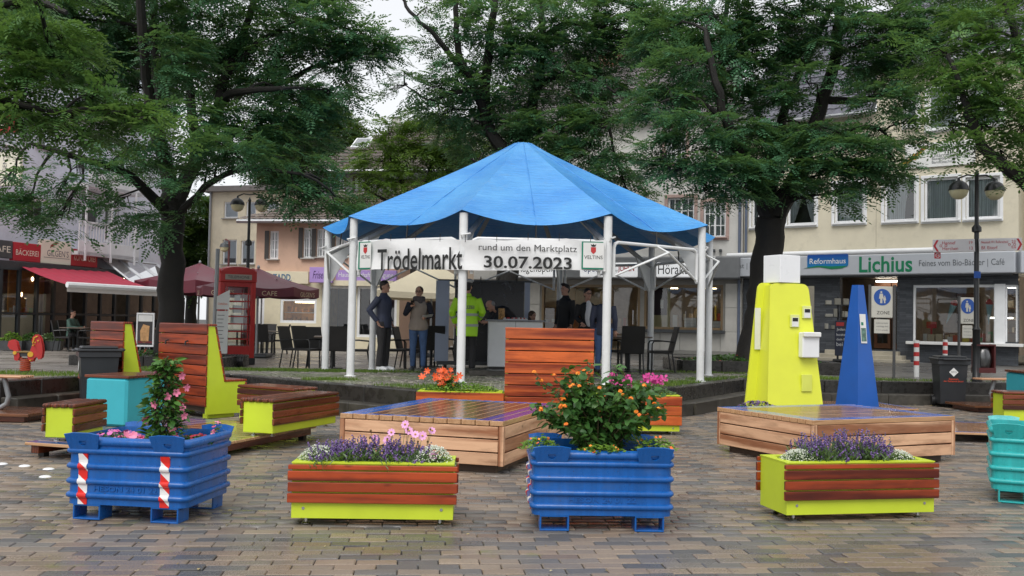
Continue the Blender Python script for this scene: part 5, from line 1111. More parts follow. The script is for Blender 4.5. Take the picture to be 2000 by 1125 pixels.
x0=D(986,800,HBY).x; x1=D(1157,800,HBY).x; seat3=seat('tall orange plank bench back standing between the two flower planters by the kerb',(x0,HBY+.02,0),R(-.5),x1-x0,1.335,WORG)
for x in (.25,.72): MB().tube([(x*Lb*.9,-.012,1.06),(x*Lb*.9,-.05,1.05),(x*Lb*.9,-.055,1.0)],.012,6).build('coat_hook',BLACK,seat2)
def block(label,loc,rz,w,d,h,mat):
    t=thing('block_table',label,'table',loc,rz,'tall blocks with plank tops'); MB().box((0,0,(h-.035)/2+.0),(w,d,h-.035),0,.03).build('body',mat,t); n=round(d/.1); bw=d/n
    for k in range(n): piece('plank',(w+.04,bw-.005,.035),(0,-d/2+(k+.5)*bw,h-.0175),WDARK,t,ch=.006)
    return t
q=G(228,833); block('turquoise block table with dark plank top behind the left box bench',(q.x-.05,q.y+.4,0),R(-16),.62,.8,.64,TURQ)
q=G(2000,822); block('turquoise block table with plank top at the right edge',(q.x+.42,q.y+.3,0),R(-4),.75,.8,.78,TURQ)
def springtable(label,loc,rz,flip):
    t=thing('spring_table',label,'board seat',loc,rz,'board seats on bent steel tubes'); s=flip
    pl=MB().box((0,0,.10),(1.4,.95,.04),0,.006).build('base_board',wood('base board',s2l(84,50,32),s2l(120,76,48),.25,.5,.3),t); MB().box((0,0,.045),(1.2,.8,.07)).build('base_beam',WDARK,t)
    MB().tube([(s*-.42,0,.14),(s*-.12,0,.14),(s*.02,0,.15),(s*.10,0,.2),(s*.12,0,.3),(s*.05,0,.54)],.035,10).build('steel_tube',GREY,t,True)
    for k in range(3): piece('seat_board',(.85,.10,.03),(s*-.05,-.11+.11*k,.56),WPALE,t,(0,0,0),.008)
    return t
q=G(-25,822); springtable('pale board seat on bent steel tube at the left edge',(q.x,q.y+.3,0),R(-6),1)
q=G(1958,806); springtable('pale board seat on bent steel tube behind the right lime bench',(q.x+.1,q.y+.4,0),R(6),-1)
def tower():
    Y=13.9; c=D(1541,780,Y); t=thing('yellow_tower','lime yellow tapering tower with white lamp box on top and white letterbox','information tower',(c.x,Y+.55,0),R(14)); H=2.05
    YP=M('bright yellow panel',(.72,.76,.055),.38,.03,bump=.03)
    def plate(w0,w1,y,name,x=0,rz=0,off=0,r=.10):
        pts=[(-w0/2,.0),(w0/2,0)]; 
        for k in range(6): a=PI/2*k/5; pts.append((w1/2-r+r*math.cos(a),H-r+r*math.sin(a)))
        for k in range(6): a=PI/2+PI/2*k/5; pts.append((-w1/2+r+r*math.cos(a),H-r+r*math.sin(a)))
        return MB().prism(pts,-.015,.015).build(name,YP,t,loc=(x,y,0),rot=(R(-6.5 if name=='front_panel' else 0),0,rz))
    # two crossing pairs of tapered plates
    MB().loft([[(-.36,-.36,0),(.36,-.36,0),(.36,.36,0),(-.36,.36,0)],[(-.20,-.20,H-.02),(.20,-.20,H-.02),(.20,.20,H-.02),(-.20,.20,H-.02)]]).build('core',YP,t)
    plate(.92,.62,-.50,'front_panel',.0,R(0))
    plate(1.20,.78,-.06,'wing_panel',.0,R(0))
    plate(.80,.5,0,'back_panel',.0,PI/2)
    MB().loft([[(-.44,-.49,0),(.44,-.49,0),(.44,-.06,0),(-.44,-.06,0)],[(-.28,-.26,H-.04),(.28,-.26,H-.04),(.28,-.06,H-.04),(-.28,-.06,H-.04)]]).build('body',YP,t)
    MB().box((-.02,-.1,H+.20),(.38,.36,.40),R(12),.006).build('lamp_box',M('frosted white acrylic',(.85,.86,.87),.3,.02),t)
    sl=math.tan(R(6.5))
    def fy(z): return -.50+z*math.tan(R(6.5))-.02
    z=1.16; lb=MB().box((0,0,0),(.27,.12,.36),0,.012).build('letterbox',WHITE2,t,loc=(.22,fy(z)-.07,z-.0)); MB().box((0,-.075,.15),(.272,.06,.07),0,.01).build('flap',WHITE,lb)
    for x,z in ((.04,1.50),(.24,1.63)):
        h=MB().box((0,0,0),(.14,.03,.18),0,.004).build('leaflet_holder',M('pale acrylic',(.70,.74,.26),.2,.05),t,loc=(x,fy(z)-.02,z)); MB().box((.0,-.017,-.015),(.10,.006,.13)).build('leaflet',PAPER,h); MB().box((.0,-.0215,.02),(.085,.003,.05)).build('leaflet_print',INK,h)
    MB().box((.18,fy(.62)-.02,.62),(.16,.03,.24),0,.004).build('leaflet_holder',M('empty acrylic holder',(.68,.73,.13),.2,.05),t)
    MB().box((-.47,-.132,1.38),(.09,.004,.6)).build('notice',PAPER,t,loc=(.07,.03,0))
tower()
def obelisk():
    Y=16.3; c=D(1674,780,Y); t=thing('blue_obelisk','tall blue tapering obelisk with a notice pinned to its side','obelisk',(c.x,Y,.13),R(28)); H=2.0
    BP=M('obelisk blue paint',(.012,.10,.42),.4,.05)
    MB().loft([[(-.24,-.24,0),(.24,-.24,0),(.24,.24,0),(-.24,.24,0)],[(-.065,-.065,H),(.065,-.065,H),(.065,.065,H),(-.065,.065,H)]]).build('shaft',BP,t)
    z=1.28; x=-.24+.175*z/H
    n=MB().box((0,0,0),(.135,.004,.48)).build('notice',PAPER,t,loc=(-.02,x-.012,z),rot=(R(-5),0,0)); MB().box((0,-.003,-.1),(.11,.003,.22)).build('notice_picture',M('notice picture',s2l(90,120,110)[:3],.5,.8,scale=14),n); MB().box((-.02,-.003,.08),(.05,.003,.05)).build('notice_mark',M('green print',s2l(20,120,95)[:3]),n)
obelisk()
def bin_(label,loc,rz,mark):
    t=thing('wheelie_bin',label,'bin',loc,rz,'dark grey wheelie bins'); PL=M('dark grey bin plastic',(.028,.030,.034),.38,.08,bump=.05); h=.90
    def rg(w,d,z): return [(-w/2,-d/2,z),(w/2,-d/2,z),(w/2,d/2,z),(-w/2,d/2,z)]
    MB().loft([rg(.40,.40,.06),rg(.42,.42,.08),rg(.49,.52,h-.12),rg(.54,.57,h-.11),rg(.54,.57,h-.04)]).build('body',PL,t)
    m=MB(); m.box((0,.0,h-.015),(.58,.62,.04),0,.014); m.box((0,0,h+.02),(.48,.5,.04),0,.018); m.box((0,.32,h-.01),(.4,.06,.05),0,.02); m.build('lid',PL,t)
    MB().box((0,-.335,h-.02),(.40,.05,.025),0,.008).build('lid_handle',PL,t)
    for s in (-1,1): w=MB().tube([(s*.20,.20,.10),(s*.27,.20,.10)],.10,14).build('wheel',BLACK,t,True,ang=30)
    if mark:
        OR=M('orange print',s2l(225,78,40)[:3],.5,.03); a=-R(6.2)
        text('Eigentum',t,(0,-.258,.52),OR,w=.16,rot=(PI/2,0,0)); text('der Gemeinde Eitorf',t,(0,-.255,.485),OR,w=.34,rot=(PI/2,0,0))
        e=MB().prism([(0,.08),(.08,0),(0,-.08),(-.08,0)],-.004,0).build('emblem',PAPER,t,loc=(0,-.262,.65),rot=(a*0,0,0)); text('OTO',e,(0,-.006,0),INK,w=.10)
    return t
q=G(1866,797); bin_('dark grey wheelie bin with orange print in front of the right street lamp',(q.x,q.y+.25,0),R(-8),True)
q=D(172,790,14.2); bin_('dark grey wheelie bin between turquoise block and tall bench on the left',(q.x,14.5,0),R(-62),True)
# white light discs set into the paving
for px,py,wh in ((4,907,'at the left edge'),(48,911,'second from left'),(95,917,'upper one by the left container'),(88,932,'lower one by the left container'),(63,793,'behind the board seat'),(333,826,'left one under bench'),(366,829,'right one under bench')):
    q=G(px,py); tag(MB().lathe([(.05,0),(.047,.005),(.034,.011),(.0,.016)],n=20).build('ground_light',WHITE2,None,True,loc=(q.x,q.y,.002)),'small white domed light disc set in the paving, '+wh,'light disc','white light discs in the paving')
# ================================================================ PEOPLE
def remesh(mb,name,mat,vox,parent,smooth_it=4):
    me=mb.mesh(name,mat); o=bpy.data.objects.new('tmp',me); COL.objects.link(o)
    m=o.modifiers.new('r','REMESH'); m.mode='VOXEL'; m.voxel_size=vox; m.use_smooth_shade=True
    s=o.modifiers.new('s','SMOOTH'); s.iterations=smooth_it; s.factor=.5
    dg=bpy.context.evaluated_depsgraph_get(); ev=o.evaluated_get(dg); nm=bpy.data.meshes.new_from_object(ev,depsgraph=dg); nm.name=name
    bpy.data.objects.remove(o); bpy.data.meshes.remove(me); nm.materials.clear(); nm.materials.append(mat)
    nm.polygons.foreach_set('use_smooth',[True]*len(nm.polygons)); return meshobj(name,nm,parent)
SKIN=M('skin',s2l(196,150,128)[:3],.5,.06)
def limb(mb,pts,rs,n=12,flat=1.):
    P=[];q=[]
    pts=[Vector(p) for p in pts]
    for i in range(len(pts)-1):
        for k in range(4): t=k/4; P.append(pts[i].lerp(pts[i+1],t)); q.append(rs[i]*(1-t)+rs[i+1]*t)
    P.append(pts[-1]); q.append(rs[-1]); mb.tube(P,q,n,True,flat)
def hand(mb,wr,el,s=1.,curl=.5,side=1):
    wr,el=Vector(wr),Vector(el); d=(wr-el).normalized(); u=d.cross(Vector((0,1,.01))); u=(u-d*u.dot(d)).normalized(); nrm=d.cross(u)
    M3=Matrix((u,nrm,d)).transposed(); mb.ell(wr+d*.05*s,(.042*s,.017*s,.055*s),10,8,M3)
    for k in range(4):
        x=(-.03+.02*k)*s; L=(.075,.085,.08,.062)[k]*s; a=wr+d*.08*s+u*x; p=[a-d*.02]
        for j in range(3): c=curl*(j+1)*.55; p.append(p[-1]+(d*math.cos(c)+nrm*math.sin(c)*side)*L/2.6)
        mb.tube(p,[.0095*s,.009*s,.0085*s,.007*s],6)
    a=wr+d*.025*s-u*.03*s; mb.tube([a,a-u*.03*s+d*.025*s+nrm*.012*side,a-u*.035*s+d*.055*s+nrm*.02*side],[.012*s,.011*s,.008*s],6)
def person(label,loc,rz,H=1.75,top=None,legs=None,shoe=BLACK,hair=None,hairstyle='short',pose={},topkw={},neck=None,group='people under the pavilion',glasses=False,vox=.0105,fem=False,scarf=None,vest=None,seated=False,cap=None,shirt=None):
    s=H/1.75; t=thing('person',label,'person',loc,rz,group)
    J=dict(pel=(0,0,.93),wai=(0,0,1.08),che=(0,0,1.28),nek=(0,.015,1.46),hed=(0,-.01,1.615),shL=(.185,.01,1.40),elL=(.235,.03,1.13),wrL=(.235,-.04,.89),shR=(-.185,.01,1.40),elR=(-.235,.03,1.13),wrR=(-.235,-.04,.89),hiL=(.095,0,.92),knL=(.105,-.015,.50),anL=(.11,.02,.09),hiR=(-.095,0,.92),knR=(-.105,-.015,.50),anR=(-.11,.02,.09),toL=(.13,-.17,.03),toR=(-.13,-.17,.03))
    J.update(pose); J={k:Vector(v)*s for k,v in J.items() if not k.startswith('curl')}
    sw=.9 if fem else 1.
    def torso(mb,e,lo=.0):
        rings=[]; pel,wai,che,nek=J['pel'],J['wai'],J['che'],J['nek']; shc=(J['shL']+J['shR'])/2; side=(J['shL']-J['shR']).normalized(); hs=(J['hiL']-J['hiR']).normalized()
        seq=[(pel+(pel-wai)*(.55+lo),.155,.11,hs),(pel,.165 if not fem else .172,.115,hs),(wai,.14*sw,.10,hs),(wai.lerp(che,.5),.15*sw,.108,side),(che,.168*sw,.118,side),(che.lerp(shc,.65),.165*sw,.105,side),(shc+(nek-shc)*.25,.13*sw,.085,side),(nek-(nek-shc)*.2,.07,.065,side)]
        for i,(c,rx,ry,sd) in enumerate(seq):
            up=(seq[min(i+1,len(seq)-1)][0]-seq[max(i-1,0)][0]).normalized(); x=(sd-up*sd.dot(up)).normalized(); y=up.cross(x)
            rings.append([c+x*(rx*s+e)*math.cos(2*PI*k/16)+y*(ry*s+e)*math.sin(2*PI*k/16) for k in range(16)])
        mb.loft(rings)
    hd=J['hed']; face=Vector(pose.get('look',(0,-1,0))).normalized(); upv=(hd-J['nek']).normalized(); rt=face.cross(upv).normalized()*-1
    upf=face.cross(rt)*1.; 
    if upf.z<0 and upv.z>0: upf=-upf
    HR=Matrix((rt,-face,upf)).transposed()    # local x right, y back, z up
    def hp(x,y,z): return hd+HR@Vector((x*s,y*s,z*s))
    b=MB(); torso(b,-.012)
    limb(b,[J['nek']-Vector((0,0,.05*s)),hp(0,.02,-.06)],[.058*s,.05*s])
    b.ell(hp(0,.01,.03),(.075*s,.095*s,.098*s),16,12,HR); b.ell(hp(0,-.015,-.045),(.056*s,.068*s,.07*s),14,10,HR); b.ell(hp(0,-.094,-.012),(.013*s,.02*s,.026*s),8,6,HR); b.ell(hp(0,-.07,-.088),(.026*s,.022*s,.02*s),8,6,HR)
    for sd in (-1,1): b.ell(hp(sd*.074,.012,-.005),(.012*s,.022*s,.032*s),8,6,HR)
    for S in 'LR':
        limb(b,[J['sh'+S],J['el'+S],J['wr'+S]],[.047*s,.039*s,.027*s]); hand(b,J['wr'+S],J['el'+S],s*1.05,pose.get('curl'+S,.45),1 if S=='L' else 1)
        limb(b,[J['hi'+S],J['kn'+S],J['an'+S]],[.085*s,.055*s,.038*s]); limb(b,[J['an'+S]+Vector((0,.03*s,-.035*s)),J['to'+S]],[.04*s,.028*s])
    remesh(b,'body',SKIN,vox,t,3)
    if legs:
        m=MB(); 
        for S in 'LR':
            hi,kn,an=J['hi'+S],J['kn'+S],J['an'+S]; limb(m,[hi+Vector((0,0,.03*s)),hi.lerp(kn,.35),kn,kn.lerp(an,.5),an],[.104*s,.098*s,.072*s,.072*s,.066*s] if not fem else [.106*s,.095*s,.068*s,.062*s,.05*s])
        P=J['pel']; m.ell(P+Vector((0,0,-.02*s)),(.178*s,.132*s,.13*s),16,10); o=remesh(m,'trousers',legs,.014,t,3)
    for S in 'LR':
        an,to=J['an'+S],J['to'+S]; m=MB(); m.ell(an+Vector((0,.0,-.02*s)),(.05*s,.055*s,.06*s)); limb(m,[an+Vector((0,.035*s,-.048*s)),an.lerp(to,.5)+Vector((0,0,-.012*s)),to],[.048*s,.05*s,.036*s]); remesh(m,'shoe',shoe,.010,t,2)
    if top:
        m=MB(); torso(m,.020+topkw.get('bulk',0),topkw.get('long',.1)); rw=topkw.get('sleeve',.056)
        for S in 'LR':
            e=J['wr'+S] if topkw.get('sl','long')=='long' else J['sh'+S].lerp(J['el'+S],.6)
            pts=[J['sh'+S],J['el'+S],J['el'+S].lerp(e,.93)] if topkw.get('sl','long')=='long' else [J['sh'+S],e]
            if not vest or topkw.get('arms',True): limb(m,pts,[(rw+.014)*s,(rw+.002)*s,(rw-.012)*s][:len(pts)])
        if topkw.get('collar'): limb(m,[J['nek']-Vector((0,0,.03*s)),J['nek']+Vector((0,-.0,.045*s))],[.082*s,.07*s])
        tt=remesh(m,topkw.get('name','jacket'),top,.013,t,3)
        if topkw.get('stripes'):
            for z in topkw['stripes']:
                w=MB(); rr=[]
                for dz in (-.025,.025):
                    c=Vector((0,0.,z*s+dz)); k0=J['wai'].lerp(J['che'],.3); ex=topkw.get('stripe_r',(.193,.147)); rr.append([c+Vector((k0.x+ex[0]*s*math.cos(2*PI*k/28),k0.y+ex[1]*s*math.sin(2*PI*k/28),0)) for k in range(28)])
                w.add(rr[0]+rr[1],[(k,(k+1)%28,28+(k+1)%28,28+k) for k in range(28)]); w.build('reflective_band',M('reflective grey',s2l(160,165,160)[:3],.4,.05),tt,True)
            for S in 'LR':
                a=J['el'+S].lerp(J['wr'+S],.25); c2=J['el'+S].lerp(J['wr'+S],.42); MB().tube([a,c2],[.068*s,.066*s],14,False).build('sleeve_band',M('reflective grey',(.3,.3,.3)),tt,True)
    if vest:
        m=MB(); torso(m,.036,.1); remesh(m,'vest',vest,.013,t,2)
    if shirt:
        m=MB(); c=J['che']; m.loft([[Vector((x*s,c.y-(.118+.03-abs(x)*.25)*s,z*s)) for x,z in row] for row in ([(-.035,1.42),(0,1.43),(.035,1.42)],[(-.05,1.3),(0,1.3),(.05,1.3)],[(-.065,1.15),(0,1.15),(.065,1.15)],[(-.07,.98),(0,.98),(.07,.98)])]); 
        m.f=m.f[:-2]; MB().ell((0,J['che'].y-.062*s,1.18*s),(.092*s,.122*s,.31*s),16,12).build('shirt',shirt,t,True)
    if scarf:
        m=MB(); n=J['nek']
        for k in range(2): m.tube([n+Vector((.095*s*math.cos(a*PI/6),.09*s*math.sin(a*PI/6)-.015,(.0+.035*k)*s+.01*math.sin(a))) for a in range(13)],.042*s,8)
        m.ell(n+Vector((.03,-.10*s,-.06*s)),(.06*s,.04*s,.08*s)); remesh(m,'scarf',scarf,.012,t,3)
    if hair:
        m=MB()
        if hairstyle=='short': m.ell(hp(0,.020,.052),(.081*s,.096*s,.086*s),16,10,HR); m.ell(hp(0,.05,.0),(.072*s,.06*s,.075*s),14,8,HR)
        elif hairstyle=='quiff': m.ell(hp(0,.022,.055),(.080*s,.095*s,.08*s),16,10,HR); m.ell(hp(0,.05,.0),(.07*s,.06*s,.07*s),14,8,HR); m.ell(hp(0,-.045,.115),(.06*s,.055*s,.03*s),12,8,HR)
        elif hairstyle=='back': m.ell(hp(0,.022,.045),(.083*s,.095*s,.09*s),16,10,HR); m.ell(hp(0,.085,.0),(.05*s,.05*s,.06*s),12,8,HR)
        elif hairstyle=='long': m.ell(hp(0,.022,.045),(.088*s,.099*s,.092*s),16,10,HR); m.loft([[hp(x*r1,.045+y*r1*.7,z) for x,y in [(math.cos(a*PI/6)*.08,math.sin(a*PI/6)*.08) for a in range(12)]] for z,r1 in ((.06,1.),(-.05,1.15),(-.14,1.1),(-.19,.6))])
        elif hairstyle=='bald': m.ell(hp(0,.045,.02),(.079*s,.075*s,.07*s),14,10,HR)
        remesh(m,'hair',hair,.010,t,2)
    for sd in (-1,1):
        MB().ell(hp(sd*.03,-.080,.018),(.011*s,.008*s,.007*s),8,6,HR).build('eye',INK,t,True); MB().ell(hp(sd*.03,-.083,.036),(.018*s,.006*s,.0045*s),8,6,HR).build('eyebrow',hair or INK,t,True)
    MB().ell(hp(0,-.079,-.052),(.022*s,.007*s,.006*s),8,6,HR).build('mouth',M('lips',(.35,.12,.1),.5,.05),t,True)
    if glasses:
        m=MB()
        for sd in (-1,1): m.tube([hp(sd*.033+.024*math.cos(a*PI/6),-.1,.016+.019*math.sin(a*PI/6)) for a in range(13)],.003,5); m.tube([hp(sd*.057,-.1,.02),hp(sd*.078,.0,.02)],.003,5)
        m.tube([hp(-.009,-.1,.02),hp(.009,-.1,.02)],.003,5); m.build('glasses',INK,t)
    if cap:
        m=MB(); m.loft([[hp(.088*r*math.cos(a*PI/8),.012+.105*r*math.sin(a*PI/8),z+(.02*-math.sin(a*PI/8) if z>.1 else 0)) for a in range(16)] for z,r in ((.055,.98),(.10,1.),(.125,1.28),(.145,1.25),(.16,.6))]); cp=m.build('cap',M('white cap cloth',(.6,.61,.62),.6,.05) if cap=='white' else cap,t,True)
        MB().loft([[hp(.09*r*math.cos(a*PI/8),.012+.107*r*math.sin(a*PI/8),z) for a in range(16)] for z,r in ((.05,1.),(.085,1.01))]).build('cap_band',BLACK,cp,True)
        MB().grid(lambda u,v:tuple(hp((u-.5)*.17,-.085-.06*v*(1-(2*u-1)**2),.05-.02*v)),8,3).build('cap_peak',BLACK,cp,True)
    t['_J']=0; del t['_J']; return t,J
NAVY=M('navy jacket cloth',s2l(62,68,90)[:3],.6,.15,bump=.1); DKTR=M('dark grey trousers',s2l(50,48,50)[:3],.7,.15); JEANS=M('blue jeans',s2l(72,98,138)[:3],.75,.25,scale=8); BLKCL=M('black cloth',(.012,.012,.014),.7,.2); HIVIS=M('hi-vis yellow cloth',(.42,.80,.02),.55,.06,bump=.1); VEST=M('taupe quilted vest',s2l(160,146,134)[:3],.6,.1); SCARF=M('grey scarf',s2l(88,82,84)[:3],.8,.2)
DHAIR=M('dark hair',(.018,.013,.010),.5,.3,bump=.3,bscale=90); BHAIR=M('brown hair',(.06,.035,.02),.5,.3,bump=.3); BLOND=M('blond hair',(.35,.26,.14),.5,.3,bump=.3); GHAIR=M('grey hair',(.32,.31,.30),.6,.2,bump=.3)
def at(px,Y): p=D(px,700,Y); return Vector((p.x,p.y,hz(p.x,p.y)+.006))
def folk():
    p=at(748,19.5); man,_=person('man in navy jacket and dark trousers with white trainers standing side on',p,R(68),1.80,NAVY,DKTR,WHITE2,DHAIR,'short',dict(elR=(-.30,.16,1.16),wrR=(-.20,.02,.94),elL=(.26,.10,1.14),wrL=(.20,-.06,.93),look=(.05,-1,.0),toL=(.11,-.19,.03)),dict(collar=True,bulk=.008))
    p=at(816,19.7); w,J=person('woman in taupe vest, grey scarf and jeans holding a phone and a sheet of paper',p,R(-2),1.70,M('dark blue sweater',s2l(44,46,60)[:3],.8,.1),JEANS,DKGREY,BHAIR,'back',dict(elR=(-.27,-.04,1.17),wrR=(-.12,-.20,1.34),elL=(.27,.0,1.15),wrL=(.16,-.22,1.10),curlR=.8,curlL=.7,look=(-.15,-1,.02)),dict(name='sweater'),glasses=True,fem=True,scarf=SCARF,vest=VEST)
    o=w.location; ph=tag(MB().box((0,0,0),(.075,.012,.15),0,.004).build('phone',BLACK,None,loc=(o.x-.10,o.y-.30,o.z+1.36),rot=(R(60),0,R(10))),'dark phone held up by the woman in the taupe vest','phone'); tag(MB().box((0,0,0),(.21,.16,.003)).build('paper_sheet',PAPER,None,loc=(o.x+.20,o.y-.32,o.z+1.10),rot=(R(-18),R(-8),R(15))),'white paper sheet held by the woman in the taupe vest','paper')
    p=at(911,19.0); c,J=person('police officer seen from behind in hi-vis yellow jacket with grey bands and white cap',p,R(176),1.78,HIVIS,BLKCL,BLACK,DHAIR,'short',dict(elL=(.29,.02,1.15),wrL=(.24,-.12,.93),elR=(-.29,.0,1.15),wrR=(-.2,-.18,1.02),look=(-.1,-1,-.15)),dict(long=1.05,bulk=.028,collar=True,stripes=(1.10,.90),stripe_r=(.215,.172),sleeve=.066),cap='white')
    text('POLIZEI',c,(0,.172,1.26),M('grey ink',(.13,.13,.14)),w=.30,h=.065,rot=(PI/2,0,PI),bold=.02)
    p=at(1003,20.9); person('grey haired man in dark jacket bending forward behind the white counter',p,R(-78),1.74,BLKCL,DKTR,BLACK,GHAIR,'bald',dict(wai=(0,-.06,1.06),che=(0,-.22,1.20),nek=(0,-.38,1.28),hed=(0,-.52,1.33),shL=(.185,-.33,1.25),shR=(-.185,-.33,1.25),elL=(.22,-.46,1.02),wrL=(.12,-.58,1.0),elR=(-.22,-.46,1.02),wrR=(-.12,-.58,1.0),look=(0,-.8,-.6)),dict(collar=True))
    p=at(1102,21.2); person('young man in black shirt standing behind the tall orange bench',p,R(-52),1.84,BLKCL,BLKCL,BLACK,DHAIR,'quiff',dict(look=(-.0,-1,0)),dict(name='shirt',collar=True))
    p=at(1146,20.4); person('woman with glasses, short dark hair and white top under a black cardigan',p,R(12),1.72,BLKCL,BLKCL,BLACK,DHAIR,'short',dict(elR=(-.24,.02,1.13),wrR=(-.16,-.14,1.0),elL=(.24,.02,1.13),wrL=(.16,-.14,1.0),look=(.15,-1,0)),dict(name='cardigan',long=.6),glasses=True,fem=True,shirt=M('white top',(.78,.78,.8),.7,.04))
    p=at(1178,19.2); person('blond person from behind in dark jacket and blue jeans beside a pavilion post',p,R(170),1.66,NAVY,JEANS,BLACK,BLOND,'long',dict(),dict(long=.3),fem=True)
    # people sitting inside the bakery and behind the counter
    sit=dict(knL=(.12,-.42,.50),anL=(.12,-.40,.09),toL=(.12,-.58,.03),knR=(-.12,-.42,.50),anR=(-.12,-.40,.09),toR=(-.12,-.58,.03),hiL=(.1,-.02,.5),hiR=(-.1,-.02,.5),pel=(0,0,.5),wai=(0,0,.66),che=(0,-.01,.88),nek=(0,-.02,1.06),hed=(0,-.05,1.215),shL=(.185,-.02,1.0),shR=(-.185,-.02,1.0),elL=(.24,-.12,.76),wrL=(.12,-.36,.74),elR=(-.24,-.12,.76),wrR=(-.12,-.36,.74))
    for px,Y,top_,hr,hs_,rz,lb in ((137,31.4,M('green shirt',s2l(80,110,100)[:3],.7,.1),DHAIR,'short',80,'guest in green shirt seated at the cafe table under the red awning'),(279,33.0,M('cream cardigan',s2l(190,180,160)[:3],.7,.1),BLOND,'short',150,'blond guest in pale cardigan seated beside the advertising stand'),(300,33.6,BLKCL,BHAIR,'long',-60,'dark clothed guest seated beside the locust trunk')):
        p=at(px,Y); person(lb,p,R(rz),1.7,top_,DKTR,BLACK,hr,hs_,sit,{},group='guests seated at the bakery',vox=.016)
        q=p; SEATS.append((q,rz))
    p=at(1036,21.6); person('brown haired person sitting low behind the white counter with only the hair showing',p+Vector((0,0,.0)),R(40),1.62,BLKCL,DKTR,BLACK,BHAIR,'long',sit,{},vox=.016); SEATS.append((p,40))
SEATS=[]; folk()
# ================================================================ CHAIRS, TABLES, KIOSK
WICK=M('black wicker',(.014,.013,.013),.5,.3,bump=.4,bscale=120); TT=M('grey brown table top',s2l(120,108,98)[:3],.35,.15)
def mkchair():
    t=thing('wicker_chair','c','chair',(0,0,0),0,'black wicker armchairs'); m=MB(); m.box((0,-.02,.43),(.46,.46,.05),0,.015); m.build('seat',WICK,t)
    MB().grid(lambda u,v:(-.22+.44*u,.20+.13*v+.02*math.sin(u*PI),.44+.52*v),6,8).build('backrest_skin',WICK,t); m=MB(); m.loft([[(-.23,.19+.13*v,.42+.54*v),(.23,.19+.13*v,.42+.54*v),(.23,.225+.13*v,.42+.54*v),(-.23,.225+.13*v,.42+.54*v)] for v in (0,.25,.5,.75,1)]); m.build('backrest',WICK,t)
    for sx in (-1,1):
        MB().tube([(sx*.23,-.23,0),(sx*.23,-.22,.60),(sx*.235,-.18,.655),(sx*.235,.0,.66),(sx*.23,.24,.64)],.016,6).build('armrest',BLKMET,t,True)
        MB().tube([(sx*.21,.20,.42),(sx*.22,.27,0)],.016,6).build('leg',BLKMET,t,True); MB().tube([(sx*.21,-.21,.42),(sx*.215,-.215,.02)],.015,6).build('leg',BLKMET,t,True)
    return t
chair0=mkchair(); cn=[0]
def chair(px,Y,rz,lb,xy=None,gr='black wicker armchairs'):
    p=xy if xy is not None else at(px,Y); o=chair0 if cn[0]==0 else copy_tree(chair0); cn[0]+=1; o.location=(p.x,p.y,hz(p.x,p.y)-.004); o.rotation_euler=(0,0,R(rz)); o['label']=lb; o['group']=gr; return o
def mktable():
    t=thing('cafe_table','t','table',(0,0,0),0,'cafe tables'); MB().box((0,0,.73),(.82,.82,.03),0,.01).build('table_top',TT,t); MB().lathe([(.26,0),(.25,.025),(.05,.04),(.035,.06),(.035,.715)],n=14).build('pedestal',BLKMET,t,True); return t
table0=mktable(); tn=[0]
def table(px,Y,rz,lb):
    p=at(px,Y); o=table0 if tn[0]==0 else copy_tree(table0); tn[0]+=1; o.location=(p.x,p.y,hz(p.x,p.y)-.004); o.rotation_euler=(0,0,R(rz)); o['label']=lb; return o
table(648,22.6,10,'cafe table under the left side of the pavilion between black wicker chairs'); table(842,23.3,0,'cafe table behind the woman in the taupe vest'); table(1228,20.6,5,'cafe table under the right side of the pavilion'); table(520,31.5,15,'cafe table in front of the baker display window'); table(150,31.0,0,'cafe table under the red bakery awning'); table(462,33,0,'cafe table beside the phone box under the burgundy umbrella')
for a in ((576,22.9,70,'black wicker armchair leftmost under the pavilion'),(603,22.2,60,'black wicker armchair second from the left under the pavilion'),(627,23.6,50,'black wicker armchair behind the left pavilion post'),(664,21.9,176,'black wicker armchair with its back to the square between the two left posts'),(700,22.6,-80,'black wicker armchair left of the man in navy jacket'),(772,22.4,100,'black wicker armchair between man in navy and woman in vest'),(798,22.8,80,'black wicker armchair left of the woman in the taupe vest'),(850,22.2,180,'black wicker armchair right of the woman with its back to the square'),(870,23.2,-95,'black wicker armchair beside the pale blue kiosk panel'),(1232,19.8,182,'black wicker armchair with its back to the square, right of the blond person'),(1290,20.6,-88,'black wicker armchair seen side on at the right side of the pavilion'),(1198,20.6,70,'black wicker armchair beside the blond person')): chair(*a)
for a in ((503,31.2,90,'dark cafe chair left of the table before the baker window'),(544,31.8,-80,'dark cafe chair right of the table before the baker window'),(520,32.3,0,'dark cafe chair behind the table before the baker window'),(516,30.7,170,'dark cafe chair in front of the table before the baker window'),(484,32.6,-70,'dark cafe chair just right of the phone box')): chair(*a,gr='dark cafe chairs outside the shops')
for (p,rz),lb in zip(SEATS,('dark cafe chair under the guest in green','dark cafe chair under the blond bakery guest','dark cafe chair under the guest by the trunk','black chair behind the white counter')): chair(0,0,rz,lb,p,'dark cafe chairs outside the shops')
for px,Y,rz,lb in ((124,30.6,95,'dark cafe chair left of the table under the red awning'),(170,30.8,-85,'dark cafe chair right of the table under the red awning')): chair(px,Y,rz,lb,gr='dark cafe chairs outside the shops')
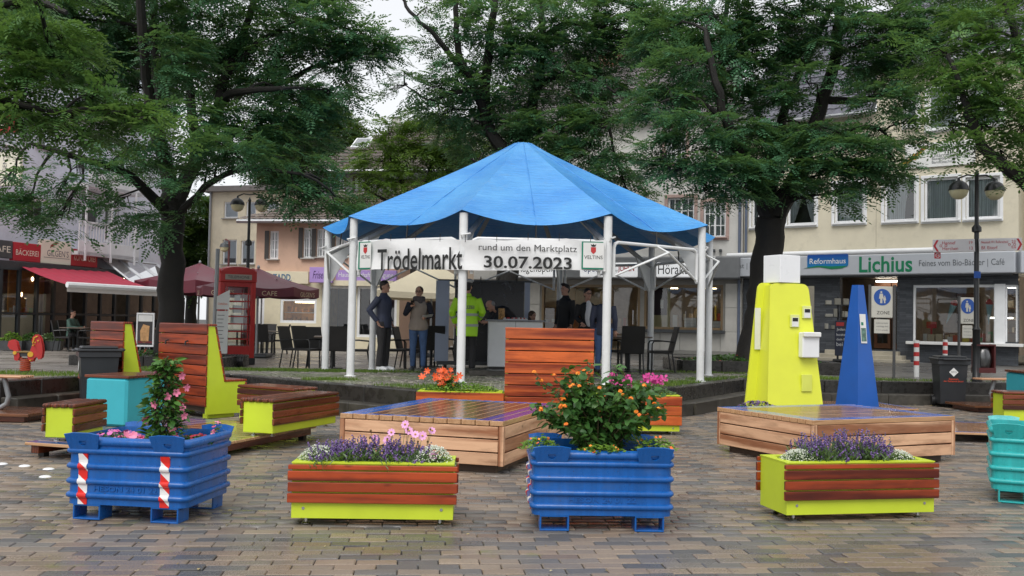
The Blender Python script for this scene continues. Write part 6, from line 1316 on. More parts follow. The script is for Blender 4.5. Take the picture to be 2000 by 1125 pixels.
def kiosk():
    p=at(1006,19.6); t=thing('counter','white kiosk counter with grey top under the pavilion','counter',(p.x,p.y,ZP),R(3)); w=1.08
    MB().box((0,.22,.05),(w-.04,.48,.10)).build('plinth',BLACK,t)
    for k in range(2): MB().box((-w/4+k*w/2,.0,.55),(w/2-.006,.03,.90),0,.004).build('front_panel',WHITE2,t)
    for s in (-1,1): MB().box((s*(w/2-.015),.25,.55),(.03,.48,.90),0,.004).build('side_panel',WHITE2,t)
    MB().box((0,.22,1.02),(w+.12,.6,.035),0,.006).build('counter_top',M('grey worktop',(.25,.26,.28),.35,.08),t)
    zt=ZP+1.038
    j=at(978,19.75); g=tag(MB().lathe([(.06,0),(.065,.01),(.065,.22),(.06,.225)],n=16).build('jar',M('nut filled jar',s2l(170,130,80)[:3],.4,.7,scale=40),None,True,loc=(j.x,j.y,zt)),'glass jar full of brown nuts on the white counter','jar')
    m=MB(); b=at(1005,19.7)
    bw=thing('sweets_tray','row of small red and white wrapped sweets on the white counter','tray',(b.x,b.y,zt)); MB().box((0,0,.008),(.5,.2,.016),0,.004).build('tray',WHITE2,bw)
    for k in range(26): m.ell((random.uniform(-.22,.22),random.uniform(-.08,.08),.03),(.022,.015,.015),6,4)
    n=NT('sweet wrappers'); gg=n.n('NewGeometry'); n.set(n.ramp(gg.outputs['Random Per Island'],(0,(.55,.03,.04)),(.5,(.7,.7,.68)),(.75,(.5,.1,.1)),interp='CONSTANT'),.35); m.build('sweets',n.m,bw,kind='stuff')
    q=at(945,22.0); t2=thing('display_wall','dark display wall with pale blue end panels behind the counter','display wall',(q.x,q.y,ZP),R(2)); W=1.85; Hh=1.78
    n=NT('dark printed panel'); c=n.co('Object'); v=n.n('TexVoronoi'); v.inputs['Scale'].default_value=5; n.l(c,v.inputs[0]); nz=n.noise(c,3,6,.75,1.); n.set(n.mix(n.ramp(nz,(.56,(0,0,0)),(.7,(.75,)*3)),s2l(20,24,32),s2l(120,128,140)),.25); 
    MB().box((.1,0,.1+Hh/2),(W-.3,.05,Hh)).build('printed_panel',n.m,t2); PBL=M('pale blue panel',s2l(178,188,208)[:3],.4,.04)
    MB().box((-W/2-.02,-.05,.1+Hh/2),(.30,.06,Hh+.02)).build('end_panel',PBL,t2); MB().box((W/2+.02,-.03,.1+Hh/2),(.12,.06,Hh)).build('end_panel',PBL,t2)
    m=MB(); m.box((0,0,Hh+.12),(W+.25,.14,.04)); m.box((0,0,.06),(W+.25,.3,.08)); m.build('frame',DKGREY,t2)
    for k in range(4): x=-.5+.4*k; MB().tube([(x,-.02,Hh+.14),(x,-.22,Hh+.2)],.012,5).build('spot_arm',DKGREY,t2)
    pl=at(965,18.2); tag(MB().box((pl.x,pl.y,ZP+.05),(.9,.45,.10),0,.01).build('stone_slab',KTOP),'dark wet stone slab in front of the white counter','slab')
kiosk()
# ================================================================ PLANTS
def lt(w=.36,fold=.08,droop=.18): return [(0,0,0),(.3,w/2,fold),(.3,-w/2,fold),(.7,w*.4,fold*.7-droop*.4),(.7,-w*.4,fold*.7-droop*.4),(1,0,-droop),(.3,0,0),(.7,0,-droop*.4)],[(0,6,1),(0,2,6),(6,7,3,1),(6,2,4,7),(7,5,3),(7,4,5)]
def star(n=5,r=1.,cup=.25,w=.55):
    vs=[(0,0,0)];fs=[]
    for k in range(n):
        a=2*PI*k/n; h=PI/n*w*1.6; b=len(vs)
        vs+=[(r*.55*math.cos(a-h),r*.55*math.sin(a-h),cup*.4),(r*math.cos(a-h*.35),r*math.sin(a-h*.35),cup),(r*math.cos(a+h*.35),r*math.sin(a+h*.35),cup),(r*.55*math.cos(a+h),r*.55*math.sin(a+h),cup*.4)]; fs.append((0,b,b+1,b+2,b+3))
    return vs,fs
def trumpet():
    v,f=star(5,1.,.15,.75); b=len(v); v=[(x,y,z+1.1) for x,y,z in v]
    v[0]=(0,0,.75)
    for z,r in ((.0,.10),(.75,.22),(1.12,.5)):
        v+=[(r*math.cos(2*PI*k/6),r*math.sin(2*PI*k/6),z) for k in range(6)]
    for i in range(2): f+=[(b+i*6+k,b+i*6+(k+1)%6,b+i*6+6+(k+1)%6,b+i*6+6+k) for k in range(6)]
    return v,f
OCT=([(1,0,0),(0,1,0),(-1,0,0),(0,-1,0),(0,0,1),(0,0,-1)],[(0,1,4),(1,2,4),(2,3,4),(3,0,4),(1,0,5),(2,1,5),(3,2,5),(0,3,5)])
def scatter(name,par,tm,P,Dr,S,mat,up=None,jit=.4):
    P=np.array(P);Dr=np.array(Dr)+1e-6; n=len(P); u=(np.tile([0,0,1.],(n,1)) if up is None else np.array(up))+rng.normal(0,jit,(n,3))
    return meshobj(name,inst_mesh(name,tm[0],tm[1],frames(P,Dr,u,np.array(S)),mat,True),par)
def flower(name,par,tm,P,N,S,mat,kind=None):   # template z along N
    P=np.array(P);N=np.array(N,float); N/=np.linalg.norm(N,axis=1,keepdims=True); a=np.cross(N,rng.normal(0,1,N.shape)); a/=np.linalg.norm(a,axis=1,keepdims=True); b=np.cross(N,a); s=np.array(S).reshape(-1,1)
    return meshobj(name,inst_mesh(name,tm[0],tm[1],np.stack([a*s,b*s,N*s,P],2),mat,True),par,kind=kind)
def petalm(name,c1,c2):
    n=NT(name); g=n.n('NewGeometry'); n.set(n.ramp(g.outputs['Random Per Island'],(0,c1),(1,c2)),.5); return n.m
LG1=leafm('glossy plant leaf',s2l(40,72,34),s2l(58,98,44),s2l(96,140,66),.3,.2,4); LG2=leafm('fresh green plant leaf',s2l(78,112,40),s2l(112,150,54),s2l(150,184,78),.45,.3,6); LG3=leafm('grey green plant leaf',s2l(70,96,62),s2l(98,124,84),s2l(134,156,112),.5,.3,6); LG4=leafm('dark lantana leaf',s2l(44,78,40),s2l(64,106,52),s2l(104,146,72),.4,.25,4); STEM=M('green stem',(.10,.16,.05),.6,.2)
def hv(s=1.): a=random.uniform(0,2*PI); return np.array([math.cos(a)*s,math.sin(a)*s,0])
def local(par,loc,rz=0): return Vector((par.location.x,par.location.y,par.location.z))+Matrix.Rotation(par.rotation_euler.z,3,'Z')@Vector(loc)
def plant(name,label,pos,cat='plant',group=None): return thing(name,label,cat,pos,0,group)
def mound(par,rx,ry,h,n,leaf,mat,ls,name='leaves',rz=0,flat=.5):
    P=[];Dd=[];S=[];c,s=math.cos(rz),math.sin(rz)
    for _ in range(n):
        a=random.uniform(0,2*PI); r=math.sqrt(random.random()); x,y=rx*r*math.cos(a),ry*r*math.sin(a); z=h*(1-r**2.2)*random.uniform(.55,1.)+random.uniform(0,.015)
        P.append((x*c-y*s,x*s+y*c,z)); d=hv(); d[2]=random.uniform(-.1,.9); Dd.append(d); S.append(ls*random.uniform(.6,1.3))
    return scatter(name,par,leaf,P,Dd,S,mat)
def alyssum(label,pos,rx,ry,h,rz):
    t=plant('alyssum',label,pos,'flower cushion','cushions of tiny white flowers'); mound(t,rx,ry,h*.9,700,lt(.3),LG3,.028,rz=rz); P=[];N=[];S=[];c,s=math.cos(rz),math.sin(rz)
    for _ in range(750):
        a=random.uniform(0,2*PI); r=math.sqrt(random.random())*1.02; x,y=rx*r*math.cos(a),ry*r*math.sin(a); z=h*(1-r**2.4)+random.uniform(-.004,.018); P.append((x*c-y*s,x*s+y*c,z)); N.append((x/rx*.6+random.gauss(0,.4),y/ry*.6+random.gauss(0,.4),1)); S.append(random.uniform(.003,.006))
    flower('blossoms',t,OCT,P,N,S,petalm('white blossom',s2l(206,214,190),s2l(240,242,232))if 'wb' not in _mc else _mc['wb'],'stuff')
def lavender(label,pos,w,d,h,n,rz,tall=1.):
    t=plant('lavender',label,pos,'lavender plant','lavender in the lime planters'); c,s=math.cos(rz),math.sin(rz); m=MB(); P=[];N=[];S=[];LP=[];LD=[];LS=[]
    for _ in range(n):
        x,y=random.uniform(-w/2,w/2),random.gauss(0,d/4); hh=h*random.uniform(.38,1.15)*(1-.25*abs(x)/(w/2)); dx,dy=random.gauss(0,.04),random.gauss(0,.035)
        x,y=x*c-y*s,x*s+y*c; top=Vector((x+dx,y+dy,hh)); m.tube([(x,y,0),(x+dx*.4,y+dy*.4,hh*.5),top],.0016,3,False)
        ns=random.randint(5,9)
        for k in range(ns):
            q=Vector((x+dx*.6,y+dy*.6,hh*.68)).lerp(top,k/(ns-1)); e=hv(.006); P.append((q.x+e[0],q.y+e[1],q.z)); N.append((e[0]*100,e[1]*100,1)); S.append(random.uniform(.006,.0105)*(1.2-.5*k/ns))
        for k in range(9): LP.append((x+random.gauss(0,.02),y+random.gauss(0,.02),hh*random.uniform(.05,.6))); dd=hv(); dd[2]=1.1; LD.append(dd); LS.append(random.uniform(.035,.07))
    m.build('stems',STEM,t,kind='stuff'); scatter('leaves',t,lt(.16),LP,LD,LS,LG2 if tall<1 else LG3); flower('blossoms',t,OCT,P,N,S,_pm('lavender',s2l(66,44,98),s2l(142,112,178)),'stuff')
def _pm(n,a,b):
    if n not in _mc: _mc[n]=petalm(n+' blossom',a,b)
    return _mc[n]
_mc['wb']=petalm('white blossom',s2l(206,214,190),s2l(240,242,232))
hp_=.375
for pl,tx,L2 in ((planterA,'in the left lime planter',((-.40,.17,.13),(.40,.16,.14))),(planterB,'in the right lime planter',((-.40,.18,.11),(.40,.16,.10)))):
    for k,(x,rx,h) in enumerate(L2): alyssum('cushion of tiny white flowers at the %s end '%('left','right')[k]+tx,local(pl,(x,-.03,hp_)),rx,.16,h,pl.rotation_euler.z)
lavender('low dark purple lavender in the left lime planter below pink cosmos',local(planterA,(-.03,-.02,hp_)),.76,.32,.20,230,rpA); lavender('tall violet lavender in the right lime planter',local(planterB,(0,0,hp_)),.72,.32,.25,270,rB2)
def cosmos():
    t=plant('cosmos','pink cosmos flowers on thin stems above the lavender in the left planter',local(planterA,(.1,.02,hp_)),'flowers'); m=MB(); P=[];N=[];S=[];CP=[]
    pts=[(-.20,.0,.17),(-.12,.02,.19),(.0,-.03,.24),(.12,.0,.25),(.09,.03,.29),(.17,-.05,.23),(.22,-.03,.22),(.28,.03,.25),(-.03,.0,.18),(.3,-.07,.09)]
    for x,y,z in pts:
        m.tube([(x*.6,y*.5,0),(x*.9,y,z*.6),(x,y,z)],.0018,4,False); nn=np.array([random.gauss(0,.35),-1.,random.uniform(.1,.7)]); P.append((x,y,z)); N.append(nn); S.append(random.uniform(.027,.034)); q=nn/np.linalg.norm(nn); CP.append(np.array([x,y,z])+q*.006)
    m.build('stems',STEM,t); 
    for k in range(len(P)): flower('flower',t,star(8,1.,.12,.95),[P[k]],[N[k]],[S[k]],_pm('cosmos pink',s2l(222,150,205),s2l(236,178,222))); MB().ell(CP[k],(.008,.008,.006),8,5).build('flower_centre',M('yellow centre',s2l(200,160,50)[:3],.6,.1),t)
    m=MB(); 
    for k in range(9): x=random.uniform(-.35,.3); z=random.uniform(.17,.27); m.tube([(x*.8,0,0),(x,random.gauss(0,.03),z)],.0016,4,False); m.ell((x,0,z),(.008,.008,.009),6,4)
    m.build('seed_heads',M('dry brown stem',s2l(110,84,50)[:3],.7,.2),t,kind='stuff')
cosmos()
def creeper(label,pos,rx,ry,h,n,mat,rz=0,fl=None,cat='plant',group=None,ls=.03):
    t=plant('ground_cover',label,pos,cat,group); mound(t,rx,ry,h,n,lt(.5),mat,ls,rz=rz)
    if fl:
        P=[];N=[];S=[];c,s=math.cos(rz),math.sin(rz)
        for _ in range(fl[0]):
            a=random.uniform(0,2*PI); r=math.sqrt(random.random())*.95; x,y=rx*r*math.cos(a),ry*r*math.sin(a); P.append((x*c-y*s,x*s+y*c,h*(1-r**2.4)+.012)); N.append((random.gauss(0,.5),random.gauss(0,.5)-.4,1)); S.append(fl[2]*random.uniform(.7,1.2))
        flower('blossoms',t,star(5,1,.2,.9),P,N,S,fl[1])
    return t
# mandevilla in the left blue container
def mandevilla():
    t=plant('mandevilla','tall glossy climbing plant with pink trumpet flowers in the left blue container',local(contA,(.09,-.02,.47)),'flowering plant'); m=MB(); P=[];Dd=[];S=[]
    for s in range(7):
        x,y=random.gauss(0,.02),random.gauss(0,.02); pts=[]
        for k in range(9): z=.62*k/8*random.uniform(.9,1.05); pts.append((x+.05*math.sin(k*1.1+s),y+.05*math.cos(k*1.1+s*2),z))
        m.tube(pts,.005,5)
    for _ in range(900):
        z=random.uniform(.0,.62)**1.; r=random.uniform(.02,.135)*(1-.35*z/.62)*(1.15 if z<.35 else .9); a=random.uniform(0,2*PI); P.append((r*math.cos(a)+.01*math.sin(z*12),r*math.sin(a),z)); Dd.append((math.cos(a),math.sin(a),random.uniform(-.6,.7))); S.append(random.uniform(.045,.075))
    m.build('stems',M('brown vine stem',(.08,.06,.03),.6,.2),t); scatter('leaves',t,lt(.5,.05,.2),P,Dd,S,LG1)
    PK=_pm('mandevilla pink',s2l(226,92,140),s2l(240,150,178)); Fm=MB()
    for x,y,z,n in ((.15,-.05,.50,(.8,-.6,-.2)),(.19,-.04,.42,(.9,-.4,-.1)),(.12,-.08,.39,(.6,-.8,.0)),(.16,-.05,.285,(.8,-.6,.1)),(.18,-.06,.22,(.9,-.6,-.2)),(.10,-.1,.13,(.5,-.9,0)),(.12,-.1,.08,(.6,-.9,-.2)),(-.14,-.05,.225,(-1,-.3,.3)),(-.12,-.08,.18,(-.3,-.9,-.4)),(-.07,-.06,.55,(-.8,-.5,.6)),(.05,-.11,.36,(.0,-1,-.1)),(-.05,-.11,.30,(-.3,-1,-.1))):
        n=Vector(n).normalized(); b=Vector((x,y,z))-n*.06; Fm.tube([(x*.4,y*.4,z),tuple(b)],.002,4,False); flower('flower',t,trumpet(),[tuple(b)],[tuple(n)],[.030],PK)
    Fm.build('flower_stalks',STEM,t,kind='stuff')
    creeper('small mauve and pink bedding flowers in the left blue container',local(contA,(-.2,-.12,.49)),.2,.2,.08,260,LG3,contA.rotation_euler.z,(26,_pm('bedding mauve',s2l(160,110,190),s2l(230,110,165)),.022),'flowers')
    creeper('pink petunias at the front of the left blue container',local(contA,(-.05,-.24,.495)),.11,.09,.07,80,LG1,0,(16,PK,.03),'flowers')
    creeper('sparse red bedding flowers on the right of the left blue container',local(contA,(.3,.0,.49)),.15,.24,.05,240,LG1,0,(20,_pm('dark red',s2l(130,24,40),s2l(190,50,70)),.018),'flowers')
    creeper('small upright pink sprig at the back right of the left container',local(contA,(.40,.2,.49)),.05,.06,.14,60,LG3,0,(5,PK,.022),'flowers')
mandevilla()
def lantana():
    t=plant('lantana','bushy dark green shrub with orange flower balls in the middle blue container',local(contB,(.02,.05,.42)),'flowering shrub'); m=MB(); P=[];Dd=[];S=[];ends=[]
    for s in range(84):
        a=random.uniform(0,2*PI); rr=random.uniform(.12,.50); zz=.66*math.sqrt(max(.1,1-(rr/.58)**2))*random.uniform(.75,1.1); e=Vector((rr*math.cos(a),rr*math.sin(a)*.8,zz)); p0=Vector((random.gauss(0,.04),random.gauss(0,.04),0)); mid=p0.lerp(e,.5)+Vector((0,0,.06)); m.tube([p0,mid,e],[.006,.004,.002],5,False); ends.append((e,(e-mid).normalized()))
        for k in range(36):
            u=random.uniform(.15,1.03); q=p0.lerp(mid,u*2) if u<.5 else mid.lerp(e,u*2-1); o=hv(random.uniform(.0,.06)); P.append((q.x+o[0],q.y+o[1],q.z+random.gauss(0,.02))); d=hv(); d[2]=random.uniform(-.7,.4); Dd.append(d); S.append(random.uniform(.05,.085))
    for dx,dz in ((-.48,.62),(-.43,.56),(-.34,.60)):   # long shoots on the left
        p0=Vector((-.05,-.05,.15)); e=Vector((dx,-.12,dz)); m.tube([p0,p0.lerp(e,.6)+Vector((0,0,.05)),e],.003,5,False); ends.append((e,Vector((-.3,-.3,1))))
        for k in range(14): q=p0.lerp(e,random.uniform(.4,1)); P.append(tuple(q+Vector((random.gauss(0,.015),random.gauss(0,.015),random.gauss(0,.015))))); Dd.append(hv()+np.array([0,0,random.uniform(-.4,.4)])); S.append(random.uniform(.035,.06))
    m.build('stems',M('brown vine stem',(.08,.06,.03)),t); scatter('leaves',t,lt(.58,.05,.22),P,Dd,S,LG4)
    OR=_pm('lantana orange',s2l(236,96,24),s2l(250,170,50)); front=sorted(ends,key=lambda q:q[0].y)[:22]
    for e,d in front+ends[-3:]:
        PP=[];NN=[];SS=[]
        for k in range(16): v=rng.normal(0,1,3); v[2]=abs(v[2]); v/=np.linalg.norm(v); PP.append(np.array(e)+np.array([0,-.02,.012])+v*.013); NN.append(v); SS.append(.0085)
        flower('flower_ball',t,star(5,1,.15,1.),PP,NN,SS,OR)
    for x,y,rx,ry,h,lb in ((-.42,-.22,.14,.12,.09,'left front'),(.38,-.2,.15,.14,.10,'right front'),(.0,-.32,.17,.05,.05,'front middle'),(.2,.2,.2,.14,.08,'back')): creeper('fresh green creeping plant with tiny orange flowers at the %s of the middle container'%lb,local(contB,(x,y,.52)),rx,ry,h,260,LG2,0,(7,OR,.012),group='creeping plants in the middle container')
lantana()
def lilies():
    creeper('fresh green ground cover filling the planter left of the tall orange bench',local(planterC,(0,-.02,.47)),.57,.22,.13,1300,LG2,0,ls=.035)
    t=plant('red_lilies','clump of orange red lilies in the planter left of the tall bench',local(planterC,(-.22,.02,.45)),'flowers'); m=MB(); P=[];Dd=[];S=[]
    RL=_pm('lily orange red',s2l(205,62,24),s2l(238,104,40))
    for k in range(26):
        x,y,z=random.gauss(-.02,.10),random.gauss(0,.06),random.uniform(.12,.33); m.tube([(x*.4,y*.4,0),(x,y,z)],.003,4,False); flower('flower',t,star(6,1.,.35,.6),[(x,y-.02,z)],[(random.gauss(0,.5),-1,random.uniform(.2,1))],[random.uniform(.035,.055)],RL)
    for k in range(300): r=random.uniform(0,.17); a=random.uniform(0,6.28); P.append((r*math.cos(a)+.06,r*math.sin(a)*.7,random.uniform(0,.24))); Dd.append(hv()+np.array([0,0,random.uniform(-.4,.5)])); S.append(random.uniform(.05,.09))
    m.build('stems',STEM,t); scatter('leaves',t,lt(.25),P,Dd,S,LG1)
    creeper('pale green foliage filling the planter right of the tall orange bench',local(planterD,(0,-.02,.47)),.57,.22,.17,1200,LG3,0,ls=.04)
    for k,(x,lb) in enumerate(((-.22,'left'),(.22,'right'))):
        t=plant('magenta_phlox','%s clump of magenta flowers in the planter right of the tall bench'%lb,local(planterD,(x,0,.5)),'flowers','magenta flower clumps'); MG=_pm('magenta',s2l(180,36,120),s2l(218,80,160)); P=[];N=[];S=[];m=MB()
        for j in range(9):
            cx,cy,cz=random.gauss(0,.10),random.gauss(0,.05),random.uniform(.06,.24)*(1. if k else 1.05); m.tube([(cx*.5,cy*.5,0),(cx,cy,cz)],.003,4,False)
            for i in range(14): P.append((cx+random.gauss(0,.03),cy+random.gauss(0,.025),cz+random.gauss(0,.022))); N.append((random.gauss(0,.6),-.8,random.uniform(.1,1))); S.append(random.uniform(.014,.024))
        flower('blossoms',t,star(5,1,.15,1.),P,N,S,MG,'stuff'); m.build('stems',STEM,t)
lilies()
creeper('dark red heather in the turquoise container at the right edge',local(contC,(0,0,.53)),.45,.3,.12,700,LG3,0,(160,_pm('dark red',s2l(130,24,40),s2l(190,50,70)),.016),'flowers')
q=D(1424,800,12.6); planterE=planter('orange planked planter hidden between the right deck and the yellow tower',(q.x+.45,q.y+.42,0),R(30),.9,.30,.33,WORG,(.09,.09,.09)); creeper('small dark purple pansies in the planter before the yellow tower',local(planterE,(0,0,.31)),.4,.13,.10,300,LG1,R(33),(60,_pm('pansy purple',s2l(50,28,70),s2l(120,90,140)),.022),'flowers')
# planting beds round the two trunks
def bed(px,Y,w,d,lb):
    p=at(px,Y); t=thing('tree_bed','low dark stone kerb bed round the %s'%lb,'planting bed',(p.x,p.y,p.z),0,'planting beds round tree trunks'); h=.26
    for k,(cx,cy,l,rz) in enumerate(((0,-d/2,w,0),(0,d/2,w,0),(-w/2,0,d-.2,PI/2),(w/2,0,d-.2,PI/2))):
        n=max(1,round(l/.9))
        for j in range(n): o=-l/2+(j+.5)*l/n; piece('kerb_stone',(l/n-.008,.16,h),(cx+(o if rz==0 else 0),cy+(0 if rz==0 else o),h/2-.02),KERB,t,(0,0,rz),.012)
    MB().box((0,0,.1),(w-.16,d-.16,.18)).build('soil',SOIL,t)
    creeper('dark green ground cover in the bed round the %s'%lb,(p.x,p.y,p.z+.18),w*.46,d*.46,.16,1500,LG1,0,(24,_pm('bedding red',s2l(170,50,40),s2l(210,90,60)),.025),group='ground cover round the trunks',ls=.075)
bed(318,22.2,3.2,2.2,'left locust trunk'); bed(1462,22.2,3.4,2.2,'right locust trunk')
# ================================================================ STREET FURNITURE
def phonebox():
    p=at(455,24.4); t=thing('phone_box','red cast iron telephone box with domed roof and small window panes','phone box',(p.x,p.y,p.z-.01),R(26)); RB=M('phone box red',s2l(172,30,26)[:3],.35,.1,dirt=.2); w=.86; H=2.02
    MB().box((0,0,.08),(w+.04,w+.04,.16),0,.01).build('base',BLACK,t)
    m=MB()
    for sx in (-1,1):
        for sy in (-1,1): m.box((sx*(w/2-.06),sy*(w/2-.06),.16+H/2-.08),(.12,.12,H-.16),0,.012)
    m.build('frame',RB,t,kind='stuff'); MB().box((0,0,H+.11),(w+.03,w+.03,.24),0,.02).build('header',RB,t)
    pts=[(-w/2,0)]+[(w/2*math.cos(PI-PI*k/12),.16*math.sin(PI*k/12)+.02) for k in range(13)]+[(w/2,0)]
    MB().grid(lambda u,v:((u-.5)*w,(v-.5)*w,H+.23+.17*(1-(2*u-1)**4*.5-(2*v-1)**4*.5-.35*((2*u-1)**2+(2*v-1)**2)/2)),12,12).build('dome',RB,t,True)
    for k in range(4):
        a=k*PI/2; Rz=Matrix.Rotation(a,3,'Z'); f=MB(); y=-w/2+.04; x0,x1=-w/2+.12,w/2-.12
        g=MB().prism([(-w/2,0)]+[(w/2*-math.cos(PI*j/10),.15*math.sin(PI*j/10)) for j in range(11)]+[(w/2,0)],-w/2-.012,-w/2+.02).build('pediment',RB,t,loc=(0,0,H+.22),rot=(0,0,a))
        sg=MB().box((0,-w/2-.02,H+.12),(w*.74,.02,.13)).build('sign_panel',M('pale sign glass',s2l(150,140,130)[:3],.4,.1),t,rot=(0,0,a)); text('TELEPHONE',sg,(0,-w/2-.032,H+.12),INK,w=w*.6)
        if k==1: 
            MB().box((0,y,.16+H/2-.08),(x1-x0,.03,H-.16)).build('solid_panel',RB,t,rot=(0,0,a)); continue
        if k==3:
            MB().box((0,y,.16+H/2-.08),(x1-x0,.03,H-.16)).build('solid_panel',RB,t,rot=(0,0,a)); continue
        d=MB(); d.box((0,y,.30),(x1-x0,.04,.28)); d.box((0,y,H-.05),(x1-x0,.04,.1))
        for j in range(9): z=.44+(H-.54)*j/8; d.box((0,y-.004,z),(x1-x0,.03,.028))
        for xx in (x0+.05,x1-.05,x0+.0,x1): d.box((xx,y-.002,.44+(H-.54)/2),(.024,.034,H-.56))
        dr=d.build('door' if k==0 else 'glazed_side',RB,t,rot=(0,0,a)); MB().add([(x0,y+.01,.44),(x1,y+.01,.44),(x1,y+.01,H-.1),(x0,y+.01,H-.1)],[(0,1,2,3)]).build('pane',SHOPGLASS,dr)
        if k==0:
            for z,ww,h in ((1.62,.14,.16),(1.36,.22,.18),(1.12,.3,.2)): MB().box((.0,y+.02,z),(ww,.004,h)).build('notice',PAPER,dr)
            MB().tube([(x1-.02,y-.05,1.0),(x1-.02,y-.05,1.2)],.012,6).build('handle',BLACK,dr)
phonebox()
def pole_sign():
    p=at(416,23.2); tag(MB().tube([(p.x,p.y,p.z-.02),(p.x+.04,p.y,p.z+2.75)],.05,10).build('steel_pole',GREY,None,True),'plain grey steel pole standing left of the phone box','pole')
    q=at(432,23.1); t=thing('menu_board','white cafe menu board with sloping top leaning on the phone box','menu board',(q.x,q.y,q.z),R(6)); MB().box((0,0,.78),(.27,.02,1.0),0,.004).build('lower_panel',PAPER,t); MB().prism([(-.14,1.32),(.15,1.32),(.15,1.78),(-.14,1.62)],-.012,.012).build('upper_panel',PAPER,t)
    text('CaféZeit',t,(0,-.02,1.45),ORANGEINK,w=.22)
    for k in range(8): MB().box((-.03-.01*(k%3),-.0125,1.18-.09*k),(.16-.02*(k%3),.003,.014)).build('menu_line',INKGREY,t)
    MB().tube([(-.1,.03,0),(-.1,.02,.5)],.012,6).build('leg',GREY,t); MB().tube([(.1,.03,0),(.1,.02,.5)],.012,6).build('leg',GREY,t)
    r=at(447,22.3); m=MB()
    for k in range(9): m.tube([(r.x-.28+.07*k,r.y,r.z+.13),(r.x-.245+.07*k,r.y,r.z+.13)],.15,14); m.tube([(r.x-.245+.07*k,r.y,r.z+.13),(r.x-.21+.07*k,r.y,r.z+.13)],.125,14)
    tag(m.build('corrugated_pipe',BLACK),'short black corrugated pipe lying at the foot of the phone box','pipe')
pole_sign()
BOWL=M('cream lamp glass',s2l(205,198,160)[:3],.3,.08)
def lamp(label,px,Y,h,zl,dx=.24,gr='double globe street lamps'):
    p=at(px,Y); t=thing('street_lamp',label,'street lamp',(p.x,p.y,p.z-.01),0,gr); MB().lathe([(.11,0),(.11,.04),(.075,.08),(.07,1.),(.085,1.02),(.05,1.08),(.045,h*.72),(.09,h*.725),(.09,h*.745),(.04,h*.76),(.035,h),(.05,h+.02),(.0,h+.12)],n=12).build('post',BLKMET,t,True)
    for s in (-1,1):
        a=MB().tube([(0,0,zl+.28),(s*dx*.7,0,zl+.30),(s*dx*1.3,0,zl+.24),(s*dx*1.36,0,zl+.17)],.018,6).build('arm',BLKMET,t,True)
        MB().lathe([(.0,-.19),(.08,-.175),(.145,-.12),(.175,-.04),(.18,.0)],(s*dx*1.36,0,zl),16).build('globe',BOWL,a,True); MB().lathe([(.195,-.01),(.19,.01),(.175,.07),(.14,.13),(.08,.17),(.03,.19),(.02,.24),(.0,.25)],(s*dx*1.36,0,zl),16).build('hood',BLKMET,a,True)
    return t
lamp('black street lamp with two cream globes behind the phone box',479,26.5,4.3,4.45-.25,.24); lamp('black street lamp with two cream globes and cycle route signs on the right',1907,19.2,4.05,3.75,.26)
def lantern():
    p=at(441,31); t=thing('lantern','small lantern on a thin dark post behind the phone box roof','lantern',(p.x,p.y,p.z)); MB().tube([(0,0,0),(0,0,3.55),(-.12,0,3.6)],.035,6).build('post',M('dark red post',(.12,.03,.03),.5,.1),t); MB().lathe([(0,-.16),(.12,-.1),(.15,0)],(-.14,0,3.35),12).build('globe',BOWL,t,True); MB().lathe([(.16,0),(.13,.1),(0,.18)],(-.14,0,3.35),12).build('hood',DKGREY,t,True)
lantern()
BURG=M('burgundy canvas',s2l(98,34,48)[:3],.45,.14,scale=2); CREAMC=M('cream canvas',s2l(226,214,186)[:3],.7,.05,scale=2)
def parasol(label,px,Y,zt,zr,rad,mat,txt=None,n=8,val=.26,rz=.2,gr=None,square=False):
    p=at(px,Y); t=thing('parasol',label,'parasol',(p.x,p.y,p.z),0,gr); zb=-p.z
    MB().tube([(0,0,0),(0,0,zt+zb+.03)],.035,10).build('pole',GREY,t); MB().box((0,0,.05),(.8,.8,.1),0,.02).build('base',DKGREY,t); MB().lathe([(.04,zt+zb),(.05,zt+zb+.03),(.03,zt+zb+.08),(0,zt+zb+.1)],n=8).build('finial',GREY,t)
    m=MB()
    def rim(k): a=2*PI*k/n+rz; return Vector((rad*math.cos(a),rad*math.sin(a),zr+zb))
    for k in range(n):
        A,B=rim(k),rim(k+1); T=Vector((0,0,zt+zb)); m.grid(lambda u,v:tuple(T.lerp(A.lerp(B,u),v)+Vector((0,0,-.07*v*v*4*u*(1-u)+.10*math.sin(v*PI)*-.6))),6,6)
    cn=m.build('canopy',mat,t,True,ang=20); m=MB()
    for k in range(n):
        A,B=rim(k),rim(k+1); m.grid(lambda u,v:tuple(A.lerp(B,u)*(1.+.0*v)+Vector((0,0,-.07*4*u*(1-u)-(val)*v+.03*math.sin(u*PI)*v))),8,1)
    v=m.build('valance',mat,t,True)
    for k in range(n): A=rim(k); MB().tube([Vector((0,0,zr+zb-.05)),A*.55+Vector((0,0,(zt-zr)*.42+(zr+zb)*.45))],.012,5).build('strut',GREY,t)
    if txt:
        for k in range(n):
            A,B=rim(k),rim(k+1); c=(A+B)/2; nn=Vector((c.x,c.y,0)).normalized()
            if nn.y>.15: continue
            text(txt[k%len(txt)],v,tuple(c+nn*.03+Vector((0,0,-.07-val*.5))),M('cream print',s2l(200,180,150)[:3],.6,.05),h=.13,rot=(PI/2,0,math.atan2(nn.y,nn.x)+PI/2))
    return t
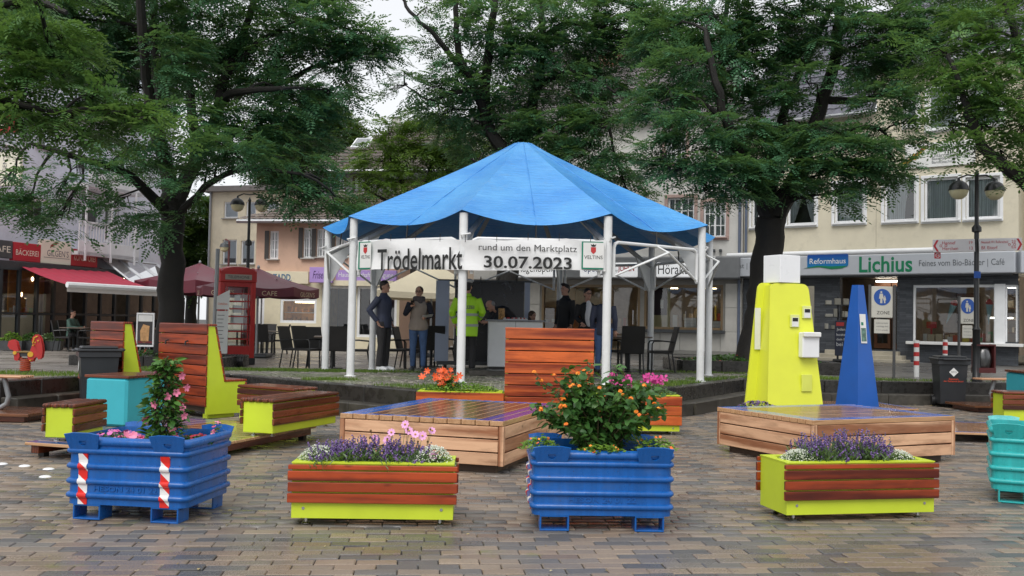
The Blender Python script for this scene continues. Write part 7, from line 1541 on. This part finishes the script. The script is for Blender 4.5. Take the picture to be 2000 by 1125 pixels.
parasol('burgundy cafe parasol half hidden behind the left locust trunk',385,34.5,1.4+(617-512)*34.5/1920,1.4+(617-549)*34.5/1920,2.15,BURG,('CAFE','GILGEN’S'),8,.42,.25,'burgundy cafe parasols'); parasol('burgundy cafe parasol right of the phone box',500,28.8,1.4+(620-523)*28.8/1920,1.4+(622-563)*28.8/1920,1.78,BURG,('CAFE','GILGEN’S'),8,.26,.05,'burgundy cafe parasols')
parasol('cream square market parasol behind the people under the pavilion',840,31,1.4+(629-512)*31/1920,1.4+(629-573)*31/1920,2.45,CREAMC,None,4,.2,PI/4+.12)
def cyclesign():
    p=at(1907,19.2); o=Vector((p.x,p.y,0))
    WS=M('sign white',s2l(205,203,205)[:3],.4,.04); RS=M('sign red',s2l(175,30,45)[:3],.45,.04)
    for px0,px1,py,tip,lines,lb,yo in ((1822,1904,479,-1,('Hennef','Herchen'),'left pointing red and white cycle route sign on the right street lamp',-.09),(1912,1996,477,1,('Neustadt W / Reiferscheid','Bf. Eitorf'),'right pointing red and white cycle route sign on the right street lamp',-.12)):
        a,b=D(px0,py,19.2+yo),D(px1,py,19.2+yo); w=b.x-a.x; h=.25; t=thing('direction_sign',lb,'sign',((a.x+b.x)/2,19.2+yo,a.z),0,'cycle route signs',rot=(0,R(-2.2),0))
        MB().box((0,0,0),(w,.02,h),0,.004).build('panel',WS,t); s=tip; pts=[(s*w/2*.995,0),(s*(w/2-.07),h/2-.012),(s*(w/2-.11),h/2-.012),(s*(w/2-.045),0),(s*(w/2-.11),-h/2+.012),(s*(w/2-.07),-h/2+.012)]
        MB().prism(pts,-.014,-.011).build('arrow',RS,t)
        for k,(x,z) in enumerate(((.0,.055),(.0,-.055))): text(lines[k],t,(-w*.28 if tip<0 else -w*.45,-.013,z),RS,h=.062 if len(lines[k])<12 else .05,align='LEFT',w=None if len(lines[k])<12 else w*.62)
        for k,nm in enumerate(('19','13') if tip<0 else ('23','0,6')): text(nm,t,(w*.44 if tip<0 else w*.30,-.013,(.055,-.055)[k]),RS,h=.06,align='RIGHT' if tip<0 else 'CENTER')
        for cx in (-.05,.05): MB().tube([(-s*-.0+(s*(w/2-.2))+cx+.022*math.cos(q*PI/5),-.013,-.0+.022*math.sin(q*PI/5)) for q in range(11)],.004,4).build('cycle_mark',RS,t)
    a=D(1831,499,19.15); t=thing('route_plate','small red plate with the number 15 below the cycle sign','sign',(a.x,a.y,a.z)); MB().box((0,0,0),(.12,.015,.12),0,.004).build('panel',RS,t); MB().tube([(.042*math.cos(k*PI/8),-.01,.042*math.sin(k*PI/8)) for k in range(17)],.005,4).build('ring',WS,t); text('15',t,(0,-.011,0),WS,h=.045)
    a=D(1906,537,19.1); tag(MB().box((a.x,a.y-.06,a.z),(.13,.01,.13),0,.003).build('blue_plate',M('sign blue',s2l(30,80,160)[:3],.4,.05)),'small blue plate on the right street lamp post','sign')
    a=D(1921,700,19.25); t=thing('litter_bin','dark red open litter bin with clear liner bag hung on the right street lamp','litter bin',(a.x,a.y,a.z-.28)); RB=M('dark red bin paint',(.10,.02,.02),.4,.2)
    m=MB(); 
    for x in (-.17,.17): m.box((x,0,.28),(.03,.22,.56))
    m.box((0,0,.05),(.37,.24,.10)); m.box((0,0,.54),(.37,.24,.03)); m.box((0,.1,.3),(.31,.02,.46)); m.build('frame',RB,t); MB().ell((0,-.02,.28),(.15,.10,.24),12,8).build('liner_bag',glassm('clear bag',(.5,.52,.52),.15,.3),t,True)
cyclesign()
def zone(label,px,Y,rz,two,zc,w=.42,h=.63):
    p=at(px,Y); t=thing('zone_sign',label,'sign',(p.x,p.y,p.z),R(rz),'pedestrian zone signs'); PO=M('dark sign post',(.07,.07,.07),.5,.2); 
    for x in ((-w/2-.03,w/2+.03) if two else (-w/2-.03,)): MB().tube([(x,0,-.02),(x,0,zc+h/2+.03)],.03,8).build('post',PO,t)
    MB().box((0,0,zc),(w,.03,h),0,.012).build('panel',M('faded sign white',s2l(196,193,182)[:3],.5,.06),t); SB=M('sign blue',s2l(38,78,150)[:3],.5,.08)
    MB().lathe([(.165,0),(.165,.004)],n=24).build('blue_disc',SB,t,loc=(0,-.016,zc+.10),rot=(PI/2,0,0)); m=MB()
    for x,z,s in ((-.02,0,1.),(.045,-.045,.62)):
        m.prism([(x+.02*s*math.cos(k*PI/4),zc+.10+z+.10*s+.02*s*math.sin(k*PI/4)) for k in range(8)],-.024,-.021); m.prism([(x-.03*s,zc+.10+z+.07*s),(x+.03*s,zc+.10+z+.07*s),(x+.045*s,zc+.10+z-.03*s),(x+.02*s,zc+.10+z-.03*s),(x+.022*s,zc+.1+z-.12*s),(x-.022*s,zc+.1+z-.12*s),(x-.02*s,zc+.10+z-.03*s),(x-.045*s,zc+.10+z-.03*s)],-.024,-.021)
    m.build('pedestrian_pictogram',M('faded sign white',(.5,.5,.5)),t,kind='stuff'); text('ZONE',t,(.02,-.017,zc-.21),INK,w=.25)
    MB().box((0,0,zc-h/2-.17),(w*.72,.025,.28),0,.008).build('sub_panel',M('faded sign white',(.5,.5,.5)),t)
    for k,s in enumerate(('Lieferverkehr','werktags frei','7-11 h erlaubt')): text(s,t,(0,-.014,zc-h/2-.10-.07*k),INKGREY,w=w*.55)
zone('pedestrian zone sign on two posts right of the blue obelisk',1722,19.6,-4,True,1.52); zone('pedestrian zone sign on one tilted post left of the right street lamp',1889,21.5,10,False,1.42,.34,.58)
for px,Y,lb in ((1790,21.0,'red and white banded bollard right of the zone sign'),(1846,23.8,'red and white banded bollard behind the right wheelie bin')):
    p=at(px,Y); t=thing('bollard',lb,'bollard',(p.x,p.y,p.z-.02),0,'red and white bollards'); h=.78
    MB().tube([(0,0,0),(0,0,h)],.055,12).build('post',WHITE,t,True,ang=30); 
    for k in range(3): MB().tube([(0,0,.25+.19*k),(0,0,.34+.19*k)],.057,12,False).build('red_band',RED,t,True)
def horse():
    p=G(43,728,ZP); p.y+=.1; t=thing('spring_rider','red rocking horse on a coil spring with yellow fittings','spring rider',(p.x,p.y,hz(p.x,p.y)),R(10)); t.scale=(.74,.74,.74)
    m=MB(); m.tube([(.105*math.cos(a*.6),.105*math.sin(a*.6),.02+.30*a/70) for a in range(71)],.018,6); m.build('spring',M('orange spring paint',s2l(170,70,40)[:3],.4,.1),t,True); MB().lathe([(.16,0),(.16,.02),(0,.025)],n=14).build('base_plate',DKGREY,t)
    HP=[(.10,.30),(.06,.22),(.10,.12),(.17,.10),(.20,.18),(.26,.22),(.30,.15),(.36,.20),(.38,.34),(.36,.48),(.33,.62),(.28,.70),(.22,.72),(.16,.66),(.14,.58),(.16,.50),(.13,.40)]
    TL=[(-.12,.34),(-.10,.22),(-.14,.12),(-.21,.14),(-.22,.26),(-.24,.36),(-.31,.38),(-.36,.46),(-.34,.56),(-.26,.60),(-.18,.55),(-.15,.44)]
    for y in (-.09,.06): MB().prism([(x,z+.14) for x,z in HP],y,y+.03).build('head_panel',RED,t); MB().prism([(x,z+.14) for x,z in TL],y,y+.03).build('tail_panel',RED,t)
    MB().box((-.02,0,.46),(.36,.20,.045),0,.015).build('seat',M('worn seat',s2l(130,105,60)[:3],.5,.2),t); MB().box((0,0,.40),(.42,.10,.08)).build('beam',DKGREY,t)
    YL=M('yellow plastic',s2l(215,165,50)[:3],.4,.05); 
    for x,z,r in ((.13,.41,.06),(-.2,.44,.04),(.28,.72,.018),(.22,.68,.015)): MB().tube([(x,-.115,z),(x,-.09,z)],r,14).build('disc',YL,t,True,ang=30)
    MB().tube([(.2,-.2,.62),(.2,.2,.62)],.015,8).build('handle_bar',YL,t); MB().tube([(.15,-.2,.28),(.15,.2,.28)],.014,8).build('foot_bar',YL,t); MB().tube([(.17,-.105,.66),(.2,-.105,.78),(.27,-.105,.82)],.015,6).build('mane',YL,t)
horse()
def aframe():
    p=at(282,28.2); t=thing('advertising_stand','white framed advertising stand showing an ice coffee poster beside the trunk','advertising stand',(p.x,p.y,p.z),R(4)); w,h=.50,.92
    m=MB(); 
    for c,d in (((0,0,.28+h),(w,.05,.05)),((0,0,.28),(w,.05,.05)),((-w/2+.02,0,.28+h/2),(.04,.05,h-.05)),((w/2-.02,0,.28+h/2),(.04,.05,h-.05))): m.box(c,d,0,.006)
    m.build('frame',WHITE2,t); po=MB().box((0,.0,.28+h/2),(w-.08,.02,h-.06)).build('poster',M('dark poster',s2l(52,50,52)[:3],.4,.4,scale=4),t); MB().box((0,-.012,.28+h*.86),(w-.1,.006,h*.2)).build('poster_header',PAPER,po); MB().prism([(-.12,.42),(-.02,.36),(.1,.42),(.12,.85),(-.06,.9),(-.14,.7)],-.016,-.012).build('poster_glass',M('caramel print',s2l(196,150,100)[:3],.5,.3,scale=8),po); MB().prism([(-.2,.36),(.2,.36),(.2,.42),(-.2,.42)],-.016,-.012).build('poster_strip',M('dark red print',s2l(110,30,40)[:3],.5,.1),po)
    for x in (-.13,0,.13): MB().tube([(x,0,.1),(x,0,.28)],.014,6).build('upright',GREY,t)
    MB().box((0,0,.05),(.62,.42,.07),0,.02).build('foot_plate',M('slate blue base',s2l(112,120,136)[:3],.5,.1),t)
    p=at(1636,28.3); t=thing('postcard_stand','tall postcard stand with filled racks beside the shop entrance','card stand',(p.x,p.y,p.z),R(-10)); MB().tube([(0,0,0),(0,0,1.9)],.03,8).build('post',BLKMET,t); MB().lathe([(.3,0),(.3,.03),(.05,.06)],n=14).build('base',BLKMET,t)
    for z in (1.05,1.4,1.75): MB().box((0,-.02,z-.1),(.75,.25,.02)).build('rack',BLKMET,t); goods(t,-.36,.36,-.04,z-.085,10,.24,'cards',_mc.get('pc') or _mc.setdefault('pc',petalm('card colours',s2l(120,116,104),s2l(196,192,180))))
    p=at(1650,26.6); t=thing('news_stand','slim dark poster board with white headlines beside the shop entrance','poster board',(p.x,p.y,p.z),R(-12)); MB().box((0,0,.72),(.52,.05,.95),0,.01).build('board',M('night blue board',(.02,.025,.05),.4,.1),t); MB().box((0,0,.12),(.6,.5,.06),0,.03).build('base',BLACK,t); MB().tube([(0,0,.1),(0,0,.3)],.03).build('stem',BLACK,t)
    MB().box((-.13,-.03,1.1),(.2,.006,.1)).build('red_logo',RED,t)
    for k,s in enumerate(('Jeden Tag','kostenlos','dein Markt','bei uns')): text(s,t,(-.02,-.028,.95-.13*k),PAPER,w=.4)
aframe()
def herbs():
    for k,(px,Y) in enumerate(((22,30.4),(60,30.8),(98,31.2))):
        p=at(px,Y); lb=('left','middle','right')[k]; t=thing('trough_planter','%s dark trough planter in front of the bakery glass'%lb,'planter',(p.x,p.y,p.z),R(8),'dark trough planters at the bakery'); m=MB(); m.loft([[(-.33,-.16,0),(.33,-.16,0),(.33,.16,0),(-.33,.16,0)],[(-.36,-.2,.30),(.36,-.2,.30),(.36,.2,.30),(-.36,.2,.30)],[(-.33,-.17,.30),(.33,-.17,.30),(.33,.17,.30),(-.33,.17,.30)],[(-.33,-.17,.24),(.33,-.17,.24),(.33,.17,.24),(-.33,.17,.24)]]); m.build('trough',DKGREY,t)
        creeper('%s green herbs in the dark trough planter at the bakery'%lb,(p.x,p.y,p.z+.25),.34,.2,.30,380,(LG2,LG1,LG3)[k],R(8),group='herbs in the trough planters',ls=.08)
herbs()
def fallen():
    P=[];Dd=[];S=[]
    for _ in range(260):
        y=rng.uniform(5.2,14); x=rng.uniform(-.55,.55)*y
        if y>edge_y(x)-.4: continue
        P.append((x,y,.006)); Dd.append(hv()); S.append(rng.uniform(.012,.035))
    for _ in range(420):
        x=rng.uniform(-9,10); y=edge_y(x)-rng.uniform(.33,.6); P.append((x,y,.006)); Dd.append(hv()); S.append(rng.uniform(.015,.04))
    o=scatter('fallen_leaves',None,lt(.5,.1,.05),P,Dd,S,leafm('fallen leaf',s2l(120,84,40),s2l(160,140,90),s2l(196,186,150),.5,.1),None,.25); o['kind']='stuff'
fallen()
